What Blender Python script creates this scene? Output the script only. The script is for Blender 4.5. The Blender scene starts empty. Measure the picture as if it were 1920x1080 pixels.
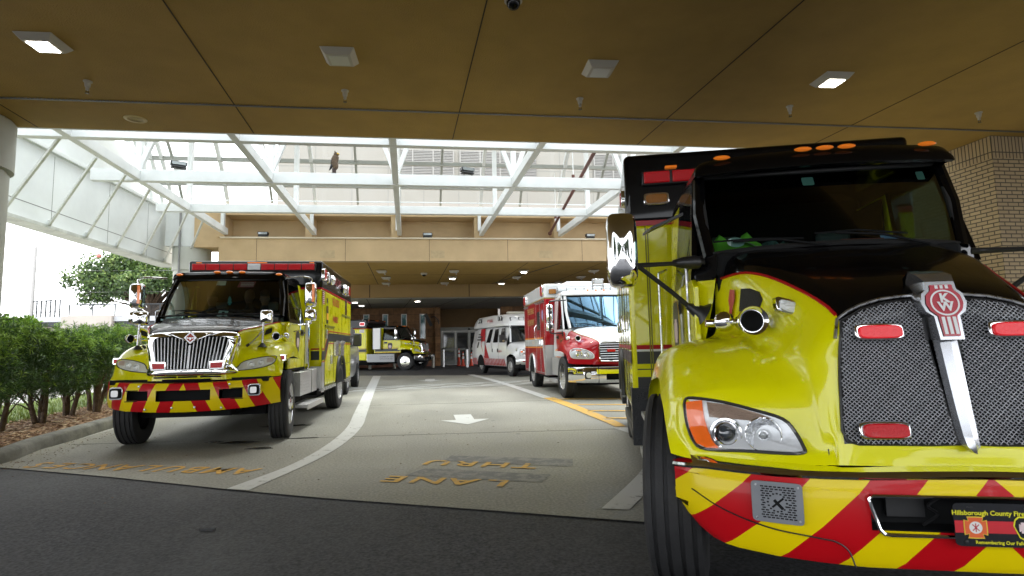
import bpy, bmesh, math, random
from mathutils import Vector, Matrix
from mathutils.bvhtree import BVHTree
R = math.radians
PI = math.pi
random.seed(7)
sc = bpy.context.scene
col = sc.collection

# ------------------------------------------------------------------ camera
cam_d = bpy.data.cameras.new('camera')
cam = bpy.data.objects.new('camera', cam_d)
col.objects.link(cam)
sc.camera = cam
cam_d.sensor_width = 36
cam_d.lens = 1067 / 1920 * 36
cam_d.clip_end = 600
yaw, pitch, roll = R(7.9), R(5.73), R(1.2)
fw = Vector((math.sin(yaw) * math.cos(pitch), math.cos(yaw) * math.cos(pitch), math.sin(pitch)))
rt = Vector((math.cos(yaw), -math.sin(yaw), 0))
upv = rt.cross(fw)
rr = rt * math.cos(roll) - upv * math.sin(roll)
uu = rt * math.sin(roll) + upv * math.cos(roll)
M = Matrix((rr, uu, -fw)).transposed().to_4x4()
M.translation = Vector((0, 0, 1.3))
cam.matrix_world = M
cam_d.dof.use_dof = True
cam_d.dof.focus_distance = 8.5
cam_d.dof.aperture_fstop = 6.5

# ------------------------------------------------------------------ world, sun, exposure
world = bpy.data.worlds.new("World")
sc.world = world
world.use_nodes = True
wn = world.node_tree
bg = wn.nodes['Background']
sky = wn.nodes.new('ShaderNodeTexSky')
sky.sky_type = 'NISHITA'
sky.sun_disc = False
sky.sun_elevation = R(52)
sky.sun_rotation = R(-22)
sky.dust_density = 4
# bright cloud cover: the sky colour is mixed with soft white cloud
tc = wn.nodes.new('ShaderNodeTexCoord')
nz = wn.nodes.new('ShaderNodeTexNoise')
nz.inputs['Scale'].default_value = 3
nz.inputs['Detail'].default_value = 6
rp = wn.nodes.new('ShaderNodeValToRGB')
rp.color_ramp.elements[0].position = 0.3
rp.color_ramp.elements[0].color = (0.55, 0.55, 0.55, 1)
rp.color_ramp.elements[1].position = 0.6
rp.color_ramp.elements[1].color = (0.92, 0.92, 0.92, 1)
mx = wn.nodes.new('ShaderNodeMix')
mx.data_type = 'RGBA'
mx.inputs[7].default_value = (10.5, 10.8, 11.2, 1)
wn.links.new(tc.outputs['Generated'], nz.inputs['Vector'])
wn.links.new(nz.outputs['Fac'], rp.inputs['Fac'])
wn.links.new(rp.outputs['Color'], mx.inputs[0])
wn.links.new(sky.outputs[0], mx.inputs[6])
wn.links.new(mx.outputs[2], bg.inputs['Color'])
bg.inputs['Strength'].default_value = 0.15
sun_d = bpy.data.lights.new('sun', 'SUN')
sun_d.energy = 1.25
sun_d.angle = R(15)
sun_d.color = (1, 0.96, 0.9)
sun = bpy.data.objects.new('sun', sun_d)
col.objects.link(sun)
sun.rotation_euler = (R(-38), 0, R(-22))   # high sun behind thin cloud, from the far left
sc.view_settings.view_transform = 'Standard'
sc.view_settings.look = 'None'
sc.view_settings.gamma = 1
sc.view_settings.exposure = 1.5
sc.cycles.max_bounces = 10
sc.cycles.diffuse_bounces = 5
sc.cycles.glossy_bounces = 4
sc.cycles.transparent_max_bounces = 16
sc.cycles.sample_clamp_indirect = 6
sc.cycles.caustics_reflective = False
sc.cycles.caustics_refractive = False

# ------------------------------------------------------------------ materials
MATS = {}
def mat(name, c=(0.5, 0.5, 0.5), rough=0.5, metal=0.0, coat=0.0, noise=None, bump=None, emis=None, spec=0.5, rvar=None):
    """noise=(scale, amount[, detail]) varies the colour; bump=(scale, strength)"""
    if name in MATS: return MATS[name]
    m = bpy.data.materials.new(name)
    m.use_nodes = True
    nt = m.node_tree
    b = nt.nodes['Principled BSDF']
    b.inputs['Base Color'].default_value = (*c, 1)
    b.inputs['Roughness'].default_value = rough
    b.inputs['Metallic'].default_value = metal
    b.inputs['Coat Weight'].default_value = coat
    b.inputs['Coat Roughness'].default_value = 0.04
    b.inputs['Specular IOR Level'].default_value = spec
    if emis:
        b.inputs['Emission Color'].default_value = (*emis[0], 1)
        b.inputs['Emission Strength'].default_value = emis[1]
    t = nt.nodes.new('ShaderNodeTexCoord')
    if noise:
        n = nt.nodes.new('ShaderNodeTexNoise')
        n.inputs['Scale'].default_value = noise[0]
        n.inputs['Detail'].default_value = noise[2] if len(noise) > 2 else 5
        n.inputs['Roughness'].default_value = 0.6
        nt.links.new(t.outputs['Object'], n.inputs['Vector'])
        r = nt.nodes.new('ShaderNodeMapRange')
        r.inputs[1].default_value = 0.3; r.inputs[2].default_value = 0.7
        r.inputs[3].default_value = 1 - noise[1]; r.inputs[4].default_value = 1 + noise[1]
        nt.links.new(n.outputs['Fac'], r.inputs[0])
        v = nt.nodes.new('ShaderNodeVectorMath'); v.operation = 'SCALE'
        v.inputs[0].default_value = c
        nt.links.new(r.outputs[0], v.inputs['Scale'])
        nt.links.new(v.outputs[0], b.inputs['Base Color'])
    if rvar:
        n3 = nt.nodes.new('ShaderNodeTexNoise'); n3.inputs['Scale'].default_value = rvar[0]; n3.inputs['Detail'].default_value = 6
        nt.links.new(t.outputs['Object'], n3.inputs['Vector'])
        r3 = nt.nodes.new('ShaderNodeMapRange'); r3.inputs[1].default_value = .35; r3.inputs[2].default_value = .65
        r3.inputs[3].default_value = rvar[1]; r3.inputs[4].default_value = rvar[2]
        nt.links.new(n3.outputs['Fac'], r3.inputs[0]); nt.links.new(r3.outputs[0], b.inputs['Roughness'])
    if bump:
        n2 = nt.nodes.new('ShaderNodeTexNoise')
        n2.inputs['Scale'].default_value = bump[0]; n2.inputs['Detail'].default_value = 4
        nt.links.new(t.outputs['Object'], n2.inputs['Vector'])
        bp = nt.nodes.new('ShaderNodeBump')
        bp.inputs['Strength'].default_value = bump[1]; bp.inputs['Distance'].default_value = 0.02
        nt.links.new(n2.outputs['Fac'], bp.inputs['Height'])
        nt.links.new(bp.outputs[0], b.inputs['Normal'])
    MATS[name] = m
    return m

def glass(name, tint=(0.9, 0.95, 0.93), refl=1.0, rough=0.0, coat=(1, 1, 1)):  # coat colours the reflections, it is no layer on the glass
    if name in MATS: return MATS[name]
    m = bpy.data.materials.new(name); m.use_nodes = True
    nt = m.node_tree; nt.nodes.clear()
    o = nt.nodes.new('ShaderNodeOutputMaterial'); mxs = nt.nodes.new('ShaderNodeMixShader')
    tr = nt.nodes.new('ShaderNodeBsdfTransparent'); tr.inputs[0].default_value = (*tint, 1)
    gl = nt.nodes.new('ShaderNodeBsdfGlossy'); gl.inputs['Roughness'].default_value = rough; gl.inputs[0].default_value = (*coat, 1)
    fr = nt.nodes.new('ShaderNodeFresnel'); fr.inputs[0].default_value = 1.5
    ml = nt.nodes.new('ShaderNodeMath'); ml.operation = 'MULTIPLY'; ml.inputs[1].default_value = refl; ml.use_clamp = True
    nt.links.new(fr.outputs[0], ml.inputs[0]); nt.links.new(ml.outputs[0], mxs.inputs[0])
    nt.links.new(tr.outputs[0], mxs.inputs[1]); nt.links.new(gl.outputs[0], mxs.inputs[2]); nt.links.new(mxs.outputs[0], o.inputs[0])
    MATS[name] = m
    return m

def chevron(name, period, slope, phase, a=(0.75, 0.6, 0.0), b=(0.5, 0.003, 0.008), mirror=True):
    """slanted two-colour sheeting across x and z"""
    m = mat(name, a, 0.4, 0, 0.25, spec=.2); nt = m.node_tree; bs = nt.nodes['Principled BSDF']
    t = nt.nodes.new('ShaderNodeTexCoord'); s = nt.nodes.new('ShaderNodeSeparateXYZ'); nt.links.new(t.outputs['Object'], s.inputs[0])
    def mth(op, *i):
        n = nt.nodes.new('ShaderNodeMath'); n.operation = op
        for k, v in enumerate(i):
            if isinstance(v, (int, float)): n.inputs[k].default_value = v
            else: nt.links.new(v, n.inputs[k])
        return n.outputs[0]
    x = mth('ABSOLUTE', s.outputs[0]) if mirror else s.outputs[0]
    if not mirror: x = s.outputs[1]
    u = mth('ADD', mth('ADD', x, mth('MULTIPLY', s.outputs[2], slope)), phase)
    f = mth('FRACT', mth('DIVIDE', u, period))
    g = mth('GREATER_THAN', f, 0.5)
    mm = nt.nodes.new('ShaderNodeMix'); mm.data_type = 'RGBA'
    mm.inputs[6].default_value = (*a, 1); mm.inputs[7].default_value = (*b, 1)
    nt.links.new(g, mm.inputs[0]); nt.links.new(mm.outputs[2], bs.inputs['Base Color'])
    return m

def brickmat(name, c1, c2, mortar, bw, bh, axis='x', msize=0.012, offset=0.5, noise=0.0, rough=0.8, vert=False):
    if name in MATS: return MATS[name]
    m = mat(name, c1, rough); nt = m.node_tree; bs = nt.nodes['Principled BSDF']
    t = nt.nodes.new('ShaderNodeTexCoord'); s = nt.nodes.new('ShaderNodeSeparateXYZ'); nt.links.new(t.outputs['Object'], s.inputs[0])
    c = nt.nodes.new('ShaderNodeCombineXYZ')
    h = s.outputs[0] if axis == 'x' else s.outputs[1]
    if vert:
        nt.links.new(s.outputs[2], c.inputs[0]); nt.links.new(h, c.inputs[1])
    else:
        nt.links.new(h, c.inputs[0]); nt.links.new(s.outputs[2], c.inputs[1])
    br = nt.nodes.new('ShaderNodeTexBrick'); nt.links.new(c.outputs[0], br.inputs['Vector'])
    br.inputs['Color1'].default_value = (*c1, 1); br.inputs['Color2'].default_value = (*c2, 1); br.inputs['Mortar'].default_value = (*mortar, 1)
    br.inputs['Scale'].default_value = 1; br.inputs['Mortar Size'].default_value = msize
    br.inputs['Brick Width'].default_value = bw; br.inputs['Row Height'].default_value = bh; br.offset = offset
    br.inputs['Mortar Smooth'].default_value = 0.1
    out = br.outputs['Color']
    if noise:
        n = nt.nodes.new('ShaderNodeTexNoise'); n.inputs['Scale'].default_value = 3.5; n.inputs['Detail'].default_value = 8
        nt.links.new(t.outputs['Object'], n.inputs['Vector'])
        r = nt.nodes.new('ShaderNodeMapRange'); r.inputs[1].default_value = .3; r.inputs[2].default_value = .7
        r.inputs[3].default_value = 1 - noise; r.inputs[4].default_value = 1 + noise; nt.links.new(n.outputs['Fac'], r.inputs[0])
        v = nt.nodes.new('ShaderNodeVectorMath'); v.operation = 'SCALE'; nt.links.new(out, v.inputs[0]); nt.links.new(r.outputs[0], v.inputs['Scale'])
        out = v.outputs[0]
    nt.links.new(out, bs.inputs['Base Color'])
    bp = nt.nodes.new('ShaderNodeBump'); bp.inputs['Strength'].default_value = 0.6; bp.inputs['Distance'].default_value = 0.01; bp.invert = True
    nt.links.new(br.outputs['Fac'], bp.inputs['Height']); nt.links.new(bp.outputs[0], bs.inputs['Normal'])
    return m

LIME = (0.76, 0.735, 0.002)
RED = (0.36, 0.002, 0.008)
def M_(k):
    d = {
     'barsteel': lambda: mat('satin_bar', (.46, .47, .49), .22, .9, bump=(4, .05)),
     'lime': lambda: mat('lime_paint', LIME, 0.3, 0, .7, noise=(1.5, .035, 9), bump=(9, .012), spec=.2, rvar=(4, .2, .42)),
     'black': lambda: mat('black_paint', (0.002, 0.002, 0.0025), 0.25, 0, .45, bump=(7, .01), spec=.1),
     'red': lambda: mat('red_paint', RED, 0.3, 0, .5, bump=(8, .012), spec=.2),
     'redstripe': lambda: mat('red_stripe', (0.42, 0.004, 0.01), 0.4, 0, .15, spec=.2),
     'white': lambda: mat('white_paint', (0.78, 0.79, 0.8), 0.25, 0, .8, noise=(2, .03)),
     'chrome': lambda: mat('chrome', (0.82, 0.82, 0.83), 0.05, 1.0, bump=(3, .03)),
     'steel': lambda: mat('brushed_steel', (0.55, 0.55, 0.56), 0.3, 1.0, rvar=(30, .2, .45)),
     'alu': lambda: mat('diamond_plate', (0.6, 0.6, 0.6), 0.32, 1.0, bump=(60, .8)),
     'dplate': lambda: mat('dark_tread_plate', (0.03, 0.032, 0.035), 0.35, 0.2, bump=(70, .8)),
     'tyre': lambda: mat('tyre_rubber', (0.018, 0.018, 0.019), 0.72, bump=(60, .15), noise=(8, .25)),
     'rubber': lambda: mat('black_rubber', (0.012, 0.012, 0.012), 0.5),
     'plastic': lambda: mat('black_plastic', (0.015, 0.015, 0.016), 0.38),
     'inside': lambda: mat('dark_interior', (0.009, 0.0095, 0.01), 0.8, spec=.15),
     'greyin': lambda: mat('grey_vinyl', (0.09, 0.1, 0.1), 0.6, bump=(60, .1)),
     'redlens': lambda: mat('red_lens', (0.42, 0.003, 0.008), 0.2, 0, .35, bump=(120, .3), emis=((1, .02, .03), .03), spec=.3),
     'redlit': lambda: mat('red_lit_lens', (0.55, 0.004, 0.012), 0.2, 0, .35, bump=(120, .3), emis=((1, .015, .025), .12), spec=.3),
     'amber': lambda: mat('amber_lens', (0.75, 0.16, 0.01), 0.15, 0, 1, emis=((1, .25, .02), .12)),
     'amberd': lambda: mat('dark_amber_lens', (0.35, 0.13, 0.01), 0.2, 0, 1, bump=(90, .6)),
     'clear': lambda: mat('clear_lens', (0.75, 0.78, 0.8), 0.1, 0.3, 1, bump=(90, .35)),
     'lampbody': lambda: mat('lamp_silver', (0.74, 0.76, 0.78), 0.3, 0.3, 0, bump=(6, .3)),
     'haze': lambda: mat('hazed_lamp_cover', (0.80, 0.80, 0.76), 0.25, 0, .6, noise=(9, .12)),
     'wind': lambda: glass('windshield_glass', (0.48, 0.58, 0.55), .6),
     'dglass': lambda: glass('dark_glass', (0.12, 0.15, 0.15), 1.0),
     'lglass': lambda: glass('lamp_glass', (0.97, 0.97, 0.97), .8),
     'ivory': lambda: mat('ivory_paint', (0.45, 0.33, 0.16), 0.5),
     'gold': lambda: mat('gold_leaf', (0.5, 0.33, 0.05), 0.35, .3),
     'ylw': lambda: mat('yellow_vinyl', (0.75, 0.62, 0.02), 0.4),
     'orange': lambda: mat('orange_vinyl', (0.8, 0.28, 0.01), 0.4),
     'skin': lambda: mat('skin', (0.17, 0.085, 0.05), 0.55),
     'navy': lambda: mat('navy_cloth', (0.012, 0.017, 0.03), 0.85),
     'cloth': lambda: mat('black_cloth', (0.012, 0.012, 0.013), 0.9),
     'paper': lambda: mat('white_print', (0.7, 0.7, 0.68), 0.6),
    }
    return d[k]()

# ------------------------------------------------------------------ mesh helpers
class MB:
    def __init__(s): s.v = []; s.f = []; s.mi = []; s.cur = 0
    def add(s, vs, fs):
        n = len(s.v); s.v += [tuple(v) for v in vs]; s.f += [tuple(i + n for i in f) for f in fs]; s.mi += [s.cur] * len(fs); return s
    def box(s, x0, x1, y0, y1, z0, z1):
        return s.add([(x, y, z) for x in (x0, x1) for y in (y0, y1) for z in (z0, z1)],
                     [(0, 1, 3, 2), (4, 6, 7, 5), (0, 4, 5, 1), (2, 3, 7, 6), (0, 2, 6, 4), (1, 5, 7, 3)])
    def beam(s, p, q, w, h, upd=(0, 0, 1)):
        p, q = Vector(p), Vector(q); d = (q - p).normalized(); u = Vector(upd)
        if abs(d.dot(u)) > .98: u = Vector((1, 0, 0))
        r = d.cross(u).normalized(); u = r.cross(d)
        vs = [e + r * a * w / 2 + u * b * h / 2 for e in (p, q) for a, b in ((-1, -1), (1, -1), (1, 1), (-1, 1))]
        return s.add(vs, [(0, 1, 2, 3), (7, 6, 5, 4), (0, 4, 5, 1), (1, 5, 6, 2), (2, 6, 7, 3), (3, 7, 4, 0)])
    def lathe(s, prof, o=(0, 0, 0), ax=(0, 0, 1), n=24, caps=True):
        o = Vector(o); a = Vector(ax).normalized(); t = Vector((1, 0, 0)) if abs(a.x) < .9 else Vector((0, 1, 0))
        u = a.cross(t).normalized(); w = a.cross(u)
        vs = [o + a * h + (u * math.cos(2 * PI * k / n) + w * math.sin(2 * PI * k / n)) * r for r, h in prof for k in range(n)]
        m = len(prof); fs = [(i * n + k, i * n + (k + 1) % n, (i + 1) * n + (k + 1) % n, (i + 1) * n + k) for i in range(m - 1) for k in range(n)]
        if caps:
            if prof[0][0] > 1e-6: fs.append(tuple(range(n))[::-1])
            if prof[-1][0] > 1e-6: fs.append(tuple((m - 1) * n + k for k in range(n)))
        return s.add(vs, fs)
    def cyl(s, p, q, r, r2=None, n=16):
        p, q = Vector(p), Vector(q); return s.lathe([(r, 0), (r if r2 is None else r2, (q - p).length)], p, q - p, n)
    def tube(s, pts, r, n=8, closed=False):
        pts = [Vector(p) for p in pts]; m = len(pts); vs = []
        prev = None
        for i, p in enumerate(pts):
            a = pts[(i - 1) % m] if (closed or i) else p; b = pts[(i + 1) % m] if (closed or i < m - 1) else p
            d = (b - a).normalized()
            if prev is None:
                t = Vector((0, 0, 1)) if abs(d.z) < .9 else Vector((1, 0, 0)); u = d.cross(t).normalized()
            else:
                u = (prev - d * prev.dot(d)).normalized()
            prev = u; w = d.cross(u); rr_ = r[i] if isinstance(r, (list, tuple)) else r
            vs += [p + (u * math.cos(2 * PI * k / n) + w * math.sin(2 * PI * k / n)) * rr_ for k in range(n)]
        fs = [(i * n + k, i * n + (k + 1) % n, ((i + 1) % m) * n + (k + 1) % n, ((i + 1) % m) * n + k) for i in range(m if closed else m - 1) for k in range(n)]
        if not closed: fs += [tuple(range(n))[::-1], tuple((m - 1) * n + k for k in range(n))]
        return s.add(vs, fs)
    def prism(s, poly, o, u, w, d):
        """polygon in plane (o,u,w) extruded by vector d"""
        o, u, w, d = Vector(o), Vector(u), Vector(w), Vector(d); n = len(poly)
        a = [o + u * x + w * y for x, y in poly]; b = [p + d for p in a]
        return s.add(a + b, [tuple(range(n)), tuple(range(2 * n - 1, n - 1, -1))] + [(i, i + n, (i + 1) % n + n, (i + 1) % n) for i in range(n)])
    def poly(s, pts): return s.add(pts, [tuple(range(len(pts)))])
    def grid(s, rows, flip=False, closed=False):
        n = len(rows[0]); vs = [p for r in rows for p in r]
        fs = []
        for i in range(len(rows) - 1):
            for k in range(n if closed else n - 1):
                q = (i * n + k, i * n + (k + 1) % n, (i + 1) * n + (k + 1) % n, (i + 1) * n + k)
                fs.append(q[::-1] if flip else q)
        return s.add(vs, fs)
    def sphere(s, c, r, n=16, sz=(1, 1, 1)):
        c = Vector(c); m = n // 2
        rows = [[c + Vector((math.sin(PI * i / m) * math.cos(2 * PI * k / n) * r * sz[0], math.sin(PI * i / m) * math.sin(2 * PI * k / n) * r * sz[1], math.cos(PI * i / m) * r * sz[2])) for k in range(n)] for i in range(m + 1)]
        return s.grid(rows, closed=True)

SPLIT = {'pilaster', 'knee_brace', 'pillar', 'grab_rail', 'stone_guard', 'truss_web', 'patch_panel', 'hanger', 'drip_rail', 'door_handle', 'fender_tail', 'cowl_side', 'running_board', 'battery_box', 'side_skirt', 'compartment_latch', 'fill_box', 'scene_light', 'corner_guard', 'bumper_bolt', 'screw', 'coupling', 'strut', 'insulator', 'bumper_joint', 'plate_bolt', 'window', 'dark_fascia', 'roof', 'end_block', 'flood_mast', 'step_box', 'cab_step', 'wiper', 'bumper_recess', 'bumper_lip', 'grille_lamp', 'upper_seam', 'lower_vent', 'beam_joint', 'pinstripe', 'wheel_arch', 'grille_surround', 'pane', 'eye', 'recess_wiring'}
def obj(name, mb, m, parent=None, **kw_):
    if name not in SPLIT: return obj1(name, mb, m, parent, **kw_)
    n = len(mb.v); pr = list(range(n))
    def fd(i):
        while pr[i] != i: pr[i] = pr[pr[i]]; i = pr[i]
        return i
    for f in mb.f:
        for j in f[1:]: pr[fd(j)] = fd(f[0])
    comp = {}
    for f, mi in zip(mb.f, mb.mi): comp.setdefault(fd(f[0]), []).append((f, mi))
    out = []
    # pieces that touch each other stay together
    boxes = []
    for fs in comp.values():
        vs = [mb.v[i] for f, _ in fs for i in f]; boxes.append([[min(v[k] for v in vs) - .012 for k in range(3)], [max(v[k] for v in vs) + .012 for k in range(3)], list(fs)])
    merged = True
    while merged:
        merged = False
        for i in range(len(boxes)):
            for j in range(i + 1, len(boxes)):
                a, b = boxes[i], boxes[j]
                if all(a[0][k] <= b[1][k] and b[0][k] <= a[1][k] for k in range(3)):
                    boxes[i] = [[min(a[0][k], b[0][k]) for k in range(3)], [max(a[1][k], b[1][k]) for k in range(3)], a[2] + b[2]]; boxes.pop(j); merged = True; break
            if merged: break
    for _, _, fs in boxes:
        mp_ = {}; g = MB()
        for f, mi in fs:
            for i in f:
                if i not in mp_: mp_[i] = len(g.v); g.v.append(mb.v[i])
            g.f.append(tuple(mp_[i] for i in f)); g.mi.append(mi)
        out.append(obj1(name, g, m, parent, **kw_))
    return out[0]
def obj1(name, mb, m, parent=None, bevel=0, smooth=40, label=None, solid=0, seg=2, merge=False):
    me = bpy.data.meshes.new(name)
    me.from_pydata([tuple(v) for v in mb.v], [], mb.f)
    ms = m if isinstance(m, (list, tuple)) else [m]
    for k in ms: me.materials.append(M_(k) if isinstance(k, str) else k)
    if len(ms) > 1: me.polygons.foreach_set('material_index', mb.mi)
    if merge:
        bm = bmesh.new(); bm.from_mesh(me); bmesh.ops.remove_doubles(bm, verts=bm.verts, dist=1e-4); bm.to_mesh(me); bm.free()
    bm = bmesh.new(); bm.from_mesh(me); bmesh.ops.recalc_face_normals(bm, faces=bm.faces); bm.to_mesh(me); bm.free()
    me.update()
    if smooth:
        me.polygons.foreach_set('use_smooth', [True] * len(me.polygons)); me.set_sharp_from_angle(angle=R(smooth))
    o = bpy.data.objects.new(name, me); col.objects.link(o)
    if parent: o.parent = parent
    if solid:
        md = o.modifiers.new('s', 'SOLIDIFY'); md.thickness = solid; md.offset = -1
    if bevel:
        md = o.modifiers.new('b', 'BEVEL'); md.width = bevel; md.segments = seg; md.limit_method = 'ANGLE'; md.angle_limit = R(35); md.harden_normals = False
    if label: o['label'] = label
    return o

def thing(name, label, cat, loc=(0, 0, 0), rz=0, group=None):
    o = bpy.data.objects.new(name, None); col.objects.link(o); o.location = loc; o.rotation_euler = (0, 0, rz)
    o['label'] = label; o['category'] = cat
    if group: o['group'] = group
    return o
def tag(o, label, cat, group=None):
    o['label'] = label; o['category'] = cat
    if group: o['group'] = group
    return o
def struct(o): o['kind'] = 'structure'; return o
def copy_thing(root, loc, rz=None, label=None):
    c = root.copy(); col.objects.link(c); c.location = loc
    if rz is not None: c.rotation_euler = (0, 0, rz)
    if label: c['label'] = label
    def rec(a, b):
        for ch in list(a.children):
            d = ch.copy(); col.objects.link(d); d.parent = b; rec(ch, d)
    rec(root, c)
    return c
def cr(p, q, r, s, t):
    return tuple(0.5 * ((2 * b) + (-a + c) * t + (2 * a - 5 * b + 4 * c - d) * t * t + (-a + 3 * b - 3 * c + d) * t ** 3) for a, b, c, d in zip(p, q, r, s))
def spline(pts, n=6, closed=False):
    out = []; m = len(pts)
    for i in range(m if closed else m - 1):
        if closed: a, b, c, d = pts[i - 1], pts[i], pts[(i + 1) % m], pts[(i + 2) % m]
        else:
            b, c = pts[i], pts[i + 1]
            a = pts[i - 1] if i else tuple(2 * x - y for x, y in zip(b, c)); d = pts[i + 2] if i < m - 2 else tuple(2 * y - x for x, y in zip(b, c))
        out += [cr(a, b, c, d, k / n) for k in range(n)]
    if not closed: out.append(tuple(pts[-1]))
    return out
def net(rows, nu=4, nv=4):
    r2 = [spline(r, nu) for r in rows]
    cols = [spline([r[k] for r in r2], nv) for k in range(len(r2[0]))]
    return [[cols[k][i] for k in range(len(cols))] for i in range(len(cols[0]))]
FONT = None
def textmb(mb, s, size, o, u, w, depth=0.0, bold=0.0, align='CENTER', shear=0, sx=1.0, serif=False):
    cu = bpy.data.curves.new('t', 'FONT'); cu.body = s; cu.size = size; cu.align_x = align; cu.align_y = 'CENTER'; cu.offset = bold; cu.resolution_u = 3; cu.shear = shear
    ob = bpy.data.objects.new('t', cu); col.objects.link(ob)
    dg = bpy.context.evaluated_depsgraph_get(); me = bpy.data.meshes.new_from_object(ob.evaluated_get(dg))
    o, u, w = Vector(o), Vector(u).normalized(), Vector(w).normalized(); nn = u.cross(w)
    mb.add([o + u * v.co.x * sx + w * v.co.y + nn * depth for v in me.vertices], [tuple(p.vertices) for p in me.polygons])
    bpy.data.objects.remove(ob); bpy.data.meshes.remove(me); bpy.data.curves.remove(cu)
    return mb
def ell(cx, cz, rx, rz, n=20, p=2.0, rot=0):
    out = []
    for k in range(n):
        a = 2 * PI * k / n; c, s = math.cos(a), math.sin(a)
        x = math.copysign(abs(c) ** (2 / p), c) * rx; z = math.copysign(abs(s) ** (2 / p), s) * rz
        out.append((cx + x * math.cos(rot) - z * math.sin(rot), cz + x * math.sin(rot) + z * math.cos(rot)))
    return out
# ================================================================== SETTING
def skewx(x, y): return x - 0.054 * (y - 9)   # depth lines of the building run slightly skew
# ground
g = MB(); g.poly([(-300, -60, -.02), (300, -60, -.02), (300, 400, -.02), (-300, 400, -.02)])
struct(obj('ground', g, mat('pale_paving', (0.42, 0.41, 0.38), .9, noise=(.3, .15))))

def pavemat(name, base, dark, light, fine, rough=.8, grain=.22):
    m = mat(name, base, rough); nt = m.node_tree; b = nt.nodes['Principled BSDF']
    t = nt.nodes.new('ShaderNodeTexCoord')
    mp = nt.nodes.new('ShaderNodeMapping'); mp.inputs['Scale'].default_value = (1, .45, 1); nt.links.new(t.outputs['Object'], mp.inputs[0])
    n1 = nt.nodes.new('ShaderNodeTexNoise'); n1.inputs['Scale'].default_value = .8; n1.inputs['Detail'].default_value = 9; n1.inputs['Roughness'].default_value = .65
    nt.links.new(mp.outputs[0], n1.inputs['Vector'])
    r = nt.nodes.new('ShaderNodeValToRGB'); r.color_ramp.elements[0].position = .32; r.color_ramp.elements[0].color = (*dark, 1)
    r.color_ramp.elements[1].position = .68; r.color_ramp.elements[1].color = (*light, 1); nt.links.new(n1.outputs['Fac'], r.inputs[0])
    n2 = nt.nodes.new('ShaderNodeTexNoise'); n2.inputs['Scale'].default_value = fine; n2.inputs['Detail'].default_value = 3; nt.links.new(t.outputs['Object'], n2.inputs['Vector'])
    r2 = nt.nodes.new('ShaderNodeMapRange'); r2.inputs[1].default_value = .3; r2.inputs[2].default_value = .7; r2.inputs[3].default_value = 1 - grain; r2.inputs[4].default_value = 1 + grain
    nt.links.new(n2.outputs['Fac'], r2.inputs[0])
    v = nt.nodes.new('ShaderNodeVectorMath'); v.operation = 'SCALE'; nt.links.new(r.outputs[0], v.inputs[0]); nt.links.new(r2.outputs[0], v.inputs['Scale'])
    # small dark spots (chewing gum, oil)
    vo = nt.nodes.new('ShaderNodeTexVoronoi'); vo.inputs['Scale'].default_value = 1.1; nt.links.new(t.outputs['Object'], vo.inputs['Vector'])
    r3 = nt.nodes.new('ShaderNodeMapRange'); r3.inputs[1].default_value = .03; r3.inputs[2].default_value = .05; r3.inputs[3].default_value = .45; r3.inputs[4].default_value = 1
    nt.links.new(vo.outputs['Distance'], r3.inputs[0])
    v2 = nt.nodes.new('ShaderNodeVectorMath'); v2.operation = 'SCALE'; nt.links.new(v.outputs[0], v2.inputs[0]); nt.links.new(r3.outputs[0], v2.inputs['Scale'])
    nt.links.new(v2.outputs[0], b.inputs['Base Color'])
    bp = nt.nodes.new('ShaderNodeBump'); bp.inputs['Strength'].default_value = .35; bp.inputs['Distance'].default_value = .006
    nt.links.new(n2.outputs['Fac'], bp.inputs['Height']); nt.links.new(bp.outputs[0], b.inputs['Normal'])
    r4 = nt.nodes.new('ShaderNodeMapRange'); r4.inputs[1].default_value = .35; r4.inputs[2].default_value = .6; r4.inputs[3].default_value = rough - .25; r4.inputs[4].default_value = rough + .05
    nt.links.new(n1.outputs['Fac'], r4.inputs[0]); nt.links.new(r4.outputs[0], b.inputs['Roughness'])
    return m
asph = pavemat('asphalt', (.05, .05, .05), (.034, .035, .038), (.068, .068, .072), 48, .85, .62)
conc = pavemat('concrete_paving', (.25, .245, .21), (.205, .20, .165), (.325, .315, .265), 40, .75, .28)
g = MB(); g.poly([(-60, -40, -.012), (60, -40, -.012), (60, 60, -.012), (-5.2, 60, -.012), (-5.2, 7.6, -.012), (-9, 6.3, -.012), (-60, 5.5, -.012)])
struct(obj('road', g, asph))
edge = [(-5.35, 7.75), (-4.95, 7.55), (-3.4, 6.72), (-1.95, 5.87), (-1.0, 5.35), (.3, 4.72), (1.5, 4.13), (4.5, 2.75), (12, -.6)]
far = [(14, 20.2), (8, 22.9), (1.1, 25.9), (-3.5, 28.2), (-6.2, 29.6)]
g = MB(); g.poly([(x, y, 0) for x, y in edge + far])
struct(obj('concrete_pavement', g, conc))
# construction joints in the concrete
g = MB()
for (a, b) in [((-5.2, 9.2), (12, 7.7)), ((-5.5, 13.7), (12, 12.6)), ((-6, 18.5), (12, 18.0))]:
    g.beam((a[0], a[1], .003), (b[0], b[1], .003), .007, .002)
struct(obj('pavement_joint', g, mat('joint_filler', (.12, .118, .105), .9)))

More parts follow.
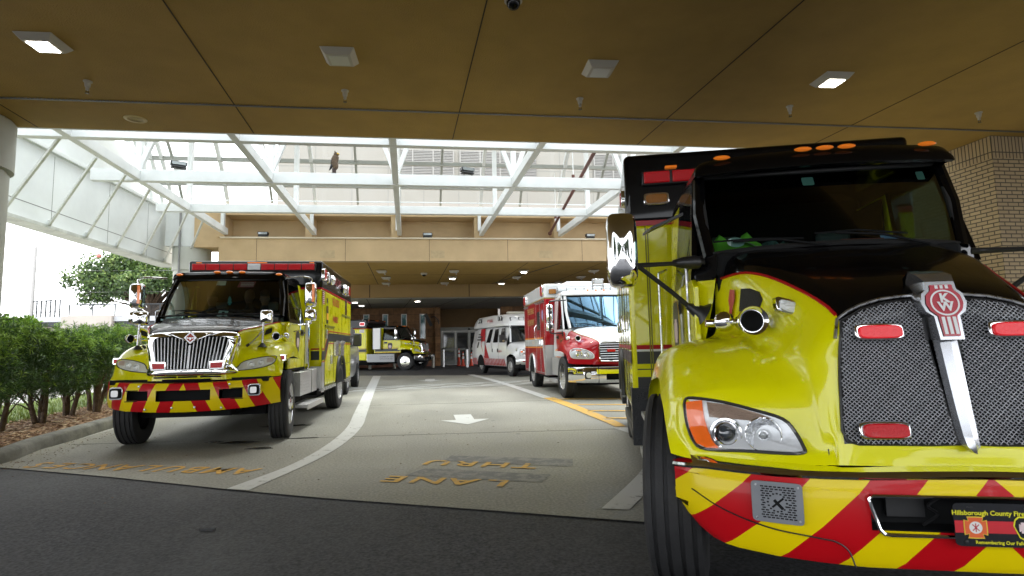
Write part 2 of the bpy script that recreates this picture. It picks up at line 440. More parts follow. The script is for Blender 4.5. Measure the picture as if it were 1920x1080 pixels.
# kerb
ks = spline([(-14, 5.9), (-9, 6.35), (-6.6, 6.9), (-5.25, 7.6), (-5.42, 9.06), (-5.65, 11), (-5.95, 13.7), (-6.3, 18), (-6.5, 24), (-6.6, 32), (-6.6, 39)], 8)
def offs(pts, d):
    out = []
    for i, p in enumerate(pts):
        a = pts[max(i - 1, 0)]; b = pts[min(i + 1, len(pts) - 1)]; t = Vector((b[0] - a[0], b[1] - a[1])).normalized()
        out.append((p[0] - t.y * d, p[1] + t.x * d))
    return out
rows = []
for off, z in ((0, -.03), (.01, .11), (.03, .14), (.06, .15), (.2, .15), (.22, .05)):
    rows.append([(x, y, z) for x, y in offs(ks, off)])
g = MB(); g.grid(rows)
struct(obj('kerb', g, mat('kerb_concrete', (.19, .185, .165), .9, noise=(3, .35, 8), bump=(14, .8)), smooth=50))
# mulch bed, grass, beyond
bedi = offs(ks, .2); bedo = offs(ks, 1.75)
g = MB(); g.grid([[(x, y, .10) for x, y in bedi], [(x, y, .12) for x, y in offs(ks, 1.0)], [(x, y, .10) for x, y in bedo]])
mulchm = mat('mulch', (.30, .19, .11), .95, noise=(22, .7, 6), bump=(30, 1))
struct(obj('mulch_bed', g, mulchm))
g = MB(); g.grid([[(x, y, .095) for x, y in bedo], [(x, y, .09) for x, y in offs(ks, 4.2)]])
struct(obj('lawn', g, mat('lawn_soil', (.10, .14, .03), .95, noise=(5, .4))))
# bark chips and grass blades (uncountable)
rnd = random.Random(3)
def along(pts, t):
    i = min(int(t * (len(pts) - 1)), len(pts) - 2); f = t * (len(pts) - 1) - i
    return pts[i][0] * (1 - f) + pts[i + 1][0] * f, pts[i][1] * (1 - f) + pts[i + 1][1] * f
ofs = [offs(ks, .22 + .15 * k) for k in range(11)]
g = MB()
for k in range(9000):
    t = rnd.uniform(.25, .75); x, y = along(rnd.choice(ofs), t); x += rnd.uniform(-.08, .08); y += rnd.uniform(-.1, .1)
    z = .115 + rnd.uniform(0, .02); a = rnd.uniform(0, PI); l = rnd.uniform(.012, .04); w = rnd.uniform(.006, .016)
    dx, dy = math.cos(a), math.sin(a); t1 = rnd.uniform(-.012, .014)
    g.cur = rnd.choice((0, 0, 1, 2))
    g.add([(x - dx * l - dy * w, y - dy * l + dx * w, z), (x + dx * l - dy * w, y + dy * l + dx * w, z + t1), (x + dx * l + dy * w, y + dy * l - dx * w, z + t1 + .006), (x - dx * l + dy * w, y - dy * l - dx * w, z + .006)], [(0, 1, 2, 3)])
o = obj('bark_chips', g, [mat('bark_a', (.36, .22, .12), .9), mat('bark_b', (.18, .10, .06), .9), mat('bark_c', (.48, .36, .22), .9)], smooth=0)
o['kind'] = 'stuff'; o['label'] = 'brown bark chips covering the planting bed behind the kerb'; o['category'] = 'mulch'
g = MB()
ofg = [offs(ks, 1.7 + .17 * k) for k in range(15)]
for k in range(9000):
    x, y = along(rnd.choice(ofg), rnd.uniform(.25, .75)); x += rnd.uniform(-.1, .1); y += rnd.uniform(-.1, .1)
    h = rnd.uniform(.05, .13); a = rnd.uniform(0, 2 * PI); w = .008
    g.cur = rnd.choice((0, 1))
    g.add([(x - w * math.cos(a), y - w * math.sin(a), .09), (x + w * math.cos(a), y + w * math.sin(a), .09), (x + rnd.uniform(-.04, .04), y + rnd.uniform(-.04, .04), .09 + h)], [(0, 1, 2)])
o = obj('grass', g, [mat('grass_a', (.16, .24, .04), .8), mat('grass_b', (.26, .30, .06), .8)], smooth=0)
o['kind'] = 'stuff'; o['label'] = 'yellowish green grass strip behind the planting bed'; o['category'] = 'grass'

# ---- painted markings (worn paint, real sheets 4 mm above)
def wornpaint(name, c, wear=.42, under=(.24, .235, .21)):
    m = mat(name, c, .7); nt = m.node_tree; b = nt.nodes['Principled BSDF']; t = nt.nodes.new('ShaderNodeTexCoord')
    n = nt.nodes.new('ShaderNodeTexNoise'); n.inputs['Scale'].default_value = 6; n.inputs['Detail'].default_value = 10; n.inputs['Roughness'].default_value = .75
    nt.links.new(t.outputs['Object'], n.inputs['Vector']); r = nt.nodes.new('ShaderNodeMapRange'); r.inputs[1].default_value = wear; r.inputs[2].default_value = wear + .08
    nt.links.new(n.outputs['Fac'], r.inputs[0]); mm = nt.nodes.new('ShaderNodeMix'); mm.data_type = 'RGBA'; mm.inputs[6].default_value = (*under, 1); mm.inputs[7].default_value = (*c, 1)
    nt.links.new(r.outputs[0], mm.inputs[0]); nt.links.new(mm.outputs[2], b.inputs['Base Color'])
    return m
wp = wornpaint('worn_white_paint', (.55, .55, .52), .36)
yp = wornpaint('worn_yellow_paint', (.62, .36, .05), .38)
def strip(a, b, z=.006, n=6):
    a = spline(a, n); b = spline(b, n); g = MB(); g.grid([[(x, y, z) for x, y in a], [(x, y, z) for x, y in b]]); return g
struct(obj('lane_line', strip([(-1.95, 5.86), (-1.6, 6.95), (-1.44, 8.4), (-1.44, 10), (-1.6, 12.0), (-2.05, 17.6), (-2.81, 27.4)], [(-1.72, 5.76), (-1.38, 7.1), (-1.22, 8.35), (-1.2, 10), (-1.34, 11.95), (-1.76, 17.55), (-2.45, 27.3)]), wp))
struct(obj('lane_line', strip([(1.5, 26.2), (2.2, 20), (2.6, 14), (2.72, 12)], [(1.8, 26.1), (2.45, 20), (2.85, 14), (2.95, 12)], .0065), wp))
struct(obj('lane_line', strip([(2.62, 13.8), (2.72, 12), (2.78, 9.5), (2.78, 8.7)], [(2.9, 13.8), (2.98, 12), (3.0, 9.5), (2.95, 8.7)], .01), yp))
struct(obj('lane_line', strip([(2.72, 8.65), (2.78, 7.7), (2.6, 6.7), (2.18, 5.89), (1.83, 5.3), (1.3, 4.5)], [(2.93, 8.65), (2.98, 7.6), (2.78, 6.5), (2.38, 5.7), (1.98, 5.12), (1.5, 4.42)], .0065), wp))
g = MB()
for y in (13.4, 12.1, 10.9, 9.75):
    g.beam((2.95, y, .009), (6.5, y - 1.3, .009), .13, .002)
struct(obj('bay_hatching', g, yp))
g = MB()
for a, b in [((-6, 17.4), (8, 19.9)), ((-6, 19.0), (8, 21.5))]:
    g.beam((a[0], a[1], .004), (b[0], b[1], .004), .14, .002)
for k in range(10):
    x = -5.2 + k * 1.35; g.beam((x, 17.6 + (x + 6) * .18, .0045), (x + 1.5, 18.95 + (x + 6.6) * .18 - .1, .0045), .13, .002)
struct(obj('crossing_hatching', g, wornpaint('hatch_paint', (.58, .58, .55), .28)))
def arrow(ox, oy, s, yaw_):
    pts = [(-.16, .75), (.16, .75), (.16, 0), (.42, 0), (0, -.62), (-.42, 0), (-.16, 0)]
    c, sn = math.cos(yaw_), math.sin(yaw_)
    return [(ox + (x * c - y * sn) * s, oy + (x * sn + y * c) * s, .006) for x, y in pts]
g = MB(); p = arrow(.54, 10.28, 1.02, .02); g.add(p, [(0, 1, 2, 6), (3, 4, 5), (2, 3, 5, 6)])
struct(obj('lane_arrow', g, wornpaint('arrow_paint', (.62, .63, .60), .3)))
g = MB(); p = arrow(-.15, 22.6, 1.2, .02); g.add(p, [(0, 1, 2, 6), (3, 4, 5), (2, 3, 5, 6)])
struct(obj('lane_arrow', g, wp))
g = MB()
u = Vector((-2.82, 1.12, 0)).normalized(); w = Vector((u.y, -u.x, 0)) * -1
w = Vector((-u.y, u.x, 0))
# lettering is read from the far side: upright direction points toward the camera side
def ground_text(s, start, end, height, z=.006, bold=.006):
    st, en = Vector((*start, z)), Vector((*end, z)); u = (en - st); L = u.length; u = u / L; w = Vector((-u.y, u.x, 0))
    g = MB(); n = len(s)
    for i, ch in enumerate(s):
        textmb(g, ch, height * 1.38, st + u * (L * (i + .5) / n), u, w, 0, bold, sx=L / n / height * .95)
    return g
old = wornpaint('faded_yellow_lettering', (.60, .33, .05), .37)
struct(obj('lane_lettering', ground_text('AMBULANCES', (-1.9, 6.62), (-4.78, 7.68), .30), old))
g = MB(); g.poly([(-.3, 6.05, .004), (1.0, 5.45, .004), (1.15, 5.75, .004), (-.1, 6.35, .004)]); g.poly([(.1, 6.72, .004), (1.45, 6.05, .004), (1.55, 6.45, .004), (.2, 7.0, .004)])
struct(obj('blackout_patch', g, wornpaint('dark_blackout', (.14, .14, .135), .45)))
struct(obj('lane_lettering', ground_text('THRU', (1.13, 6.15), (-.12, 6.68), .25, .008), yp))
struct(obj('lane_lettering', ground_text('LANE', (.75, 5.45), (-.55, 5.98), .25, .008), yp))

# ---- near canopy we stand under
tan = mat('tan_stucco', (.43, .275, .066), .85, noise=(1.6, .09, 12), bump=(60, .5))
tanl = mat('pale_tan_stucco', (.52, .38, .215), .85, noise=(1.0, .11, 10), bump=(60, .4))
groove = mat('shadow_joint', (.05, .035, .02), .9)
white_st = mat('white_steel_paint', (.68, .70, .69), .45, noise=(2.5, .06, 8))
cn = thing('entrance_canopy', 'deep brown stucco canopy ceiling overhead nearest the camera', 'canopy', (0, 2, 4.7))
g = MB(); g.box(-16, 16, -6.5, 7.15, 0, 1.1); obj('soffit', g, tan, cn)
g = MB()
for a, b in [((-2.4, 2.5), (-2.78, 9.13)), ((.7, 2.5), (.33, 9.13)), ((3.85, 2.5), (3.5, 9.13)), ((-5.5, 2.5), (-5.86, 9.13)), ((7.0, 2.5), (6.6, 9.13)), ((-8.6, 2.5), (-9, 9.13))]:
    g.beam((a[0], a[1] - 2, -.003), (b[0], b[1] - 2, -.003), .014, .004)
obj('panel_joint', g, groove, cn)
g = MB(); g.beam((-15.9, 8.12 - 2, -.006), (15.9, 8.0 - 2, -.006), .035, .01)
for k in range(400):
    x = -6.5 + k * .045; g.box(x, x + .022, 6.012 - .004 * x * .9, 6.03 - .004 * x * .9, -.014, -.008)
obj('vent_strip', g, mat('galvanised_strip', (.16, .16, .16), .5, .5), cn)
g = MB(); g.box(-16.02, 16.02, 7.15, 7.2, .002, 1.12); obj('edge_trim', g, white_st, cn)

# ---- ceiling lights
def ceiling_light(name, lit, label, loc, group, s=1.0):
    t = thing(name, label, 'ceiling light', loc, -.03, group)
    g = MB(); a, b = .21 * s, .15 * s
    g.add([(-a, -a, 0), (a, -a, 0), (a, a, 0), (-a, a, 0), (-b, -b, -.075 * s), (b, -b, -.075 * s), (b, b, -.075 * s), (-b, b, -.075 * s)], [(0, 1, 2, 3), (0, 4, 5, 1), (1, 5, 6, 2), (2, 6, 7, 3), (3, 7, 4, 0), (4, 7, 6, 5)])
    obj('housing', g, mat('fixture_white', (.5, .47, .4), .4), t, bevel=.006)
    g = MB(); c = .115 * s; g.box(-c, c, -c, c, -.081 * s, -.0755 * s)
    obj('lens', g, mat('lit_lens', (.8, .8, .78), .3, emis=((1, .97, .9), 9)) if lit else mat('unlit_lens', (.6, .6, .55), .35), t)
    return t
nm = ['leftmost of the lit square lamps on the near ceiling', 'unlit square lamp second from left on the near ceiling', 'dim square lamp above the lane on the near ceiling', 'lit square lamp above the black and yellow truck']
for i, x in enumerate((-4.18, -1.06, 2.06, 5.2)):
    ceiling_light('ceiling_light', i in (0, 3), nm[i], (x, 6.52, 4.699), 'square lamps on the near ceiling', .92)
lab2 = []
for r_, (y, lit) in enumerate(((25.35, (0, 0, 1, 0)), (27.7, (0, 1, 0, 0)), (30.15, (0, 0, 1, 0)))):
    for c_, x in enumerate((-2.25, .92, 4.08, 7.35)):
        if r_ == 2: x -= .2 + .13 * c_
        row = ('front', 'middle', 'rear')[r_]; cc = ('above the parked dark-topped ambulance', 'second from the left', 'third from the left', 'rightmost')[c_]
        t = ceiling_light('ceiling_light', bool(lit[c_]), ('lit' if lit[c_] else 'unlit') + ' lamp in the ' + row + ' row under the far canopy, ' + cc, (x, y, 4.655), 'lamps under the far canopy', 1.05)
        g = MB(); g.cyl((.1, .35, .04), (.1, .35, -.1), .02, n=8); g.cyl((.1, .35, -.1), (.1, .35, -.12), .04, n=8); obj('sprinkler', g, 'steel', t)
for i, (x, y) in enumerate(((-4.4, 33.0), (-4.35, 35.6), (-.9, 32.6))):
    ceiling_light('ceiling_light', True, ('small lit lamp over the stone wall, nearer one at left', 'small lit lamp over the stone wall, farther one at left', 'small lit lamp on the low grey ceiling nearest the door')[i], (x, y, 3.955), 'lamps on the low grey ceiling', 1.1)
# sprinklers
def sprinkler(loc, label):
    t = thing('sprinkler', label, 'sprinkler', loc, 0, 'sprinkler heads on the near ceiling')
    g = MB(); g.lathe([(.05, 0), (.05, -.012), (.036, -.02), (.03, -.075), (.02, -.08), (.02, -.12)], n=16); obj('escutcheon', g, mat('fixture_white', (.62, .6, .54), .4), t)
    g = MB(); g.beam((-.012, 0, -.12), (-.018, 0, -.155), .005, .005); g.beam((.012, 0, -.12), (.018, 0, -.155), .005, .005); g.cyl((0, 0, -.155), (0, 0, -.162), .024, n=12); obj('deflector', g, mat('brass_dark', (.12, .09, .04), .4, .8), t)
for i, (x, y) in enumerate(((-4.27, 7.48), (-1.14, 7.46), (2.04, 7.42), (5.19, 7.4), (8.3, 7.36))):
    sprinkler((x, y, 4.7), 'white sprinkler head on the near ceiling, ' + ('below the leftmost lit lamp', 'below the unlit lamp second from left', 'below the dim middle lamp', 'below the lit lamp at right', 'near the brick pier at right')[i])
t = thing('ceiling_speaker', 'round cream speaker grille in the ceiling near the left column', 'speaker', (-4.29, 8.68, 4.7))
g = MB(); g.lathe([(.15, 0), (.148, -.008), (.11, -.012), (.105, -.008), (.0, -.009)], n=32)
obj('rim', g, mat('speaker_cream', (.62, .47, .2), .5), t)
g = MB()
for k in range(1, 6): g.tube([(.018 * k * math.cos(a * PI / 12), .018 * k * math.sin(a * PI / 12), -.008) for a in range(24)], .003, 5, True)
obj('grille', g, mat('speaker_dark', (.38, .29, .13), .6), t)
t = thing('security_camera', 'dark dome camera at the top edge of the near ceiling', 'camera', (.8, 5.24, 4.7))
g = MB(); g.lathe([(.09, 0), (.09, -.03), (.08, -.04)], n=20); obj('base', g, mat('fixture_white', (.62, .6, .54), .4), t)
g = MB(); g.lathe([(.07, -.04), (.065, -.07), (.045, -.1), (0, -.115)], n=20); obj('dome', g, 'black', t)
t = thing('security_camera', 'small white dome camera under the far canopy', 'camera', (-.43, 26.42, 4.7))
g = MB(); g.lathe([(.15, 0), (.15, -.06), (.12, -.08)], n=20); obj('base', g, mat('fixture_white', (.62, .6, .54), .4), t)
g = MB(); g.lathe([(.1, -.08), (.09, -.13), (0, -.17)], n=20); obj('dome', g, 'black', t)

# ---- columns
def column(x, y, label, z0=0, ztop=4.7, r=.5, cap=.75, name='round_column'):
    t = thing(name, label, 'column', (x, y, 0))
    wc = mat('column_paint', (.46, .47, .43), .6, noise=(1.5, .05, 8), bump=(40, .1))
    g = MB(); g.lathe([(r, z0), (r, ztop - cap - .05)], n=64); obj('shaft', g, wc, t)
    g = MB(); g.lathe([(r, ztop - cap - .05), (r - .03, ztop - cap - .045), (r - .03, ztop - cap), (r + .05, ztop - cap + .005), (r + .05, ztop - .04), (r + .02, ztop - .005)], n=64); obj('capital', g, wc, t, smooth=30)
column(-6.66, 8.75, 'tall white round column at the left edge beside the hedge', r=.6)
column(-9.3, 23.4, 'white round column under the far corner of the skylight', ztop=5.3, r=.62, cap=.9)
# pier behind the truck
bm1 = brickmat('cream_brick_y', (.47, .355, .20), (.40, .30, .17), (.10, .08, .05), .205, .068, 'y', .010)
bm2 = brickmat('cream_brick_x', (.47, .355, .20), (.40, .30, .17), (.10, .08, .05), .205, .068, 'x', .010)
bs1 = brickmat('soldier_brick_y', (.47, .355, .20), (.42, .31, .18), (.10, .08, .05), .29, .068, 'y', .010, 0, vert=True)
bs2 = brickmat('soldier_brick_x', (.47, .355, .20), (.42, .31, .18), (.10, .08, .05), .29, .068, 'x', .010, 0, vert=True)
bp_ = thing('brick_pier', 'cream brick pier behind the black and yellow truck at right', 'pier', (9.46, 8.23, 0))
def facebox(g, x0, x1, y0, y1, z0, z1):
    g.box(x0, x1, y0, y1, z0, z1)
    for k, f in enumerate(g.f[-6:]):
        g.mi[len(g.mi) - 6 + k] = 0 if k in (0, 1) else 1
g = MB(); facebox(g, 0, 4, 0, .85, 0, 4.31); obj('brickwork', g, [bm1, bm2], bp_, smooth=0)
g = MB(); facebox(g, -.004, 4.004, -.004, .854, .19, .579); o = obj('soldier_course', g, [bs1, bs2], bp_, smooth=0); o.location.z = 4.12
# wall continuing along the right side
bw_ = thing('side_wall', 'cream brick wall running back on the right of the bay', 'wall', (9.9, 9.1, 0))
g = MB(); facebox(g, 0, .4, 0, 13.6, 0, 4.69); obj('brickwork', g, [bm1, bm2], bw_, smooth=0)

# ---- far canopy with its fascia
fc = thing('far_canopy', 'tan stucco fascia and ceiling over the far drop-off bay', 'canopy', (0, 22.8, 4.7))
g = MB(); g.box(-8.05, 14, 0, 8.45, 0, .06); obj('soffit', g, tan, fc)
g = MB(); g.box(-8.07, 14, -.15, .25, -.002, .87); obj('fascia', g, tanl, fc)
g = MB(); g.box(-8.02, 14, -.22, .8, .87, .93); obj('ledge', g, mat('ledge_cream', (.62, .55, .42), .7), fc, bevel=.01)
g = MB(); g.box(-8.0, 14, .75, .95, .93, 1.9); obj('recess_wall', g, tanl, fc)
g = MB(); g.box(-8.1, 14, -.2, .95, 1.78, 1.98); obj('cornice', g, tanl, fc)
g = MB()
for x in (-8.0, -4.78, -1.52, 1.78, 5.08, 8.35, 11.6):
    g.box(x - .13, x + .13, -.17, .75, .93, 1.78)
obj('pilaster', g, tanl, fc)
g = MB()
for x in (-6.7, -3.4, -.15, 3.0, 6.1, 9.2): g.box(x - .007, x + .007, -.153, -.149, 0, .87)
for a in ((-5.9, .3, -5.2, 8.4), (-2.6, .3, -2.95, 8.4), (.65, .3, .2, 8.4), (3.9, .3, 3.4, 8.4), (7.1, .3, 6.5, 8.4)): g.beam((a[0], a[1], -.003), (a[2], a[3], -.003), .03, .004)
g.beam((-8, 4.2, -.003), (14, 4.2, -.003), .02, .004)
obj('panel_joint', g, groove, fc)
g = MB(); g.beam((5.3, .6, -.004), (3.2, 8.3, -.004), .09, .004); obj('expansion_strip', g, mat('dark_strip', (.03, .03, .03), .6), fc)
g = MB()
for x in (-4.35, -.1, 4.3): g.box(x, x + .55, -.156, -.15, .12, .42)
obj('patch_panel', g, mat('patched_stucco', (.47, .36, .21), .9, noise=(8, .1)), fc)
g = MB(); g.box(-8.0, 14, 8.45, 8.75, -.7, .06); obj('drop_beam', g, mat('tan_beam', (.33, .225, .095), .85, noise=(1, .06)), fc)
g = MB()
for x in (-3.4, 1.95): g.box(x - .02, x + .02, 8.446, 8.45, -.7, 0)
obj('beam_joint', g, groove, fc)
g = MB(); g.box(-9.5, 16, 8.75, 18.5, -.74, -.68); obj('low_ceiling', g, mat('grey_soffit', (.34, .34, .31), .85, noise=(1, .05)), fc)
g = MB()
for a in ((-3.6, 8.8, -4.1, 16.2), (-1.2, 8.8, -2.0, 16.2), (1.4, 8.8, .1, 16.2), (3.4, 8.8, 2.2, 16.2), (-6, 8.8, -6.4, 16.2)): g.beam((a[0], a[1], -.743), (a[2], a[3], -.743), .03, .004)
g.beam((-9, 13, -.743), (9, 12.2, -.743), .03, .004)
obj('ceiling_joint', g, groove, fc)
g = MB(); g.box(-8.4, 14, 1.0, 9.5, .07, 2.0); g.box(-9.5, 16, 9.5, 18.5, .07, 2.0); obj('roof_mass', g, tanl, fc)
g = MB(); g.box(-9.0, -8.07, -.05, 1.1, .55, 1.95); obj('end_block', g, tanl, fc)
wk = thing('corner_post', 'white boxed post standing on the far round column', 'post', (-9.5, 23.2, 0))
g = MB(); g.box(-.55, .5, -.4, .5, 5.301, 6.8); obj('casing', g, white_st, wk, bevel=.01)
g = MB(); g.cyl((.0, -.46, 2.2), (.0, -.46, 6.7), .035, n=10); obj('downpipe', g, mat('grey_pipe', (.25, .25, .25), .5), wk)

# ---- skylight over the bay
sk = thing('skylight', 'white steel framed glass roof arching between the two canopies', 'skylight', (0, 0, 0))
RX = [(-7.15 - 3.27 + 3.27 * k) for k in range(0, 7)]  # rafter x at Y=12.4
RX = [-7.36 + 3.25 * k for k in range(6)]
zc = 5.83
def rx(k, y): return RX[k] - 0.045 * (y - 12.4) + .0
for k in range(6):
    g = MB(); g.beam((rx(k, 9.2), 9.2, zc), (rx(k, 22.62), 22.62, zc), .16, .24)
    obj('rafter', g, white_st, sk, bevel=.008)
for y, h in ((12.4, .26), (15.45, .3), (18.9, .26)):
    g = MB(); g.beam((-8.6 if y > 13 else -12, y, zc + .003), (10, y - .03, zc + .003), .18, h); obj('cross_beam', g, white_st, sk, bevel=.008)
Yc, Rr, Zc0 = 16.0, 8.1, 2.55
def arc(y): return Zc0 + math.sqrt(max(Rr * Rr - (y - Yc) ** 2, 0))
ys = [22.75 - 13.5 * k / 28 for k in range(29)]
for k in range(6):
    g = MB()
    for y in (12.4, 15.45, 18.9): g.beam((rx(k, y), y, zc), (rx(k, y), y, arc(y) - .1), .14, .14)
    obj('truss_web', g, white_st, sk)
    g = MB()
    for sgn in (-1, 1):
        x = rx(k, 15.45)
        g.beam((x, 15.45, zc + .15), (x + sgn * 1.3, 15.45, arc(15.45) - 1.2), .12, .12)
    obj('knee_brace', g, white_st, sk)
for k in range(12):
    x0 = -8.98 + 1.625 * k
    main = (k % 2 == 1)
    g = MB(); pts = [(x0 - 0.045 * (y - 12.4), y, arc(y)) for y in ys]
    wd, hd = (.13, .2) if main else (.085, .12)
    rows = [[(p[0] + a * wd / 2, p[1], p[2] + b * hd / 2) for p in pts] for a, b in ((-1, -1), (1, -1), (1, 1), (-1, 1), (-1, -1))]
    g.grid(rows); obj('glazing_bar', g, white_st if main else mat('grey_mullion', (.30, .31, .28), .5), sk)
for xo in (-9.35, -9.7, -10.05):
    g = MB(); pts = [(xo - 0.045 * (y - 12.4), y, arc(y)) for y in ys]
    g.grid([[(p[0] + a * .05, p[1], p[2] + b * .1) for p in pts] for a, b in ((-1, -1), (1, -1), (1, 1), (-1, 1), (-1, -1))]); obj('glazing_bar', g, white_st, sk)
for i_, y in enumerate((22.32, 21.65, 20.7, 19.2, 17.6, 15.9, 14.2, 12.6, 11.2, 10.2, 9.6)):
    g = MB(); g.beam((-10.3 - .045 * (y - 12.4), y, arc(y) - .02), (9.3, y, arc(y) - .02), .08, .15); obj('purlin', g, mat('grey_mullion', (.30, .31, .28), .5), sk)
g = MB(); g.grid([[(-10.3 - .045 * (y - 12.4), y, arc(y) + .06) for y in ys], [(9.3, y, arc(y) + .06) for y in ys]])
obj('glass', g, glass('roof_glass', (.88, .92, .92), .6), sk)
g = MB(); g.tube([(-8.3, 19.0, 6.12), (0, 19.0, 6.14), (8, 19.0, 6.12)], .02, 6); obj('conduit', g, white_st, sk)
g = MB()
for k, x in enumerate((-7.9, -4.65, -1.4, 1.85, 5.1)): g.box(x - .06, x + .06, 22.45, 22.6, 5.9, 6.85)
obj('hanger', g, white_st, sk)
# gutter wall on the left side of the skylight
gw = thing('gutter_wall', 'white sheet metal gutter wall hanging along the left of the skylight', 'wall panel', (-10.25, 9, 4.7))
pm = mat('white_sheet_metal', (.70, .73, .72), .5, noise=(.8, .08, 9), rvar=(2, .35, .6))
g = MB(); g.box(-.35, 0, 0, 15.2, .05, 2.05); obj('panel', g, pm, gw, bevel=.01)
g = MB(); g.box(-.5, .08, 0, 15.2, -.03, .05); obj('bottom_lip', g, mat('dirty_metal', (.5, .52, .48), .5, noise=(3, .2)), gw)
g = MB(); g.box(-.4, .1, 0, 15.2, 2.05, 2.16); obj('top_rail', g, pm, gw, bevel=.01)
g = MB()
for y in (2.4, 5.2, 7.7, 10.4, 12.9): g.box(.0, .003, y - .008, y + .008, .06, 2.0)
g.box(.0, .003, 0, 15.1, .47, .49); obj('panel_seam', g, mat('seam_grey', (.2, .2, .19), .7), gw)
g = MB(); g.box(-.95, -.75, 0, 15.2, 2.0, 4.0); g.box(-.8, -.3, 0, 15.2, 1.9, 2.1); obj('upper_wall', g, pm, gw, bevel=.01)
g = MB()
for y in (5.5, 8.5, 11.5): g.box(-.75, -.7, y, y + .9, 2.3, 2.36)
obj('upper_seam', g, mat('seam_dark', (.08, .08, .08), .7), gw)
g = MB()
for k in range(7):
    y1 = 12.41 + 1.32 * k; y0 = 14.96 + 1.66 * k
    g.beam((-.0, y0 - 9 - .0, .06), (2.72 - .04 * k, y1 - 9, 1.05), .05, .07)
    g.box(-.02, .05, y0 - 9.06, y0 - 8.94, .05, .2)
obj('strut', g, mat('strut_white', (.6, .61, .58), .5, noise=(6, .15)), gw)

# red sprinkler pipe in the skylight
t = thing('sprinkler_pipe', 'rust red sprinkler main slanting up under the skylight at right', 'pipe', (0, 0, 0))
g = MB(); g.cyl((4.67, 22.2, 5.75), (4.0, 11.5, 6.35), .05, n=12); g.sphere((4.67, 22.2, 5.75), .08, 12); obj('main', g, mat('rust_red', (.11, .035, .025), .6), t)
for f_ in (.15, .5, .78):
    p = Vector((4.67, 22.2, 5.75)).lerp(Vector((4.0, 11.5, 6.35)), f_)
    g = MB(); g.cyl(p, p + Vector((0, 0, 1.9)), .015, n=6); g.cyl(p + Vector((0, 0, .05)), p + Vector((0, 0, .45)), .04, n=8); obj('hanger', g, white_st, t)
    g = MB(); g.cyl(p + Vector((0, 0, .38)), p + Vector((0, 0, .48)), .05, n=10); g.cyl(p + Vector((0, 0, .15)), p + Vector((0, 0, .24)), .05, n=10); obj('coupling', g, mat('rust_red', (.11, .035, .025), .6), t)

# flood lights
def floodlight(loc, label, rz=0, tilt=0, s=1.0):
    t = thing('floodlight', label, 'floodlight', loc, rz, 'small black floodlights')
    g = MB(); g.box(-.17 * s, .17 * s, -.1 * s, .09 * s, .12 * s, .22 * s); g.prism([(-.17 * s, .06 * s), (.17 * s, .06 * s), (.13 * s, .12 * s), (-.13 * s, .12 * s)], (0, -.1 * s, 0), (1, 0, 0), (0, 0, 1), (0, .19 * s, 0)); obj('housing', g, 'plastic', t, bevel=.02 * s)
    g = MB(); g.cyl((0, .02, 0), (0, .02, .1 * s), .02 * s, n=8); g.box(-.09 * s, .09 * s, -.06 * s, .08 * s, -.0, .03); obj('bracket', g, mat('grey_box', (.4, .4, .38), .5), t)
    g = MB(); g.box(-.14 * s, .14 * s, -.106 * s, -.1 * s, .13 * s, .2 * s); obj('lens', g, mat('flood_glass', (.25, .27, .27), .1, .4), t)
floodlight((-6.55, 15.45, 5.985), 'black floodlight on the white beam at the left of the skylight', .5, s=1.1)
floodlight((.95, 15.43, 5.985), 'black floodlight on the white beam in front of the louvred wall', .3, s=1.1)
for x, l in ((-6.55, 'above the yellow ambulance with its crew inside'), (-.22, 'in the middle recess'), (6.55, 'beside the mirror of the nearest truck')):
    floodlight((x, 22.95, 5.63), 'black floodlight on the tan fascia ledge ' + l, 0, s=1.15)
# owl decoy
t = thing('owl_decoy', 'plastic owl decoy perched on the white skylight beam', 'owl decoy', (-2.63, 15.45, 5.98)); t.scale = (.72, .72, .72)
g = MB(); g.lathe([(.11, 0), (.11, .03), (.07, .05), (.08, .2), (.06, .24)], n=10); obj('stump', g, mat('stump_brown', (.05, .035, .03), .8, bump=(20, 1)), t)
g = MB(); g.tube(spline([(.03, 0, .2), (.04, 0, .3), (0, 0, .45), (.04, 0, .62), (.07, 0, .74), (.07, 0, .8)], 4), [.05 + .085 * math.sin(PI * min(1, .12 + k / 24)) if k < 15 else .085 - .004 * (k - 15) for k in range(21)], 12)
obj('body', g, mat('owl_breast', (.085, .055, .03), .7, noise=(25, .6)), t)
g = MB(); g.add([(.0, -.1, .62), (-.1, -.11, .5), (-.13, -.06, .3), (-.2, 0, .12), (-.1, .0, .2), (.02, -.12, .35), (0, .1, .62), (-.1, .11, .5), (-.13, .06, .3)], [(0, 1, 2, 5), (2, 3, 4, 5), (6, 7, 8, 4), (0, 6, 7, 1), (1, 7, 8, 2), (2, 8, 3)])
obj('wings', g, mat('owl_grey', (.035, .04, .048), .7, noise=(30, .5)), t)
g = MB(); g.sphere((.07, 0, .76), .1, 14, (1, 1.05, .9)); g.lathe([(.035, 0), (0, .08)], (.04, -.07, .82), (-.1, -.3, 1), 6); g.lathe([(.035, 0), (0, .08)], (.04, .07, .82), (-.1, .3, 1), 6)
obj('head', g, mat('owl_breast', (.085, .055, .03), .7, noise=(25, .6)), t)
g = MB(); g.sphere((.13, -.07, .78), .03, 8); g.sphere((.165, .0, .78), .03, 8); obj('eye', g, mat('owl_eye', (.7, .45, .03), .2), t)

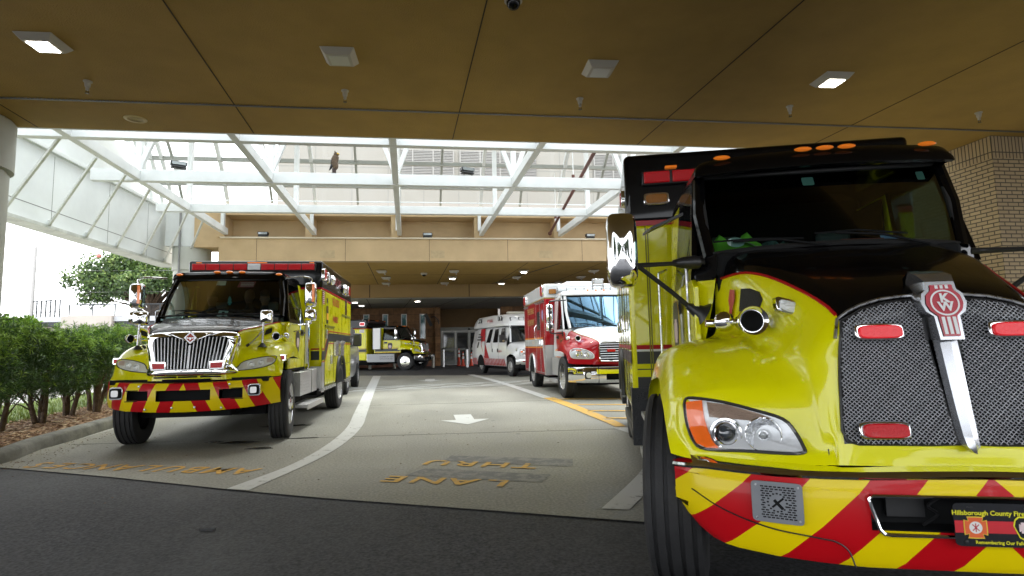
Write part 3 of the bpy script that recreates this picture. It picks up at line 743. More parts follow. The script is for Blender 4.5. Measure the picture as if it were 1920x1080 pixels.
# ---- stone wall with slit windows, recessed doorway
sw = thing('stone_wall', 'rust brown stone block wall with narrow tall windows behind the far bay', 'wall', (0, 39.2, 0))
stone = brickmat('brown_stone_x', (.30, .16, .07), (.19, .10, .045), (.06, .035, .02), .9, .5, 'x', .01, .4, noise=.35)
g = MB(); xs = [-14, -6.5]
wins = [(-6.05, .38, 1.7), (-4.68, .4, 1.7), (-3.42, .38, 1.7), (-2.18, .38, 1.7), (-.94, .4, 1.85)]
last = -9.5
for x, w_, zb in wins:
    g.box(last, x, 0, .3, 0, 3.98); g.box(x, x + w_, 0, .3, 0, zb); g.box(x, x + w_, 0, .3, 3.55, 3.98); last = x + w_
g.box(last, .1, 0, .3, 0, 3.98)
g.box(.1, .45, -.25, 1.7, 0, 3.98)
g.box(4.6, 14, -.4, .3, 0, 3.98)
obj('masonry', g, stone, sw, smooth=0)
fr = mat('window_aluminium', (.75, .76, .75), .5)
for x, w_, zb in wins:
    g = MB(); f_ = .055
    g.box(x, x + f_, -.03, .1, zb, 3.55); g.box(x + w_ - f_, x + w_, -.03, .1, zb, 3.55); g.box(x + f_, x + w_ - f_, -.03, .1, 3.55 - f_, 3.55); g.box(x + f_, x + w_ - f_, -.03, .1, zb, zb + f_)
    o = obj('window', g, fr, sw)
    g = MB(); g.box(x + f_, x + w_ - f_, .04, .05, zb + f_, 3.55 - f_); obj('pane', g, mat('teal_window_glass', (.03, .16, .19), .05, 0, 0, spec=1), o)
g = MB(); g.box(-9.5, .44, -.06, 0, 0, .3); obj('plinth', g, mat('brick_plinth', (.26, .12, .08), .9, noise=(4, .2)), sw)
g = MB(); g.box(.45, 4.6, 1.6, 1.9, 2.65, 3.98); obj('lintel', g, mat('brown_stucco', (.16, .10, .045), .9, noise=(2, .1)), sw)
# sliding doors
dr = thing('sliding_doors', 'grey framed glass sliding entrance doors in the dark recess', 'door', (.45, 40.8, 0))
al = mat('door_aluminium', (.20, .21, .20), .45, .3)
g = MB(); g.box(0, 4.1, 0, .12, 2.38, 2.65); g.box(0, .12, 0, .12, 0, 2.38); g.box(3.98, 4.1, 0, .12, 0, 2.38); g.box(.8, .9, .02, .1, 0, 2.38); obj('header_frame', g, al, dr)
for i in range(4):
    x = .14 + .96 * i; g = MB(); f_ = .1
    g.box(x, x + f_, -.02, .05, .03, 2.36); g.box(x + .94 - f_, x + .94, -.02, .05, .03, 2.36); g.box(x + f_, x + .94 - f_, -.02, .05, 2.24, 2.36); g.box(x + f_, x + .94 - f_, -.02, .05, 1.02, 1.18); g.box(x + f_, x + .94 - f_, -.02, .05, .03, .35)
    lf = obj('leaf', g, al, dr)
    g = MB(); g.box(x + f_, x + .94 - f_, .01, .02, .35, 1.02); g.box(x + f_, x + .94 - f_, .01, .02, 1.18, 2.24); obj('pane', g, mat('door_glass', (.008, .012, .015), .04, spec=1), lf)
g = MB()
for k, s_ in enumerate(('THIS IS A', 'SMOKE-FREE', 'ENVIRONMENT', 'Thank you for', 'not smoking')): textmb(g, s_, .085 if k < 3 else .06, (.61, .0, 1.93 - .11 * k), (1, 0, 0), (0, 0, 1))
obj('lettering', g, mat('faint_print', (.16, .16, .17), .6), dr)
g = MB(); g.sphere((2.05, -.06, 2.5), .07, 10); g.box(1.9, 2.2, -.08, 0, 2.42, 2.45); obj('sensor', g, 'plastic', dr)
# steel bollards
def bollard(x, y, label, h=1.1, r=.09, lit=False):
    t = thing('bollard', label, 'bollard', (x, y, 0), 0, 'bollards in front of the doors and stone wall')
    g = MB(); g.lathe([(r, -.005), (r, h)], n=20); obj('post', g, 'steel' if lit else mat('bollard_cream', (.5, .48, .42), .5), t)
    g = MB(); g.lathe([(r * 1.25, h), (r * 1.25, h + .05), (r * .9, h + .1)], n=20); obj('cap', g, 'plastic', t)
bollard(.6, 37.4, 'brushed steel bollard at the left of the sliding doors', lit=True)
bollard(2.03, 35.6, 'brushed steel bollard beside the traffic cones', lit=True)
for x, l in ((-3.95, 'pale bollard under the rear of the parked ambulance'), (-2.45, 'pale bollard under the running board of the parked ambulance'), (-.05, 'pale bollard in front of the parked ambulance')): bollard(x, 36.6, l, .75)
def cone(x, y, label, h=.75):
    t = thing('traffic_cone', label, 'traffic cone', (x, y, 0), 0, 'orange traffic cones by the doors')
    oc = mat('cone_orange', (.62, .05, .015), .5); g = MB(); g.box(-.17, .17, -.17, .17, -.005, .035); obj('base', g, oc, t, bevel=.01)
    g = MB(); g.lathe([(.12, .035), (.025, h)], n=20); obj('body', g, oc, t)
    g = MB()
    for a, b in ((.5, .68), (.76, .9)):
        ra, rb = .12 - .095 * (a * h - .035) / (h - .035) + .002, .12 - .095 * (b * h - .035) / (h - .035) + .002; g.lathe([(ra, a * h), (rb, b * h)], n=20, caps=False)
    obj('reflective_collar', g, mat('collar_white', (.75, .75, .75), .4), t)
cone(1.66, 38.6, 'tall orange traffic cone left of its shorter neighbour', 1.15)
cone(1.92, 38.2, 'shorter orange traffic cone with white collars', .92)
cone(2.45, 38.0, 'orange traffic cone half hidden behind the white van', .9)
# surveillance bracket on wall
t = thing('wall_sign', 'dark angled sign board hung on a bracket by the last slit window', 'sign', (-.15, 38.9, 3.2))
g = MB(); g.beam((-.4, -.3, .3), (.0, -.2, -.5), .22, .06, (0, 1, 0)); obj('board', g, 'plastic', t)
g = MB(); g.tube([(.0, .3, .1), (.2, -.1, .15), (.45, -.1, -.1), (.5, -.1, -.4)], .03, 6); obj('bracket', g, 'plastic', t)

# ---- hospital tower beyond the glass
hp = thing('hospital_tower', 'tall cream hospital tower with louvred openings beyond the glass roof', 'building', (-13.2, 50, 0))
twm = brickmat('tower_panels', (.33, .305, .27), (.325, .30, .265), (.27, .255, .23), 3.1, 1.9, 'x', .05, 0, rough=.8)
g = MB(); g.box(0, 60, 0, 20, 0, 36); obj('wall', g, twm, hp, smooth=0)
for x0, x1 in ((9.6, 15.0), (15.6, 22.6), (28, 33)):
    g = MB(); g.box(x0, x1, -.05, .02, 15.9, 18.8); o = obj('louvre', g, mat('louvre_back', (.28, .275, .285), .7), hp)
    g = MB()
    for k in range(20): z = 15.95 + k * .145; g.box(x0, x1, -.16, -.05, z, z + .07)
    for k in range(int((x1 - x0) / 1.8) + 1): g.box(x0 + k * 1.8, x0 + k * 1.8 + .12, -.18, -.04, 15.9, 18.8)
    obj('slats', g, mat('louvre_white', (.34, .32, .30), .6), o)

# ---- left background
lb = thing('low_building', 'low pale pink building with a dark banded parapet beyond the hedge', 'building', (-30, 35, 0))
bp2 = mat('pale_pink_stucco', (.42, .38, .34), .85, noise=(1, .06))
g = MB(); g.box(0, 22, .1, 12, 0, 2.9); obj('wall', g, bp2, lb)
g = MB(); g.box(9.85, 12.4, -.9, .1, 0, 3.4); obj('projecting_wall', g, bp2, lb)
g = MB(); g.box(-.5, 9.8, -.6, 12, 2.85, 3.08); g.box(12.45, 22.4, -.6, 12, 2.8, 3.05); obj('dark_fascia', g, mat('dark_metal_fascia', (.035, .038, .045), .5), lb)
g = MB()
for a, b in ((-.6, 9.84), (12.41, 22.5)): g.prism([(-.7, 3.08), (-.7, 3.35), (12, 3.6), (12, 3.08)], (a, 0, 0), (0, 1, 0), (0, 0, 1), (b - a, 0, 0))
obj('roof', g, mat('pale_metal_roof', (.42, .43, .45), .5), lb)
g = MB(); g.box(2, 4, -.0, .12, .9, 2.2); g.box(5.5, 8, -.0, .12, .9, 2.2); o = obj('window', g, mat('dark_window', (.03, .04, .05), .1), lb)
# fences: ball court chain link
def chain(name, p, q, z0, z1, label, n, tallm):
    t = thing(name, label, 'fence', (0, 0, 0)); p, q = Vector(p), Vector(q)
    for k in range(n + 1):
        a = p.lerp(q, k / n); g = MB(); g.cyl((a.x, a.y, z0), (a.x, a.y, z1), .06, n=6); obj('post', g, tallm, t)
    g = MB(); g.cyl((p.x, p.y, z1), (q.x, q.y, z1), .05, n=6); g.cyl((p.x, p.y, z1 - 1.1), (q.x, q.y, z1 - 1.1), .03, n=5); obj('rail', g, tallm, t)
    g = MB(); L = (q - p).length; m_ = int(L / .16); u = (q - p) / L; H_ = z1 - z0
    k = -int(H_ / .16)
    while k < m_:
        for sg in (1, -1):
            s0 = k * .16 if sg > 0 else k * .16 + H_; s1 = k * .16 + H_ if sg > 0 else k * .16
            a0, a1 = max(min(s0, L), 0), max(min(s1, L), 0)
            if abs(a0 - a1) > .05:
                za = z0 + abs(a0 - s0); zb = z1 - abs(a1 - s1); A = p + u * a0; B = p + u * a1
                g.beam((A.x, A.y, za), (B.x, B.y, zb), .012, .012)
        k += 1
    obj('mesh', g, tallm, t)
fm = mat('fence_metal', (.05, .055, .06), .5, .5)
chain('chain_link_fence', (-33.6, 58, 0), (-10, 58, 0), 2, 5.9, 'black chain link fence in front of the oak tree', 12, fm)
chain('chain_link_fence', (-38.0, 60, 0), (-34.4, 58, 0), 2, 6.4, 'taller open fence frame left of the tree', 6, fm)
t = thing('utility_pole', 'slim concrete utility pole standing far left', 'pole', (-38.1, 60, 0))
g = MB(); g.cyl((0, 0, 0), (.1, 0, 11.7), .22, .13, 8); obj('shaft', g, mat('pole_grey', (.35, .34, .33), .8), t)
g = MB()
for z in (9.5, 7.4, 6.9): g.box(-.35, .3, -.05, .05, z, z + .08); g.cyl((-.3, 0, z), (-.3, 0, z + .25), .05, n=6)
obj('insulator', g, mat('pole_grey', (.35, .34, .33), .8), t)
for z, l in ((9.6, 'upper overhead wire on the utility pole'), (7.5, 'lower overhead wire on the utility pole')):
    g = MB(); g.tube([(-38.1 + 12 * (k - 6) , 60 + .0 * k, z - .25 + .02 * (k - 6) ** 2) for k in range(13)], .012, 4); tag(obj('overhead_wire', g, mat('wire_grey', (.3, .3, .3), .6)), l, 'wire')

# ---- vegetation
def leaves(g, c, n, R_, ln, wd, rnd, droop=.3, up=.4):
    for _ in range(n):
        d = Vector((rnd.gauss(0, 1), rnd.gauss(0, 1), rnd.gauss(up, 1))).normalized()
        b = Vector(c) + d * rnd.uniform(0, R_); l = ln * rnd.uniform(.7, 1.2); s = d.cross(Vector((rnd.gauss(0, 1), rnd.gauss(0, 1), rnd.gauss(0, 1)))).normalized() * wd
        e = b + d * l + Vector((0, 0, -droop * l * .3)); m_ = b + d * l * .5
        g.add([b, m_ + s, e, m_ - s], [(0, 1, 2, 3)])
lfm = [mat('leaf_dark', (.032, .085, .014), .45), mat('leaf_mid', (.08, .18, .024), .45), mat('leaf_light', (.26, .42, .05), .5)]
barkm = mat('shrub_bark', (.085, .055, .035), .9, noise=(12, .4), bump=(25, 1))
def shrub(x, y, w_, h0, h1, label, seed, n=900):
    rnd = random.Random(seed); t = thing('hedge_shrub', label, 'shrub', (x, y, .1), 0, 'podocarpus shrubs of the hedge')
    g = MB()
    for k in range(rnd.choice((2, 3, 3))):
        a = rnd.uniform(0, 2 * PI); r0 = rnd.uniform(.02, .12); p0 = Vector((math.cos(a) * r0, math.sin(a) * r0, -.05)); p1 = p0 + Vector((math.cos(a) * .1, math.sin(a) * .1, .45)); p2 = p1 + Vector((rnd.uniform(-.15, .15), rnd.uniform(-.15, .15), .6))
        g.tube(spline([tuple(p0), tuple(p1), tuple(p2)], 4), [.05 - .0035 * q for q in range(9)], 7)
        for j in range(4):
            b0 = p0.lerp(p1, .5 + .12 * j); e = b0 + Vector((rnd.uniform(-.35, .35), rnd.uniform(-.35, .35), rnd.uniform(.15, .5))); g.tube([b0, b0.lerp(e, .5) + Vector((0, 0, .03)), e], [.014, .01, .006], 5)
    obj('stem', g, barkm, t)
    g = MB()
    for k in range(n):
        u_, v_ = rnd.uniform(-1, 1), rnd.uniform(-1, 1)
        zz = rnd.uniform(h0, h1) if rnd.random() < .75 else rnd.uniform(h1 - .25, h1 + .03 + .11 * (.5 + .5 * math.sin(7 * u_ + seed)))
        sh = 1.0 if zz > h0 + .35 else .55 + .45 * (zz - h0) / .35
        cx, cy = u_ * w_ * sh, v_ * w_ * sh
        r_ = max(abs(u_), abs(v_))
        if r_ < .55 and zz < h1 - .2: continue
        bump_ = .09 * math.sin(5 * cx + seed) * math.cos(4 * cy + zz * 6)
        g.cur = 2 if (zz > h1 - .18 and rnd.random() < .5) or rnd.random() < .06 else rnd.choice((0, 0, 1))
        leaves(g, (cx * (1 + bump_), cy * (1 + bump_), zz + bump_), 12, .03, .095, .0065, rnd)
    for k in range(46):
        u_, v_ = rnd.uniform(-1, 1), rnd.uniform(-1, 1); zt = h1 + .02; L_ = rnd.uniform(.06, .24); b0 = Vector((u_ * w_ * .95, v_ * w_ * .95, zt - .08)); e = b0 + Vector((rnd.uniform(-.06, .06), rnd.uniform(-.06, .06), L_))
        g.cur = 2; g.tube([b0, e], .003, 4)
        for q in range(7): g.cur = rnd.choice((1, 2, 2)); leaves(g, b0.lerp(e, q / 6), 5, .01, .085, .0065, rnd)
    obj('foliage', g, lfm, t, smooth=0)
hs = [(-5.85, 8.15, .55), (-6.3, 9.1, .6), (-6.55, 10.1, .6), (-6.55, 11.15, .55), (-6.75, 12.2, .6), (-6.9, 13.3, .6), (-7.15, 14.6, .65), (-7.4, 16, .7)]
hl = ['nearest to the left column', 'second from the column', 'third from the column', 'fourth from the column', 'beside the yellow ambulance', 'behind the mirrors of the yellow ambulance', 'seventh in the row', 'farthest in the row']
for i, (x, y, w_) in enumerate(hs):
    shrub(x - .25, y, w_, .46 + .06 * (i % 3), 1.30 + .07 * ((i * 7) % 4) + .03 * i, 'dark green clipped shrub of the hedge, ' + hl[i], 20 + i, 1500 if i < 5 else 900)
def bigtree(name, x, y, trunk_h, cz, rx_, rz_, label, seed, n, lf, mats_, ry_=None, trunk_r=.35, clumps=26):
    rnd = random.Random(seed); t = thing(name, label, 'tree', (x, y, 0)); g = MB(); ry_ = ry_ or rx_ * .7
    g.tube(spline([(0, 0, 0), (.1, 0, trunk_h * .5), (0, 0, trunk_h)], 3), [trunk_r * (1 - .06 * k) for k in range(7)], 9)
    cl = []
    for k in range(clumps):
        a = rnd.uniform(0, 2 * PI); q = rnd.uniform(.25, 1) ** .6; ph = rnd.uniform(-.6, 1.2)
        c = Vector((math.cos(a) * math.cos(ph) * rx_ * q, math.sin(a) * math.cos(ph) * ry_ * q, cz + math.sin(ph) * rz_ * q)); cl.append((c, rnd.uniform(.16, .3) * rx_))
        b0 = Vector((0, 0, trunk_h * rnd.uniform(.7, 1))); m_ = b0.lerp(c, .5) + Vector((rnd.uniform(-.3, .3), 0, rnd.uniform(0, .5)))
        g.tube(spline([tuple(b0), tuple(m_), tuple(c)], 3), [trunk_r * .45 * (1 - .13 * q_) for q_ in range(7)], 6)
    obj('trunk', g, barkm, t)
    g = MB()
    for c, r_ in cl:
        for k in range(n):
            d = Vector((rnd.gauss(0, 1), rnd.gauss(0, 1), rnd.gauss(0, .7))); d = d.normalized() * r_ * rnd.uniform(.35, 1.05) ** .6; d.z *= .65
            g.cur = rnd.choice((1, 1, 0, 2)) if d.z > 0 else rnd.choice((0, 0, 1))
            leaves(g, c + d, 3, .12, lf, lf * .28, rnd)
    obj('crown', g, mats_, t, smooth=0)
    return t
tl = [mat('oak_dark', (.035, .07, .018), .6), mat('oak_mid', (.085, .15, .03), .6), mat('oak_light', (.18, .25, .06), .6)]
bigtree('oak_tree', -29.3, 64, 6.5, 8.2, 7.6, 3.0, 'broad spreading oak tree behind the chain link fence', 5, 200, .36, tl, clumps=44)
bigtree('oak_tree', -19.5, 66, 6, 8.0, 4.2, 2.6, 'smaller oak at the right of the spreading oak', 8, 120, .3, tl, clumps=20)
bigtree('small_tree', -9.2, 13.6, 1.2, 1.75, .7, .55, 'light green feathery bush behind the hedge at far left', 9, 130, .1, [lfm[1], lfm[2], lfm[2]], trunk_r=.06, clumps=14)
# palm fronds
def palm(x, y, z, label, seed, n=11, L=1.15):
    rnd = random.Random(seed); t = thing('palm_plant', label, 'palm', (x, y, 0)); g = MB(); g.tube([(0, 0, 0), (0, 0, z)], .07, 8); obj('trunk', g, barkm, t)
    g = MB(); g.cur = 0
    for k in range(n):
        a = 2 * PI * k / n + rnd.uniform(-.2, .2); up_ = rnd.uniform(.5, 1.1); pts = []
        for j in range(9):
            s_ = j / 8 * L; pts.append(Vector((math.cos(a) * s_ * .8, math.sin(a) * s_ * .8, z + up_ * s_ - .55 * s_ * s_)))
        g.tube(pts, .008, 4)
        for j in range(1, 9):
            for q in range(3):
                p_ = pts[j - 1].lerp(pts[j], q / 3); d = (pts[j] - pts[j - 1]).normalized(); sd = d.cross(Vector((0, 0, 1))).normalized()
                for sg in (-1, 1):
                    e = p_ + (sd * sg + d * .7).normalized() * .3 * (1.1 - j / 11) + Vector((0, 0, -.05)); w_ = d * .012
                    g.cur = rnd.choice((0, 1)); g.add([p_ - w_, p_ + w_, e], [(0, 1, 2)])
    obj('fronds', g, [lfm[1], lfm[2]], t, smooth=0)
palm(-6.75, 12.7, .95, 'light green feathery palm behind the mirror of the yellow ambulance', 4)
palm(-8.8, 17.0, 1.3, 'pale palm tuft farther along behind the hedge', 6)

# trees across the drive behind the viewer (they show in the chrome and paint)
for i, (x, y, l) in enumerate(((-13, -17, 'rounded tree across the drive, leftmost of the row behind the viewer'), (-5, -19, 'rounded tree across the drive, second from the left behind the viewer'), (3, -18, 'rounded tree across the drive, middle of the row behind the viewer'), (11, -19, 'rounded tree across the drive, fourth from the left behind the viewer'), (19, -17, 'rounded tree across the drive, rightmost of the row behind the viewer'))):
    bigtree('street_tree', x, y, 2.4, 4.6, 4.0, 2.6, l, 40 + i, 45, .55, [mat('far_leaf_dark', (.02, .04, .012), .7), mat('far_leaf_mid', (.035, .065, .02), .7), mat('far_leaf_mid', (.035, .065, .02), .7)], ry_=3, trunk_r=.25, clumps=18)['group'] = 'trees across the drive behind the viewer'

# wet patches under the left ambulance, litter, marker ball
g = MB(); rnd = random.Random(11)
for cx, cy, a, b in ((-2.75, 8.75, .34, .12), (-2.3, 8.15, .22, .10), (-3.15, 8.9, .16, .07), (-1.9, 8.9, .3, .05), (-2.5, 10.4, .5, .12)):
    n = 18; g.poly([(cx + math.cos(2 * PI * k / n) * a * (.8 + .2 * math.sin(3 * k / n * 2 * PI + cx)), cy + math.sin(2 * PI * k / n) * b * (.8 + .2 * math.cos(2 * k / n * 2 * PI + cy)), .0035) for k in range(n)])
struct(obj('wet_patch', g, mat('wet_concrete', (.13, .128, .11), .12, 0, .6), smooth=0))
g = MB(); g.beam((-1.72, 4.62, .0), (-1.60, 4.59, .0), .014, .014); tag(obj('stick', g, mat('stick_dark', (.03, .03, .03), .8)), 'small dark stick lying on the asphalt in the foreground', 'stick')
g = MB(); g.sphere((-32.4, 60, 10.85), .22, 14); tag(obj('marker_ball', g, mat('ball_pink', (.6, .2, .17), .6)), 'small pink marker ball in the sky above the oak tree', 'marker ball')
rnd = random.Random(5)
g = MB()
for k in range(420):
    x, y = along(offs(ks, rnd.uniform(-.45, -.02)), rnd.uniform(.28, .6)) if k < 260 else (rnd.uniform(-4.8, 2), rnd.uniform(5.5, 12))
    a = rnd.uniform(0, PI); l = rnd.uniform(.006, .02); w = l * .5; dx, dy = math.cos(a), math.sin(a)
    g.add([(x - dx * l, y - dy * l, .006), (x + dy * w, y - dx * w, .008), (x + dx * l, y + dy * l, .006), (x - dy * w, y + dx * w, .012)], [(0, 1, 2, 3)])
o = obj('fallen_leaves', g, mat('dry_leaf', (.16, .09, .05), .9), smooth=0); o['kind'] = 'stuff'; o['label'] = 'small dry leaf litter scattered along the kerb and pavement'; o['category'] = 'leaf litter'
# ================================================================== VEHICLES
# local frame of a vehicle: origin under the centre of the front bumper, +y towards its rear, +x to the right of someone facing it
def vehicle(name, label, ox, oy, heading):
    return thing(name, label, 'ambulance', (ox, oy, 0), -R(heading))
def mirrored(rows):
    return [[(-x, y, z) for x, y, z in reversed(r[1:])] + list(r) for r in rows]
def hood(P, N, paint_top, paint_side, stripe='redstripe', nu=4, nv=4, top_span=2, last_black_row=6, offr=.008):
    rows = net([N[k] for k in 'ABCDEFGH'], nu, nv)
    full = mirrored(rows); g = MB(); n = len(full[0]); c = n // 2
    vs = [p for r in full for p in r]; fs = []; mi = []
    for i in range(len(full) - 1):
        for k in range(n - 1):
            fs.append((i * n + k, i * n + k + 1, (i + 1) * n + k + 1, (i + 1) * n + k))
            d = abs(k + .5 - c)
            mi.append(0 if (d < top_span * nu and i < last_black_row * nv) else 1)
    g.v = vs; g.f = fs; g.mi = mi
    o = obj('hood', g, [paint_top, paint_side], P, smooth=60)
    bv = BVHTree.FromPolygons([Vector(v) for v in vs], fs)
    if stripe:
        g = MB()
        for s in (-1, 1):
            pts = [(s * rows[i][top_span * nu][0], rows[i][top_span * nu][1], rows[i][top_span * nu][2]) for i in range(0, 3 * nv + 1)]
            pts2 = [(p[0] + s * .004, p[1] - .002, p[2] + .002) for p in pts]; g.tube(pts2, offr, 6)
        obj('pinstripe', g, stripe, P)
    # inner wheel arches
    g = MB()
    for s in (-1, 1):
        lip = [rows[i][-1] for i in range(len(rows))]
        g.grid([[(s * x, y, z) for x, y, z in lip], [(s * (x - .03), y + .01, z + .01) for x, y, z in lip], [(s * .62, y + .05, z + .02) for x, y, z in lip]])
        g.box(s * .5, s * .58, .5, 1.35, .45, 1.08)
    obj('wheel_arch', g, 'inside', P)
    return bv, rows
def hit(bv, x, z, dy=0):
    r = bv.ray_cast(Vector((x, -2, z)), Vector((0, 1, 0)))
    return (r[0].y if r[0] else .4) + dy
def patch(bv, outline, off=.004, dome=0, nr=5, g=None, cx=None):
    g = g or MB(); n = len(outline); C = cx or (sum(p[0] for p in outline) / n, sum(p[1] for p in outline) / n)
    rows = []
    for j in range(nr + 1):
        t = max(j / nr, .001); rows.append([(C[0] + (x - C[0]) * t, hit(bv, C[0] + (x - C[0]) * t, C[1] + (z - C[1]) * t) - off - dome * (1 - t * t), C[1] + (z - C[1]) * t) for x, z in outline])
    return g.grid(rows, closed=True)
def rim(bv, outline, r=.008, off=.004, g=None):
    g = g or MB(); return g.tube([(x, hit(bv, x, z) - off, z) for x, z in outline], r, 6, True)
def flip(ol): return [(-x, z) for x, z in ol]
def wheel(P, x, y, r=.5, w=.27, side=-1, steer=0, style='truck', rimr=.3):
    """side: -1 outer face points to -x"""
    e = bpy.data.objects.new('wheel', None); col.objects.link(e); e.parent = P; e.location = (x, y, r); e.rotation_euler = (0, 0, steer)
    ax = (side, 0, 0); h = w / 2; g = MB()
    pr = [(rimr, -h * .8), (rimr + .03, -h * .95), (r - .08, -h), (r - .02, -h * .93)]
    gr = [-.62, -.22, .22, .62]
    pr += [(r - .004, -h * .84)]
    for q in gr: pr += [(r, (q - .07) * h), (r - .014, (q - .06) * h), (r - .014, (q + .06) * h), (r, (q + .07) * h)]
    pr += [(r - .004, h * .84), (r - .02, h * .93), (r - .05, h * .985), (r - .08, h), (r - .12, h * 1.01), (rimr + .03, h * .95), (rimr, h * .8)]
    g.lathe(pr, (0, 0, 0), ax, 48, caps=False)
    obj('tyre', g, 'tyre', e, smooth=35)
    g = MB()
    if style == 'truck':
        g.lathe([(rimr + .004, h * .9), (rimr - .01, h * .93), (rimr - .03, h * .7), (rimr - .045, h * .45), (rimr * .62, h * .25), (rimr * .45, h * .3), (rimr * .44, h * .75), (rimr * .3, h * .95), (0, h)], (0, 0, 0), ax, 40)
        obj('rim', g, 'chrome', e, smooth=35)
        g = MB()
        for k in range(10):
            a = 2 * PI * (k + .5) / 10; c = Vector((side * h * .42, math.cos(a) * rimr * .76, math.sin(a) * rimr * .76))
            g.lathe([(.034, 0), (.034, .004), (0, .0045)], c + Vector((side * -.012, 0, 0)), (side, 0, 0), 12)
        obj('hand_hole', g, 'inside', e)
        g = MB()
        for k in range(10):
            a = 2 * PI * k / 10; c = Vector((side * h * .28, math.cos(a) * rimr * .52, math.sin(a) * rimr * .52)); g.cyl(c, c + Vector((side * .045, 0, 0)), .016, .012, 6)
        obj('lug_nut', g, 'chrome', e)
    elif style == 'dual':
        g.lathe([(rimr + .004, h * .9), (rimr - .01, h * .93), (rimr - .03, h * .6), (rimr - .05, -h * .5), (rimr * .5, -h * .6), (rimr * .45, h * .5), (0, h * .55)], (0, 0, 0), ax, 40)
        obj('rim', g, 'steel', e, smooth=35)
    else:
        g.lathe([(rimr + .004, h * .9), (rimr - .012, h * .95), (rimr - .03, h * .7), (rimr * .8, h * .72), (rimr * .35, h * .85), (rimr * .3, h * 1.0), (0, h * 1.02)], (0, 0, 0), ax, 40)
        obj('rim', g, 'steel', e, smooth=35)
        g = MB()
        for k in range(8):
            a = 2 * PI * k / 8; c = Vector((side * h * .74, math.cos(a) * rimr * .6, math.sin(a) * rimr * .6)); g.lathe([(.026, 0), (.026, .008), (0, .009)], c, (side, 0, 0), 10)
        obj('hand_hole', g, 'inside', e)
    return e
def bumper(P, plan, zt, zb, m, holes=(), lip=.0, lipm='chrome', bulge=.02, name='bumper'):
    xs0 = [p[0] for p in plan]
    def pl(x):
        x = abs(x)
        for (a, ya), (b, yb_) in zip(plan, plan[1:]):
            if x <= b + 1e-6: t = (x - a) / (b - a); t2 = t; return ya + (yb_ - ya) * t2
        return plan[-1][1]
    X = sorted(set([round(plan[-1][0] * (k / 24), 4) for k in range(25)] + [round(h[i], 4) for h in holes for i in (0, 1)]))
    X = sorted(set([-x for x in X] + X)); zs = sorted(set([h[i] for h in holes for i in (2, 3)]))
    def col_(x):
        a, b = zb(abs(x)), zt(abs(x)); y = pl(x)
        r = [(x, y + .10, a), (x, y + .02, a + .002), (x, y, a + .03)]
        mids = zs if zs else [a + (b - a) * .4, a + (b - a) * .7]
        r += [(x, y - bulge, z) for z in mids]
        r += [(x, y - bulge * .6, b - .04), (x, y, b - .005), (x, y + .03, b), (x, y + .14, b)]
        return r
    cols = [col_(x) for x in X]; n = len(cols[0]); g = MB(); g.v = [p for c in cols for p in c]
    for i in range(len(X) - 1):
        xm = abs((X[i] + X[i + 1]) / 2)
        for k in range(n - 1):
            zm = (cols[i][k][2] + cols[i][k + 1][2]) / 2
            if any(h[0] - 1e-4 < xm < h[1] + 1e-4 and h[2] < zm < h[3] for h in holes) and 2 < k < n - 4: continue
            g.f.append((i * n + k, i * n + k + 1, (i + 1) * n + k + 1, (i + 1) * n + k)); g.mi.append(0)
    obj(name, g, m, P, smooth=50)
    g = MB()
    for h in holes:
        for s in ((-1, 1) if h[0] > 0 else (1,)):
            x0, x1 = (h[0] * s, h[1] * s) if h[0] > 0 else (-h[1], h[1]); x0, x1 = min(x0, x1), max(x0, x1); yy = max(pl(x0), pl(x1))
            g.box(x0 - .02, x1 + .02, yy + .1, yy + .12, h[2] - .02, h[3] + .02)
            for z in (h[2] - .012, h[3] + .002): g.box(x0 - .01, x1 + .01, min(pl(x0), pl(x1)) + .002, yy + .1, z, z + .01)
    if holes: obj('bumper_recess', g, 'inside', P)
    if lip:
        g = MB(); 
        for s in (-1, 1):
            ol = [(s * x, pl(x) - .006, zt(x) - .006) for x in [plan[-1][0] * k / 24 for k in range(25)]]
            g.tube(ol, lip, 6)
        obj('bumper_lip', g, lipm, P)
    return pl
def windshield(P, b, t, bow=.12, bowt=.09, seal='rubber', gm='wind', name='windshield'):
    """b=(x,y,z) lower right corner, t=(x,y,z) upper right corner"""
    def pt(u, v):
        v2 = v; x = (b[0] * (1 - v2) + t[0] * v2) * u; bo = bow * (1 - v2) + bowt * v2
        return (x, b[1] * (1 - v2) + t[1] * v2 - bo * (1 - u * u), b[2] * (1 - v2) + t[2] * v2 - .02 * (1 - u * u) * (1 - 2 * v2) * -1)
    g = MB(); g.grid([[pt(-1 + 2 * i / 20, j / 8) for i in range(21)] for j in range(9)])
    o = obj(name, g, gm, P, smooth=80)
    pts = [pt(-1 + 2 * i / 16, 0) for i in range(17)] + [pt(1, j / 6) for j in range(1, 6)] + [pt(1 - 2 * i / 16, 1) for i in range(17)] + [pt(-1, 1 - j / 6) for j in range(1, 6)]
    g = MB(); g.tube(pts, .017, 6, True); obj('windshield_seal', g, seal, P)
    return pt
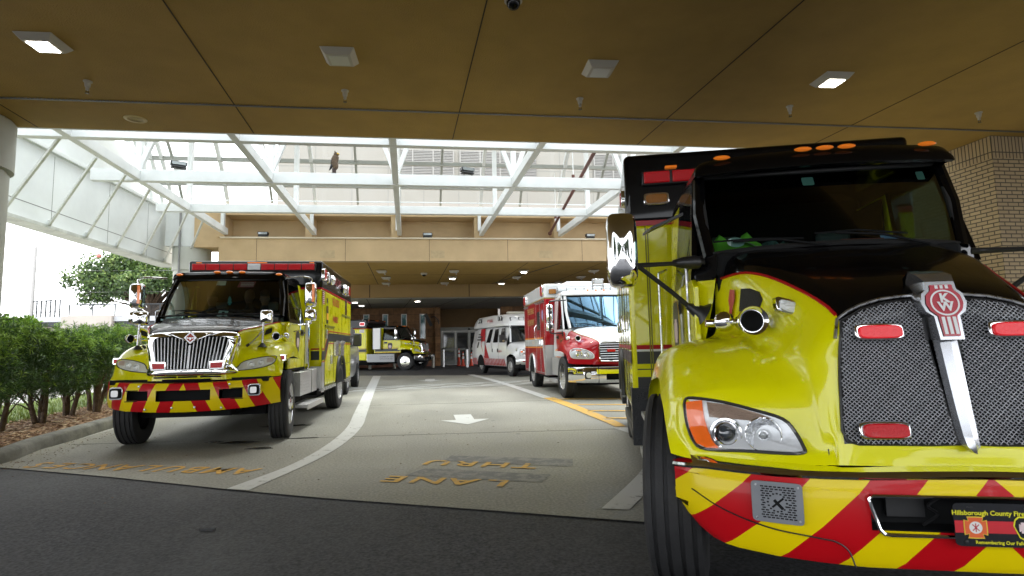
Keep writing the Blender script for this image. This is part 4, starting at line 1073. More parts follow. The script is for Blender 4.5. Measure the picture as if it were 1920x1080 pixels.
def cab(P, S, up, low):
    """S: dict b,t windshield corners; yr rear; belt; zlow; roof; xs side half width; ya front of door"""
    b, t = S['b'], S['t']; xs, xr, yr, belt, zl, zr = S['xs'], S['xr'], S['yr'], S['belt'], S['zl'], S['roof']
    pt = windshield(P, b, t, S.get('bow', .12), S.get('bowt', .09), gm=S.get('gm', 'wind'))
    # roof
    yf = t[1] - S.get('bowt', .09)
    H_ = [(0, .006), (.35, .005), (.65, .001), (.85, -.006), (.94, -.02), (.985, -.055), (1.0, -.12)]
    zlo = zr - .135
    def sec(y, f, k=1.0):
        r = [(u * xr * k, y, zlo + (zr + v - zlo) * f) for u, v in H_]
        return [(-x, y, z) for x, y, z in reversed(r[1:])] + r
    rows = []; vs_ = S.get('visor', .02)
    for y, f, k in ((yf - vs_ + .03, .0, .985), (yf - vs_, .05, .99), (yf - vs_ + .005, .45, 1), (yf - vs_ + .05, .9, 1), (yf - vs_ + .12, 1, 1), ((yf + yr) / 2, 1.05, 1.0), (yr - .08, 1, 1), (yr, .7, 1), (yr + .005, 0, 1)):
        s_ = sec(y, f, k)
        if y < t[1]: s_ = [(x, y_ + (t[1] - yf) * (abs(x) / xr) ** 2, z) for x, y_, z in s_]
        rows.append(s_)
    rows = [[c for c in spline(r, 3)] for r in rows]
    g = MB(); g.grid(rows); obj('roof', g, up, P, smooth=60)
    g = MB()
    for s in (-1, 1):
        g.tube([(s * b[0], b[1] + .01, b[2] - .02), (s * (b[0] + t[0] + .06) / 2, (b[1] + t[1]) / 2 + .02, (b[2] + t[2]) / 2), (s * t[0], t[1] + .02, t[2] + .03)], .042, 8)
    obj('pillar', g, up, P)
    ya = S.get('ya', b[1] + .02); yb2 = S['ydoor']
    def side_(s, poly, g, th=.035):
        def X(z): 
            f = min(max((z - belt) / (zr - .14 - belt), 0), 1); return s * (xs + (xr - xs) * f)
        n = len(poly); g.add([(X(z), y, z) for y, z in poly] + [(X(z) - s * th, y, z) for y, z in poly], [tuple(range(n)), tuple(range(2 * n - 1, n - 1, -1))] + [(i, i + n, (i + 1) % n + n, (i + 1) % n) for i in range(n)])
        return X
    for s in (-1, 1):
        g = MB(); side_(s, [(ya - .08, zl), (yb2, zl), (yb2, belt), (ya, belt), (ya - .08, belt - .05)], g); d = obj('door', g, low, P, bevel=.006)
        g = MB(); w = .06; top = zr - .13
        ft = lambda z: b[1] + .05 + (t[1] - b[1]) * (z - b[2]) / (t[2] - b[2])
        side_(s, [(ya, belt), (yb2, belt), (yb2, belt + w), (ya + .02, belt + w)], g)
        side_(s, [(yb2 - w, belt + w), (yb2, belt + w), (yb2, top), (yb2 - w, top)], g)
        side_(s, [(ya, belt + w), (ya + w + .02, belt + w), (ft(top) + w, top), (ft(top), top)], g)
        side_(s, [(ft(top), top - w), (yb2, top - w), (yb2, top + .02), (ft(top), top + .02)], g, .03)
        obj('window_frame', g, up, d)
        g = MB(); side_(s, [(ya + w, belt + w), (yb2 - w, belt + w), (yb2 - w, top - w), (ft(top - w) + w * .6, top - w)], g, .004); obj('side_window', g, S.get('sg', 'wind'), d)
        g = MB(); side_(s, [(yb2 + .008, zl), (yr, zl), (yr, top), (yb2 + .008, top)], g)
        obj('cab_side', g, S.get('rearm', up), P, bevel=.006)
        g = MB(); g.prism([(yb2 + .02, zl), (yr - .03, zl), (yr - .03, top - .03), (yb2 + .02, top - .03)], (s * (xr - .05), 0, 0), (0, 1, 0), (0, 0, 1), (s * -.01, 0, 0)); obj('cab_liner', g, 'inside', P)
        g = MB(); g.box(s * (xs + .003), s * (xs + .035), yb2 - .28, yb2 - .12, belt - .16, belt - .12); g.box(s * xs, s * (xs + .01), yb2 - .3, yb2 - .1, belt - .19, belt - .09); obj('door_handle', g, 'plastic', d)
    g = MB(); g.box(-xr + .02, xr - .02, yr - .03, yr, zl, zr - .05); g.box(-xs + .03, xs - .03, b[1] + .1, yr, zl - .04, zl); obj('cab_back', g, 'inside', P)
    g = MB(); g.box(-b[0] + .03, b[0] - .03, b[1] - S.get('bow', .12) + .06, b[1] + .25, b[2] - .3, b[2] - .035 + S.get('dash', 0)); g.box(-.25, .2, b[1] + .25, b[1] + .38, b[2] - .3, b[2] - .06); g.box(.15, .62, b[1] + .2, b[1] + .33, b[2] - .2, b[2] + .02); obj('dashboard', g, S.get('dm', 'greyin'), P, bevel=.03)
    g = MB(); c = Vector((.4, b[1] + .48, b[2] - .06)); ax = Vector((0, 1, -.75)).normalized(); u = Vector((1, 0, 0)); w_ = ax.cross(u)
    g.tube([c + (u * math.cos(2 * PI * k / 24) + w_ * math.sin(2 * PI * k / 24)) * .2 for k in range(24)], .014, 6, True)
    for k in range(3): g.tube([c, c + (u * math.cos(2 * PI * k / 3 + .5) + w_ * math.sin(2 * PI * k / 3 + .5)) * .2], .014, 6)
    obj('steering_wheel', g, 'plastic', P)
    for sx in (-.42, .42):
        g = MB(); g.box(sx - .23, sx + .23, b[1] + .65, b[1] + 1.1, zl + .1, zl + .45); g.box(sx - .22, sx + .22, b[1] + 1.02, b[1] + 1.16, zl + .45, b[2] + .12); g.box(sx - .13, sx + .13, b[1] + 1.04, b[1] + 1.13, b[2] + .13, b[2] + .3); obj('seat', g, 'greyin', P, bevel=.04)
    # wipers
    g = MB()
    for x0, x1 in ((-.08, -.6), (.5, -.02)):
        p0 = Vector(pt(x0 / b[0], .0)) + Vector((0, -.05, -.02)); p1 = Vector(pt(x1 / b[0], .10)) + Vector((0, -.03, .01)); p2 = Vector(pt((x1 + .3) / b[0], .06)) + Vector((0, -.03, .01))
        g.tube([p0, p0.lerp(p1, .5) + Vector((0, -.02, .02)), p1], .008, 5); g.tube([p1 + Vector((-.12, 0, .0)), p1 + Vector((.12, 0, .01)), p2 + Vector((.1, 0, 0))], .006, 5)
    obj('wiper', g, 'inside', P)
    return pt
def marker_lamps(P, pts, m='amber', sz=(.05, .03, .018)):
    for p in pts:
        g = MB(); g.sphere(p, 1, 12, sz); obj('marker_lamp', g, m, P)
def lamp_box(P, x, y, z, w, h, nrm, m, name='warning_light', d=.045, bez='chrome', rnd=.35):
    """rectangular warning light; nrm 'f' faces front (-y), 'l' faces -x, 'r' faces +x"""
    g = MB(); g2 = MB(); o1 = ell(0, 0, w / 2 + .018, h / 2 + .018, 24, 5); o2 = ell(0, 0, w / 2, h / 2, 24, 5)
    u, o = {'f': ((1, 0, 0), (0, -1, 0)), 'l': ((0, 1, 0), (-1, 0, 0)), 'r': ((0, 1, 0), (1, 0, 0))}[nrm]; o = Vector(o)
    c = Vector((x, y, z)) - o * .01
    g.prism(o1, c, u, (0, 0, 1), o * d); b_ = obj(name, g, bez, P, bevel=.006)
    g2.prism(o2, c + o * (d - .002), u, (0, 0, 1), o * .012); obj('lens', g2, m, b_, bevel=.004)
    return b_
def module(P, x0, x1, y0, y1, z0, z1, zsplit, top, low, stripe, sstripe=.03, r=.045):
    g = MB(); g.box(x0, x1, y0, y1, z0, zsplit); obj('module_body', g, low, P, bevel=r, seg=3)
    g = MB(); g.box(x0 - .002, x1 + .002, y0 - .002, y1 + .002, zsplit - .0, z1); obj('module_top', g, top, P, bevel=r, seg=3)
    if stripe:
        g = MB(); e = .004
        n = 6
        ol = []
        for cx, cy, a0 in ((x1 - r, y0 + r, -90), (x1 - r, y1 - r, 0), (x0 + r, y1 - r, 90), (x0 + r, y0 + r, 180)):
            for k in range(n + 1): a = R(a0 + 90 * k / n); ol.append((cx + (r + e) * math.cos(a), cy + (r + e) * math.sin(a)))
        g.grid([[(x, y, zsplit - sstripe / 2) for x, y in ol], [(x, y, zsplit + sstripe / 2) for x, y in ol]], closed=True); g.grid([[(x, y, zsplit - sstripe / 2) for x, y in ol], [(x * .998, y, zsplit - sstripe / 2 + .001) for x, y in ol]], closed=True)
        obj('band', g, stripe, P)
def sideplate(P, s, x, poly, m, name, th=.003, parent=None):
    g = MB(); g.prism(poly, (x, 0, 0), (0, 1, 0), (0, 0, 1), (s * th, 0, 0)); return obj(name, g, m, parent or P, smooth=0)
def frontplate(P, y, poly, m, name, th=.003):
    g = MB(); g.prism(poly, (0, y, 0), (1, 0, 0), (0, 0, 1), (0, -th, 0)); return obj(name, g, m, P, smooth=0)
def seam_rect(P, s, x, y0, y1, z0, z1, m='rubber', w=.012, name='compartment_seam', parent=None):
    g = MB(); e = .004
    for a, b, c, d in ((y0, y1, z0, z0 + w), (y0, y1, z1 - w, z1), (y0, y0 + w, z0, z1), (y1 - w, y1, z0, z1)):
        g.box(x, x + s * e, a, b, c, d)
    return obj(name, g, m, parent or P, smooth=0)
def mirror_head(P, c, w, h, d, m='chrome', name='mirror', rot=0, p=4):
    g = MB(); rows = []
    for k, (sc_, dy) in enumerate(((.02, -.5), (.55, -.48), (.85, -.36), (.97, -.15), (1, .15), (1, .5))):
        rows.append([(c[0] + x * sc_ * math.cos(rot), c[1] + dy * d + x * sc_ * math.sin(rot), c[2] + z * sc_) for x, z in ell(0, 0, w / 2, h / 2, 28, p)])
    g.grid(rows, closed=True); o = obj(name, g, m, P, smooth=60)
    g = MB(); g.prism(ell(0, 0, w / 2 - .004, h / 2 - .004, 28, p), (c[0], c[1] + .5 * d - .001, c[2]), (math.cos(rot), math.sin(rot), 0), (0, 0, 1), (0, .006, 0)); obj('mirror_glass', g, mat('mirror_glass', (.3, .32, .33), .03, 1), o)
    return o
def horn(P, c, L, r=.06, m='chrome', back=(0, 1, 0)):
    g = MB(); c = Vector(c); g.lathe([(r * .62, .03), (r * .8, .01), (r, 0), (r * 1.05, .004), (r * 1.0, .02), (r * .6, .05), (r * .3, .1), (r * .22, L * .6), (r * .5, L * .65), (r * .6, L * .8), (r * .3, L)], c, back, 24, caps=False); o = obj('air_horn', g, m, P)
    g = MB(); g.lathe([(r * .7, .02), (r * .35, .06), (0, .07)], c, back, 20, caps=False); obj('horn_throat', g, 'inside', o)
def person(label, loc, rz, cloth_m, cap=True, arm=.25):
    """seated figure, pelvis at loc, facing -y"""
    t = thing('person', label, 'person', loc, rz)
    V_ = [(0, 0, 0), (0, .02, .18), (0, .03, .38), (0, .02, .5), (0, -.01, .58), (0, -.03, .64)]
    rad = [.15, .15, .17, .1, .055, .06]
    E_ = [(0, 1), (1, 2), (2, 3), (3, 4), (4, 5)]
    def ch(base, pts, rs):
        p_ = base
        for q, r_ in zip(pts, rs): V_.append(q); rad.append(r_); E_.append((p_, len(V_) - 1)); p_ = len(V_) - 1
    for s in (-1, 1):
        ch(2, [(s * .19, .03, .44), (s * .25, -.02, .2), (s * .2, -.28, .14 + arm * .3), (s * .17, -.36, .16 + arm * .3)], [.07, .052, .04, .035])
        ch(0, [(s * .1, -.1, -.01), (s * .13, -.48, .03), (s * .13, -.5, -.35), (s * .13, -.62, -.4)], [.1, .075, .055, .04])
    me = bpy.data.meshes.new('body'); me.from_pydata(V_, E_, []); o = bpy.data.objects.new('body', me); col.objects.link(o); o.parent = t
    md = o.modifiers.new('skin', 'SKIN'); 
    for i, v in enumerate(me.skin_vertices[0].data): v.radius = (rad[i], rad[i] * (.72 if i in (1, 2) else 1)); v.use_root = (i == 0)
    s2 = o.modifiers.new('sub', 'SUBSURF'); s2.levels = s2.render_levels = 2
    me.materials.append(M_(cloth_m)); 
    g = MB(); rows = []
    for z, rx_, ry_, oy in ((.60, .05, .055, -.02), (.625, .052, .07, -.035), (.65, .062, .082, -.035), (.68, .07, .09, -.03), (.71, .074, .095, -.025), (.74, .076, .097, -.02), (.78, .074, .095, -.015), (.815, .062, .08, -.01), (.84, .035, .045, -.01), (.85, .002, .002, -.01)):
        r_ = []
        for k in range(20):
            a = 2 * PI * k / 20; x = math.cos(a) * rx_; y = math.sin(a) * ry_ + oy
            if abs(a - 1.5 * PI) < .35 and .66 < z < .72: y -= .02 if z < .7 else .012
            if .3 < abs(a - 1.5 * PI) < .75 and .7 < z < .745: y += .008
            r_.append((x, y, z))
        rows.append(r_)
    g.grid(rows, closed=True); g.sphere((-.076, -.01, .71), .02, 8, (.5, 1, 1.4)); g.sphere((.076, -.01, .71), .02, 8, (.5, 1, 1.4)); obj('head', g, 'skin', t, smooth=70)
    if cap:
        g = MB(); g.grid([[(math.cos(2 * PI * k / 20) * .082 * sc_, math.sin(2 * PI * k / 20) * .102 * sc_ - .015, z) for k in range(20)] for sc_, z in ((1.0, .755), (1.0, .80), (.85, .845), (.45, .868), (.01, .872))], closed=True)
        g.add([(-.075, -.08, .765), (.075, -.08, .765), (.06, -.18, .75), (-.06, -.18, .75), (-.075, -.08, .758), (.075, -.08, .758), (.06, -.18, .744), (-.06, -.18, .744)], [(0, 1, 2, 3), (7, 6, 5, 4), (0, 3, 7, 4), (1, 5, 6, 2), (3, 2, 6, 7)]); obj('cap', g, 'cloth', t, smooth=60)
    return t
# ------------------------------------------------------------------ nearest truck: black over lime, mesh grille
o0 = Vector((2.1006, 1.967, 0))
kw = vehicle('fire_rescue_truck', 'black over lime yellow fire rescue truck with wire mesh grille, nearest at right', o0.x, o0.y, 17)
NK = {
 'A': [(0, 1.25, 1.88), (.57, 1.28, 1.86), (.70, 1.33, 1.69), (.725, 1.33, 1.47), (.75, 1.3, 1.335), (.93, 1.32, 1.29), (1.08, 1.35, 1.22), (1.14, 1.42, 1.05)],
 'B': [(0, .9, 1.765), (.47, .94, 1.752), (.60, .98, 1.69), (.65, .98, 1.42), (.70, .98, 1.335), (.94, .98, 1.29), (1.06, .98, 1.24), (1.13, .98, 1.09)],
 'C': [(0, .6, 1.655), (.37, .62, 1.636), (.49, .66, 1.593), (.60, .66, 1.30), (.72, .68, 1.262), (.92, .7, 1.205), (1.07, .76, 1.15), (1.14, .8, 1.02)],
 'D': [(0, .3, 1.505), (.26, .285, 1.468), (.40, .27, 1.404), (.54, .33, 1.24), (.61, .38, 1.14), (.92, .47, 1.08), (1.085, .60, 1.035), (1.14, .68, .965)],
 'E': [(0, .24, 1.30), (.2, .235, 1.28), (.42, .22, 1.205), (.52, .24, 1.145), (.60, .27, 1.04), (1.0, .47, 1.02), (1.09, .56, .972), (1.138, .62, .895)],
 'F': [(0, .16, .95), (.22, .16, .948), (.447, .17, .944), (.52, .19, .93), (.585, .23, .885), (1.02, .45, .88), (1.096, .52, .855), (1.136, .55, .825)],
 'G': [(0, .13, .86), (.2, .135, .858), (.452, .15, .856), (.495, .17, .835), (.595, .21, .806), (.98, .38, .787), (1.06, .44, .776), (1.133, .5, .774)],
 'H': [(0, .12, .77), (.2, .125, .771), (.453, .13, .772), (.506, .15, .768), (.606, .19, .76), (.97, .37, .741), (1.06, .42, .741), (1.13, .48, .75)]}
bv, rowsK = hood(kw, NK, 'black', 'lime', nu=5, nv=5)
# tail of the fender behind the wheel
g = MB()
for s in (-1, 1): g.grid([[(s * 1.14, 1.42, 1.05), (s * 1.16, 1.47, .95), (s * 1.17, 1.5, .8), (s * 1.17, 1.5, .62)], [(s * 1.1, 1.5, 1.1), (s * 1.15, 1.53, .98), (s * 1.16, 1.56, .8), (s * 1.16, 1.56, .62)], [(s * .8, 1.5, 1.15), (s * .8, 1.53, .98), (s * .8, 1.56, .8), (s * .8, 1.56, .62)]])
obj('fender_tail', g, 'lime', kw)
g = MB()
for s in (-1, 1):
    for q in (0, 1):
        pass
# seam lines on the nose
for s in (-1, 1): g.beam((s * .508, hit(bv, .508, .80) - .002, .765), (s * .508, hit(bv, .508, .84) - .002, .83), .005, .004)
obj('panel_seam', g, 'rubber', kw)
# grille
GL = [(.395, 1.375), (.30, 1.425), (.2, 1.452), (.1, 1.462), (.07, 1.40), (.03, .86), (.40, .858), (.438, .87), (.452, .91), (.432, 1.12), (.408, 1.30)]
def inside(p, poly):
    c = False; x, z = p
    for (x1, z1), (x2, z2) in zip(poly, poly[1:] + poly[:1]):
        if (z1 > z) != (z2 > z) and x < (x2 - x1) * (z - z1) / (z2 - z1) + x1: c = not c
    return c
gb = MB(); gwire = MB(); grim = MB()
for ol in (GL, flip(GL)):
    dense = []
    for (a, b) in zip(ol, ol[1:] + ol[:1]): dense += [(a[0] + (b[0] - a[0]) * t / 4, a[1] + (b[1] - a[1]) * t / 4) for t in range(4)]
    patch(bv, dense, .001, 0, 4, gb, (sum(p[0] for p in ol) / len(ol), 1.15))
    rim(bv, dense, .007, .006, grim)
    sp = .0172
    for sg in (-1, 1):
        for k in range(-110, 110):
            seg = []
            for j in range(130):
                x = (-.5 + j * .0077); z = 1.15 + sg * (x * .92) + k * sp
                if .84 < z < 1.48 and inside((x, z), ol): seg.append((x, hit(bv, x, z) - .014 - (.0018 if (j + k) % 2 else -.0018) * sg, z))
                elif len(seg) > 1: gwire.tube(seg, .0018, 4); seg = []
                else: seg = []
            if len(seg) > 1: gwire.tube(seg, .0018, 4)
obj('grille_backing', gb, 'inside', kw)
gm_ = obj('grille_mesh', gwire, mat('grille_wire', (.46, .47, .50), .42, .35), kw, smooth=0)
obj('grille_rim', grim, 'plastic', kw)
g = MB()
for s in (-1, 1): g.tube([(s * x, hit(bv, x, z) - .008, z) for x, z in [(.43, 1.30), (.405, 1.385), (.36, 1.42), (.3, 1.447), (.22, 1.47), (.14, 1.48), (.05, 1.485)]], .007, 6)
obj('grille_trim', g, 'steel', kw)
# centre bar and badge
g = MB(); yb = lambda z: hit(bv, 0, z)
g.grid([[(-w_, yb(z) - .02, z), (-w_ * .75, yb(z) - .05, z), (0, yb(z) - .065, z), (w_ * .75, yb(z) - .05, z), (w_, yb(z) - .02, z)] for z, w_ in ((1.30, .045), (1.2, .044), (1.1, .042), (1.0, .039), (.9, .035), (.86, .03), (.835, .003))]); obj('centre_bar', g, 'barsteel', kw)
yk = yb(1.45) - .075
def kp(x, z, o_): return (x, yk - .25 * (1.45 - z) - o_, z)
def flat(poly, o_): g = MB(); g.poly([kp(x, z, o_) for x, z in poly]); return g
bo = [(.032, 1.30), (.036, 1.385), (.062, 1.41), (.072, 1.44), (.066, 1.475), (.045, 1.497), (.043, 1.52)]
hd = [(.046, 1.285), (.05, 1.385), (.076, 1.405), (.088, 1.44), (.08, 1.482), (.06, 1.50), (.057, 1.535)]
ol = [(x, z) for x, z in hd] + [(-x, z) for x, z in reversed(hd)]
g = MB(); fr_ = [kp(x, z, -.002) for x, z in ol]; g.poly(fr_); g.grid([fr_, [kp(x * 1.04, z, -.012) for x, z in ol], [(x * 1.06, kp(x, z, 0)[1] + .12, z) for x, z in ol]], closed=True)
g.grid([[(-.057, kp(0, 1.535, 0)[1] + .002, 1.535), (.057, kp(0, 1.535, 0)[1] + .002, 1.535)], [(-.07, kp(0, 1.56, 0)[1] + .03, 1.568), (.07, kp(0, 1.56, 0)[1] + .03, 1.568)], [(-.068, yk + .13, 1.592), (.068, yk + .13, 1.592)], [(-.04, yk + .26, 1.56), (.04, yk + .26, 1.56)]])
for q in (-1, 1): g.add([(q * .057, kp(0, 1.535, 0)[1] + .002, 1.535), (q * .07, kp(0, 1.56, 0)[1] + .03, 1.568), (q * .068, yk + .13, 1.592), (q * .06, yk + .2, 1.5)], [(0, 1, 2, 3)])
ek = obj('badge', g, 'barsteel', kw, smooth=35)
g = flat([(x, z) for x, z in bo] + [(-x, z) for x, z in reversed(bo)], .003); obj('badge_face', g, mat('badge_red', (.5, .03, .05), .35, 0, .5), ek, smooth=0)
g = MB()
def ring(g, r0, r1, cz, o_):
    n = 36; a = [kp(math.cos(2 * PI * k / n) * r0, cz + math.sin(2 * PI * k / n) * r0, o_) for k in range(n)]; b = [kp(math.cos(2 * PI * k / n) * r1, cz + math.sin(2 * PI * k / n) * r1, o_) for k in range(n)]; g.grid([a, b], closed=True)
ring(g, .049, .056, 1.442, .006)
for x in (-.021, 0, .021): g.poly([kp(x - .0065, 1.308, .006), kp(x + .0065, 1.308, .006), kp(x + .0065, 1.381, .006), kp(x - .0065, 1.381, .006)]); g.poly([kp(x * .95 - .006, 1.503, .006), kp(x * .95 + .006, 1.503, .006), kp(x * .95 + .006, 1.518, .006), kp(x * .95 - .006, 1.518, .006)])
ux = Vector((1, 0, 0)); uz = Vector((0, .25, 1)).normalized()
textmb(g, 'K', .055, kp(0, 1.460, .008), ux, uz, 0, .0022); textmb(g, 'W', .055, kp(0, 1.424, .008), ux, uz, 0, .0022)
obj('badge_lettering', g, mat('badge_white', (.8, .8, .8), .4), ek, smooth=0)
# red lamps in the grille
for s in (-1, 1):
    for cx_, cz_, m_ in ((.26, 1.325, 'redlit'), (.305, .918, 'redlens')):
        y = hit(bv, cx_, cz_) - .02; tl_ = .04 * s; g = MB(); o1 = ell(0, 0, .098, .036, 28, 5); g.prism(o1, (s * cx_, y, cz_), (1, 0, .0), (0, .2, 1), (0, -.028, 0)); b_ = obj('grille_lamp', g, 'chrome', kw, bevel=.007)
        g = MB(); g.prism(ell(0, 0, .087, .029, 24, 4), (s * cx_, y - .026, cz_), (1, 0, 0), (0, .2, 1), (0, -.014, 0)); obj('lens', g, m_, b_, bevel=.005)
# head lamps
HL = [(1.049, 1.005), (1.013, 1.021), (.887, 1.008), (.748, .974), (.656, .944), (.618, .896), (.593, .829), (.598, .808), (.666, .799), (.828, .796), (.975, .790), (1.023, .811), (1.044, .874), (1.052, .94)]
for s in (-1, 1):
    ol = spline(HL if s > 0 else flip(HL), 3, True); f_ = (lambda L: L) if s > 0 else flip
    g = MB(); rim(bv, ol, .0075, .004, g); hr = obj('headlight', g, 'rubber', kw)
    g = MB(); patch(bv, ol, .002, 0, 6, g); obj('bucket', g, 'lampbody', hr)
    g = MB(); patch(bv, f_([(1.045, 1.0), (.975, 1.012), (.972, .93), (.96, .87), (.925, .80), (.975, .797), (1.018, .815), (1.038, .874), (1.046, .94)]), .008, 0, 3, g); obj('side_marker', g, mat('marker_orange', (.75, .10, .01), .2, 0, 1, emis=((1, .2, .02), .12), noise=(30, .1)), hr)
    g = MB(); patch(bv, f_([(.955, 1.005), (.87, .997), (.75, .965), (.70, .945), (.72, .925), (.80, .93), (.95, .935)]), .008, 0, 3, g); obj('indicator', g, mat('indicator_amber_mirror', (.72, .52, .40), .3, .1, bump=(180, 1)), hr)
    for cx_, cz_, r_, mm in ((.885, .866, .073, 'proj'), (.738, .872, .078, 'bowl')):
        y = hit(bv, s * cx_, cz_); c = Vector((s * cx_, y - .012, cz_)); ax = Vector((s * .25, -1, .02)).normalized(); g = MB()
        if mm == 'proj':
            g.lathe([(r_, -.02), (r_ * .98, .012), (r_ * .86, .014), (r_ * .8, -.004), (r_ * .74, -.006), (r_ * .72, .016), (r_ * .66, .018), (r_ * .6, 0)], c, ax, 40, caps=False); obj('projector_ring', g, 'chrome', hr)
            g = MB(); g.sphere(c - ax * .012, r_ * .6, 20); obj('projector_lens', g, mat('projector_glass', (.04, .05, .06), .03, 0, 1, spec=1), hr)
        else:
            g.lathe([(r_, -.02), (r_, .012), (r_ * .94, .014), (r_ * .9, .004), (r_ * .6, -.012), (r_ * .3, -.02), (r_ * .28, .004), (0, .006)], c, ax, 40, caps=False); obj('reflector', g, mat('faceted_chrome', (.85, .86, .88), .08, 1, bump=(26, .8)), hr)
            g = MB(); g.sphere(c + ax * .004, .016, 12); g.lathe([(.026, 0), (.026, .012), (.02, .012)], c, ax, 16, caps=False); obj('bulb', g, 'clear', hr)
    g = MB(); patch(bv, ol, .024, .022, 8, g); obj('cover', g, 'lglass', hr)
# clear marker light on the shoulder
for s in (-1, 1):
    c = Vector((s * .512, hit(bv, .512, 1.46) - .02, 1.462)); g = MB(); u_ = Vector((1, 0, -.42 * s)).normalized(); w_ = Vector((0, .3, 1)).normalized()
    if s < 0: u_ = Vector((1, 0, -.42)).normalized() 
    else: u_ = Vector((1, 0, .42)).normalized() * 1
    u_ = Vector((1, 0, .42 * s)).normalized() * -1 if False else Vector((1, 0, -.42 if s > 0 else .42)).normalized()
    u_ = Vector((1, 0, -.42 * -s * -1)).normalized() if False else u_
    g.prism(ell(0, 0, .066, .043, 24, 5), c + Vector((0, .05, 0)), Vector((1, 0, .3 * s)).normalized(), w_, (0, -.075, 0)); b_ = obj('shoulder_lamp', g, 'chrome', kw, bevel=.008)
    g = MB(); g.prism(ell(0, 0, .053, .031, 20, 4), c + Vector((0, -.022, 0)), Vector((1, 0, .3 * s)).normalized(), w_, (0, -.014, 0)); obj('lens', g, 'clear', b_, bevel=.005)
# side vent and badge on the hood flank
def flank(y, z):
    r = bv.ray_cast(Vector((-2, y, z)), Vector((1, 0, 0))); return r[0].x if r[0] else -.68
for s in (-1, 1):
    vo = [(.99, 1.60), (.92, 1.595), (.83, 1.565), (.79, 1.52), (.80, 1.475), (.99, 1.468)]
    g = MB(); g.prism(vo, (0, 0, 0), (0, 1, 0), (0, 0, 1), (0, 0, 0)); g = MB()
    a = [(s * -(flank(y, z) - .012), y, z) for y, z in vo]; b = [(p[0] - s * .04, p[1], p[2]) for p in a]
    g.poly(a); g.grid([a, b], closed=True); obj('side_vent', g, mat('vent_mesh', (.02, .02, .02), .6, bump=(120, 1)), kw, smooth=0)
    bo_ = [(1.12, 1.61), (1.06, 1.60), (1.05, 1.54), (1.07, 1.50), (1.075, 1.36), (1.105, 1.36), (1.11, 1.50), (1.13, 1.54)]
    g = MB(); g.poly([(s * -(flank(y, z) - .012), y, z) for y, z in bo_]); obj('flank_badge', g, mat('badge_red', (.5, .03, .05), .35, 0, .5), kw, smooth=0)
horn(kw, (-.672, .60, 1.40), .30, .074)
g = MB(); g.sphere((-.765, .86, 1.406), .058, 16, (1, .7, 1)); g.cyl((-.86, .9, 1.40), (-.76, .9, 1.40), .022, n=10); g.cyl((-.74, .86, 1.405), (-.66, .78, 1.40), .012, n=8); obj('horn_body', g, 'chrome', kw)
# wipe down: bumper
KP = [(0, 0), (.45, .012), (.60, .045), (.75, .10), (.88, .18), (.98, .26), (1.06, .35), (1.12, .45)]
def kzt(x): return .77 - .035 * (x / 1.12) ** 1.2 - .02 * max(0, (x - 1.0) / .12)
def kzb(x): return .40 + (.0 if x < .88 else .17 * ((x - .88) / .24) ** 2.6)
cv = chevron('chevron_sheeting', .40, .95, .075, (.78, .60, .0), (.48, .003, .008))
pl = bumper(kw, KP, kzt, kzb, cv, holes=((0, .435, .555, .69),), lip=.012)
g = MB(); fr_ = [(-.43, .69), (-.445, .68), (-.44, .65), (-.415, .565), (-.40, .548), (-.375, .545), (.375, .545), (.40, .548), (.415, .565), (.44, .65), (.445, .68), (.43, .69)]
g.tube([(x, -.028, z) for x, z in fr_], .007, 6, True); obj('opening_trim', g, 'chrome', kw)
g = MB(); g.tube(spline([(-.1, .07, .69), (-.2, .05, .64), (-.16, .07, .60), (-.22, .06, .56)], 5), .006, 5); g.box(-.34, -.2, .08, .098, .585, .67); obj('recess_wiring', g, 'plastic', kw)
# chrome filler between nose and bumper
g = MB(); fl = [(x, hit(bv, x, .765) + .02 if x < 1.0 else pl(x) + .05, .762) for x in [k * .05 for k in range(22)]]
for s in (-1, 1): g.grid([[(s * x, y, z - .0) for x, y, z in fl], [(s * x, pl(x) + .0, kzt(x) + .012) for x, _, _ in fl], [(s * x, pl(x) - .012, kzt(x) - .004) for x, _, _ in fl]])
obj('bumper_top', g, 'chrome', kw)
# speaker grille plate
sp_ = MB(); cy = pl(.757) - .038
def spk(s):
    g = MB(); c = (s * .757, cy, .632); u_ = Vector((1, .62 * s * .6, 0)).normalized()
    g.prism(ell(0, 0, .097, .082, 28, 12), c, u_, (0, 0, 1), (0, .006, 0)); o = obj('siren_speaker', g, mat('dull_steel', (.25, .26, .28), .42, .8, noise=(5, .1)), kw)
    g = MB(); d = Vector(c) + Vector((0, -.002, 0))
    def slot(x, z, w, h): p = d + u_ * x + Vector((0, 0, z)); g.poly([p - u_ * w - Vector((0, 0, h)), p + u_ * w - Vector((0, 0, h)), p + u_ * w + Vector((0, 0, h)), p - u_ * w + Vector((0, 0, h))])
    for r_ in range(14):
        z = .062 - r_ * .0095
        for q in range(8):
            x = -.056 + q * .0165 + (.005 if r_ % 2 else 0)
            if math.hypot(x, z) < .045: continue
            if abs(x) < .066: slot(x, z, .0062, .0026)
    for k in range(16): a = 2 * PI * k / 16; slot(.036 * math.cos(a), .036 * math.sin(a), .004, .003)
    g.beam(d + u_ * -.02 + Vector((0, -.001, -.02)), d + u_ * .024 + Vector((0, -.001, .02)), .008, .001, (0, 1, 0)); g.beam(d + u_ * .02 + Vector((0, -.001, -.024)), d + u_ * -.012 + Vector((0, -.001, .01)), .012, .001, (0, 1, 0))
    obj('slot_pattern', g, 'inside', o, smooth=0)
    g = MB()
    for a, b in ((-.08, .066), (.08, .066), (-.08, -.066), (.08, -.066)): p = d + u_ * a + Vector((0, 0, b)); g.lathe([(.005, .0), (.004, .003), (0, .0035)], p, (0, -1, 0), 8)
    obj('screw', g, 'steel', o)
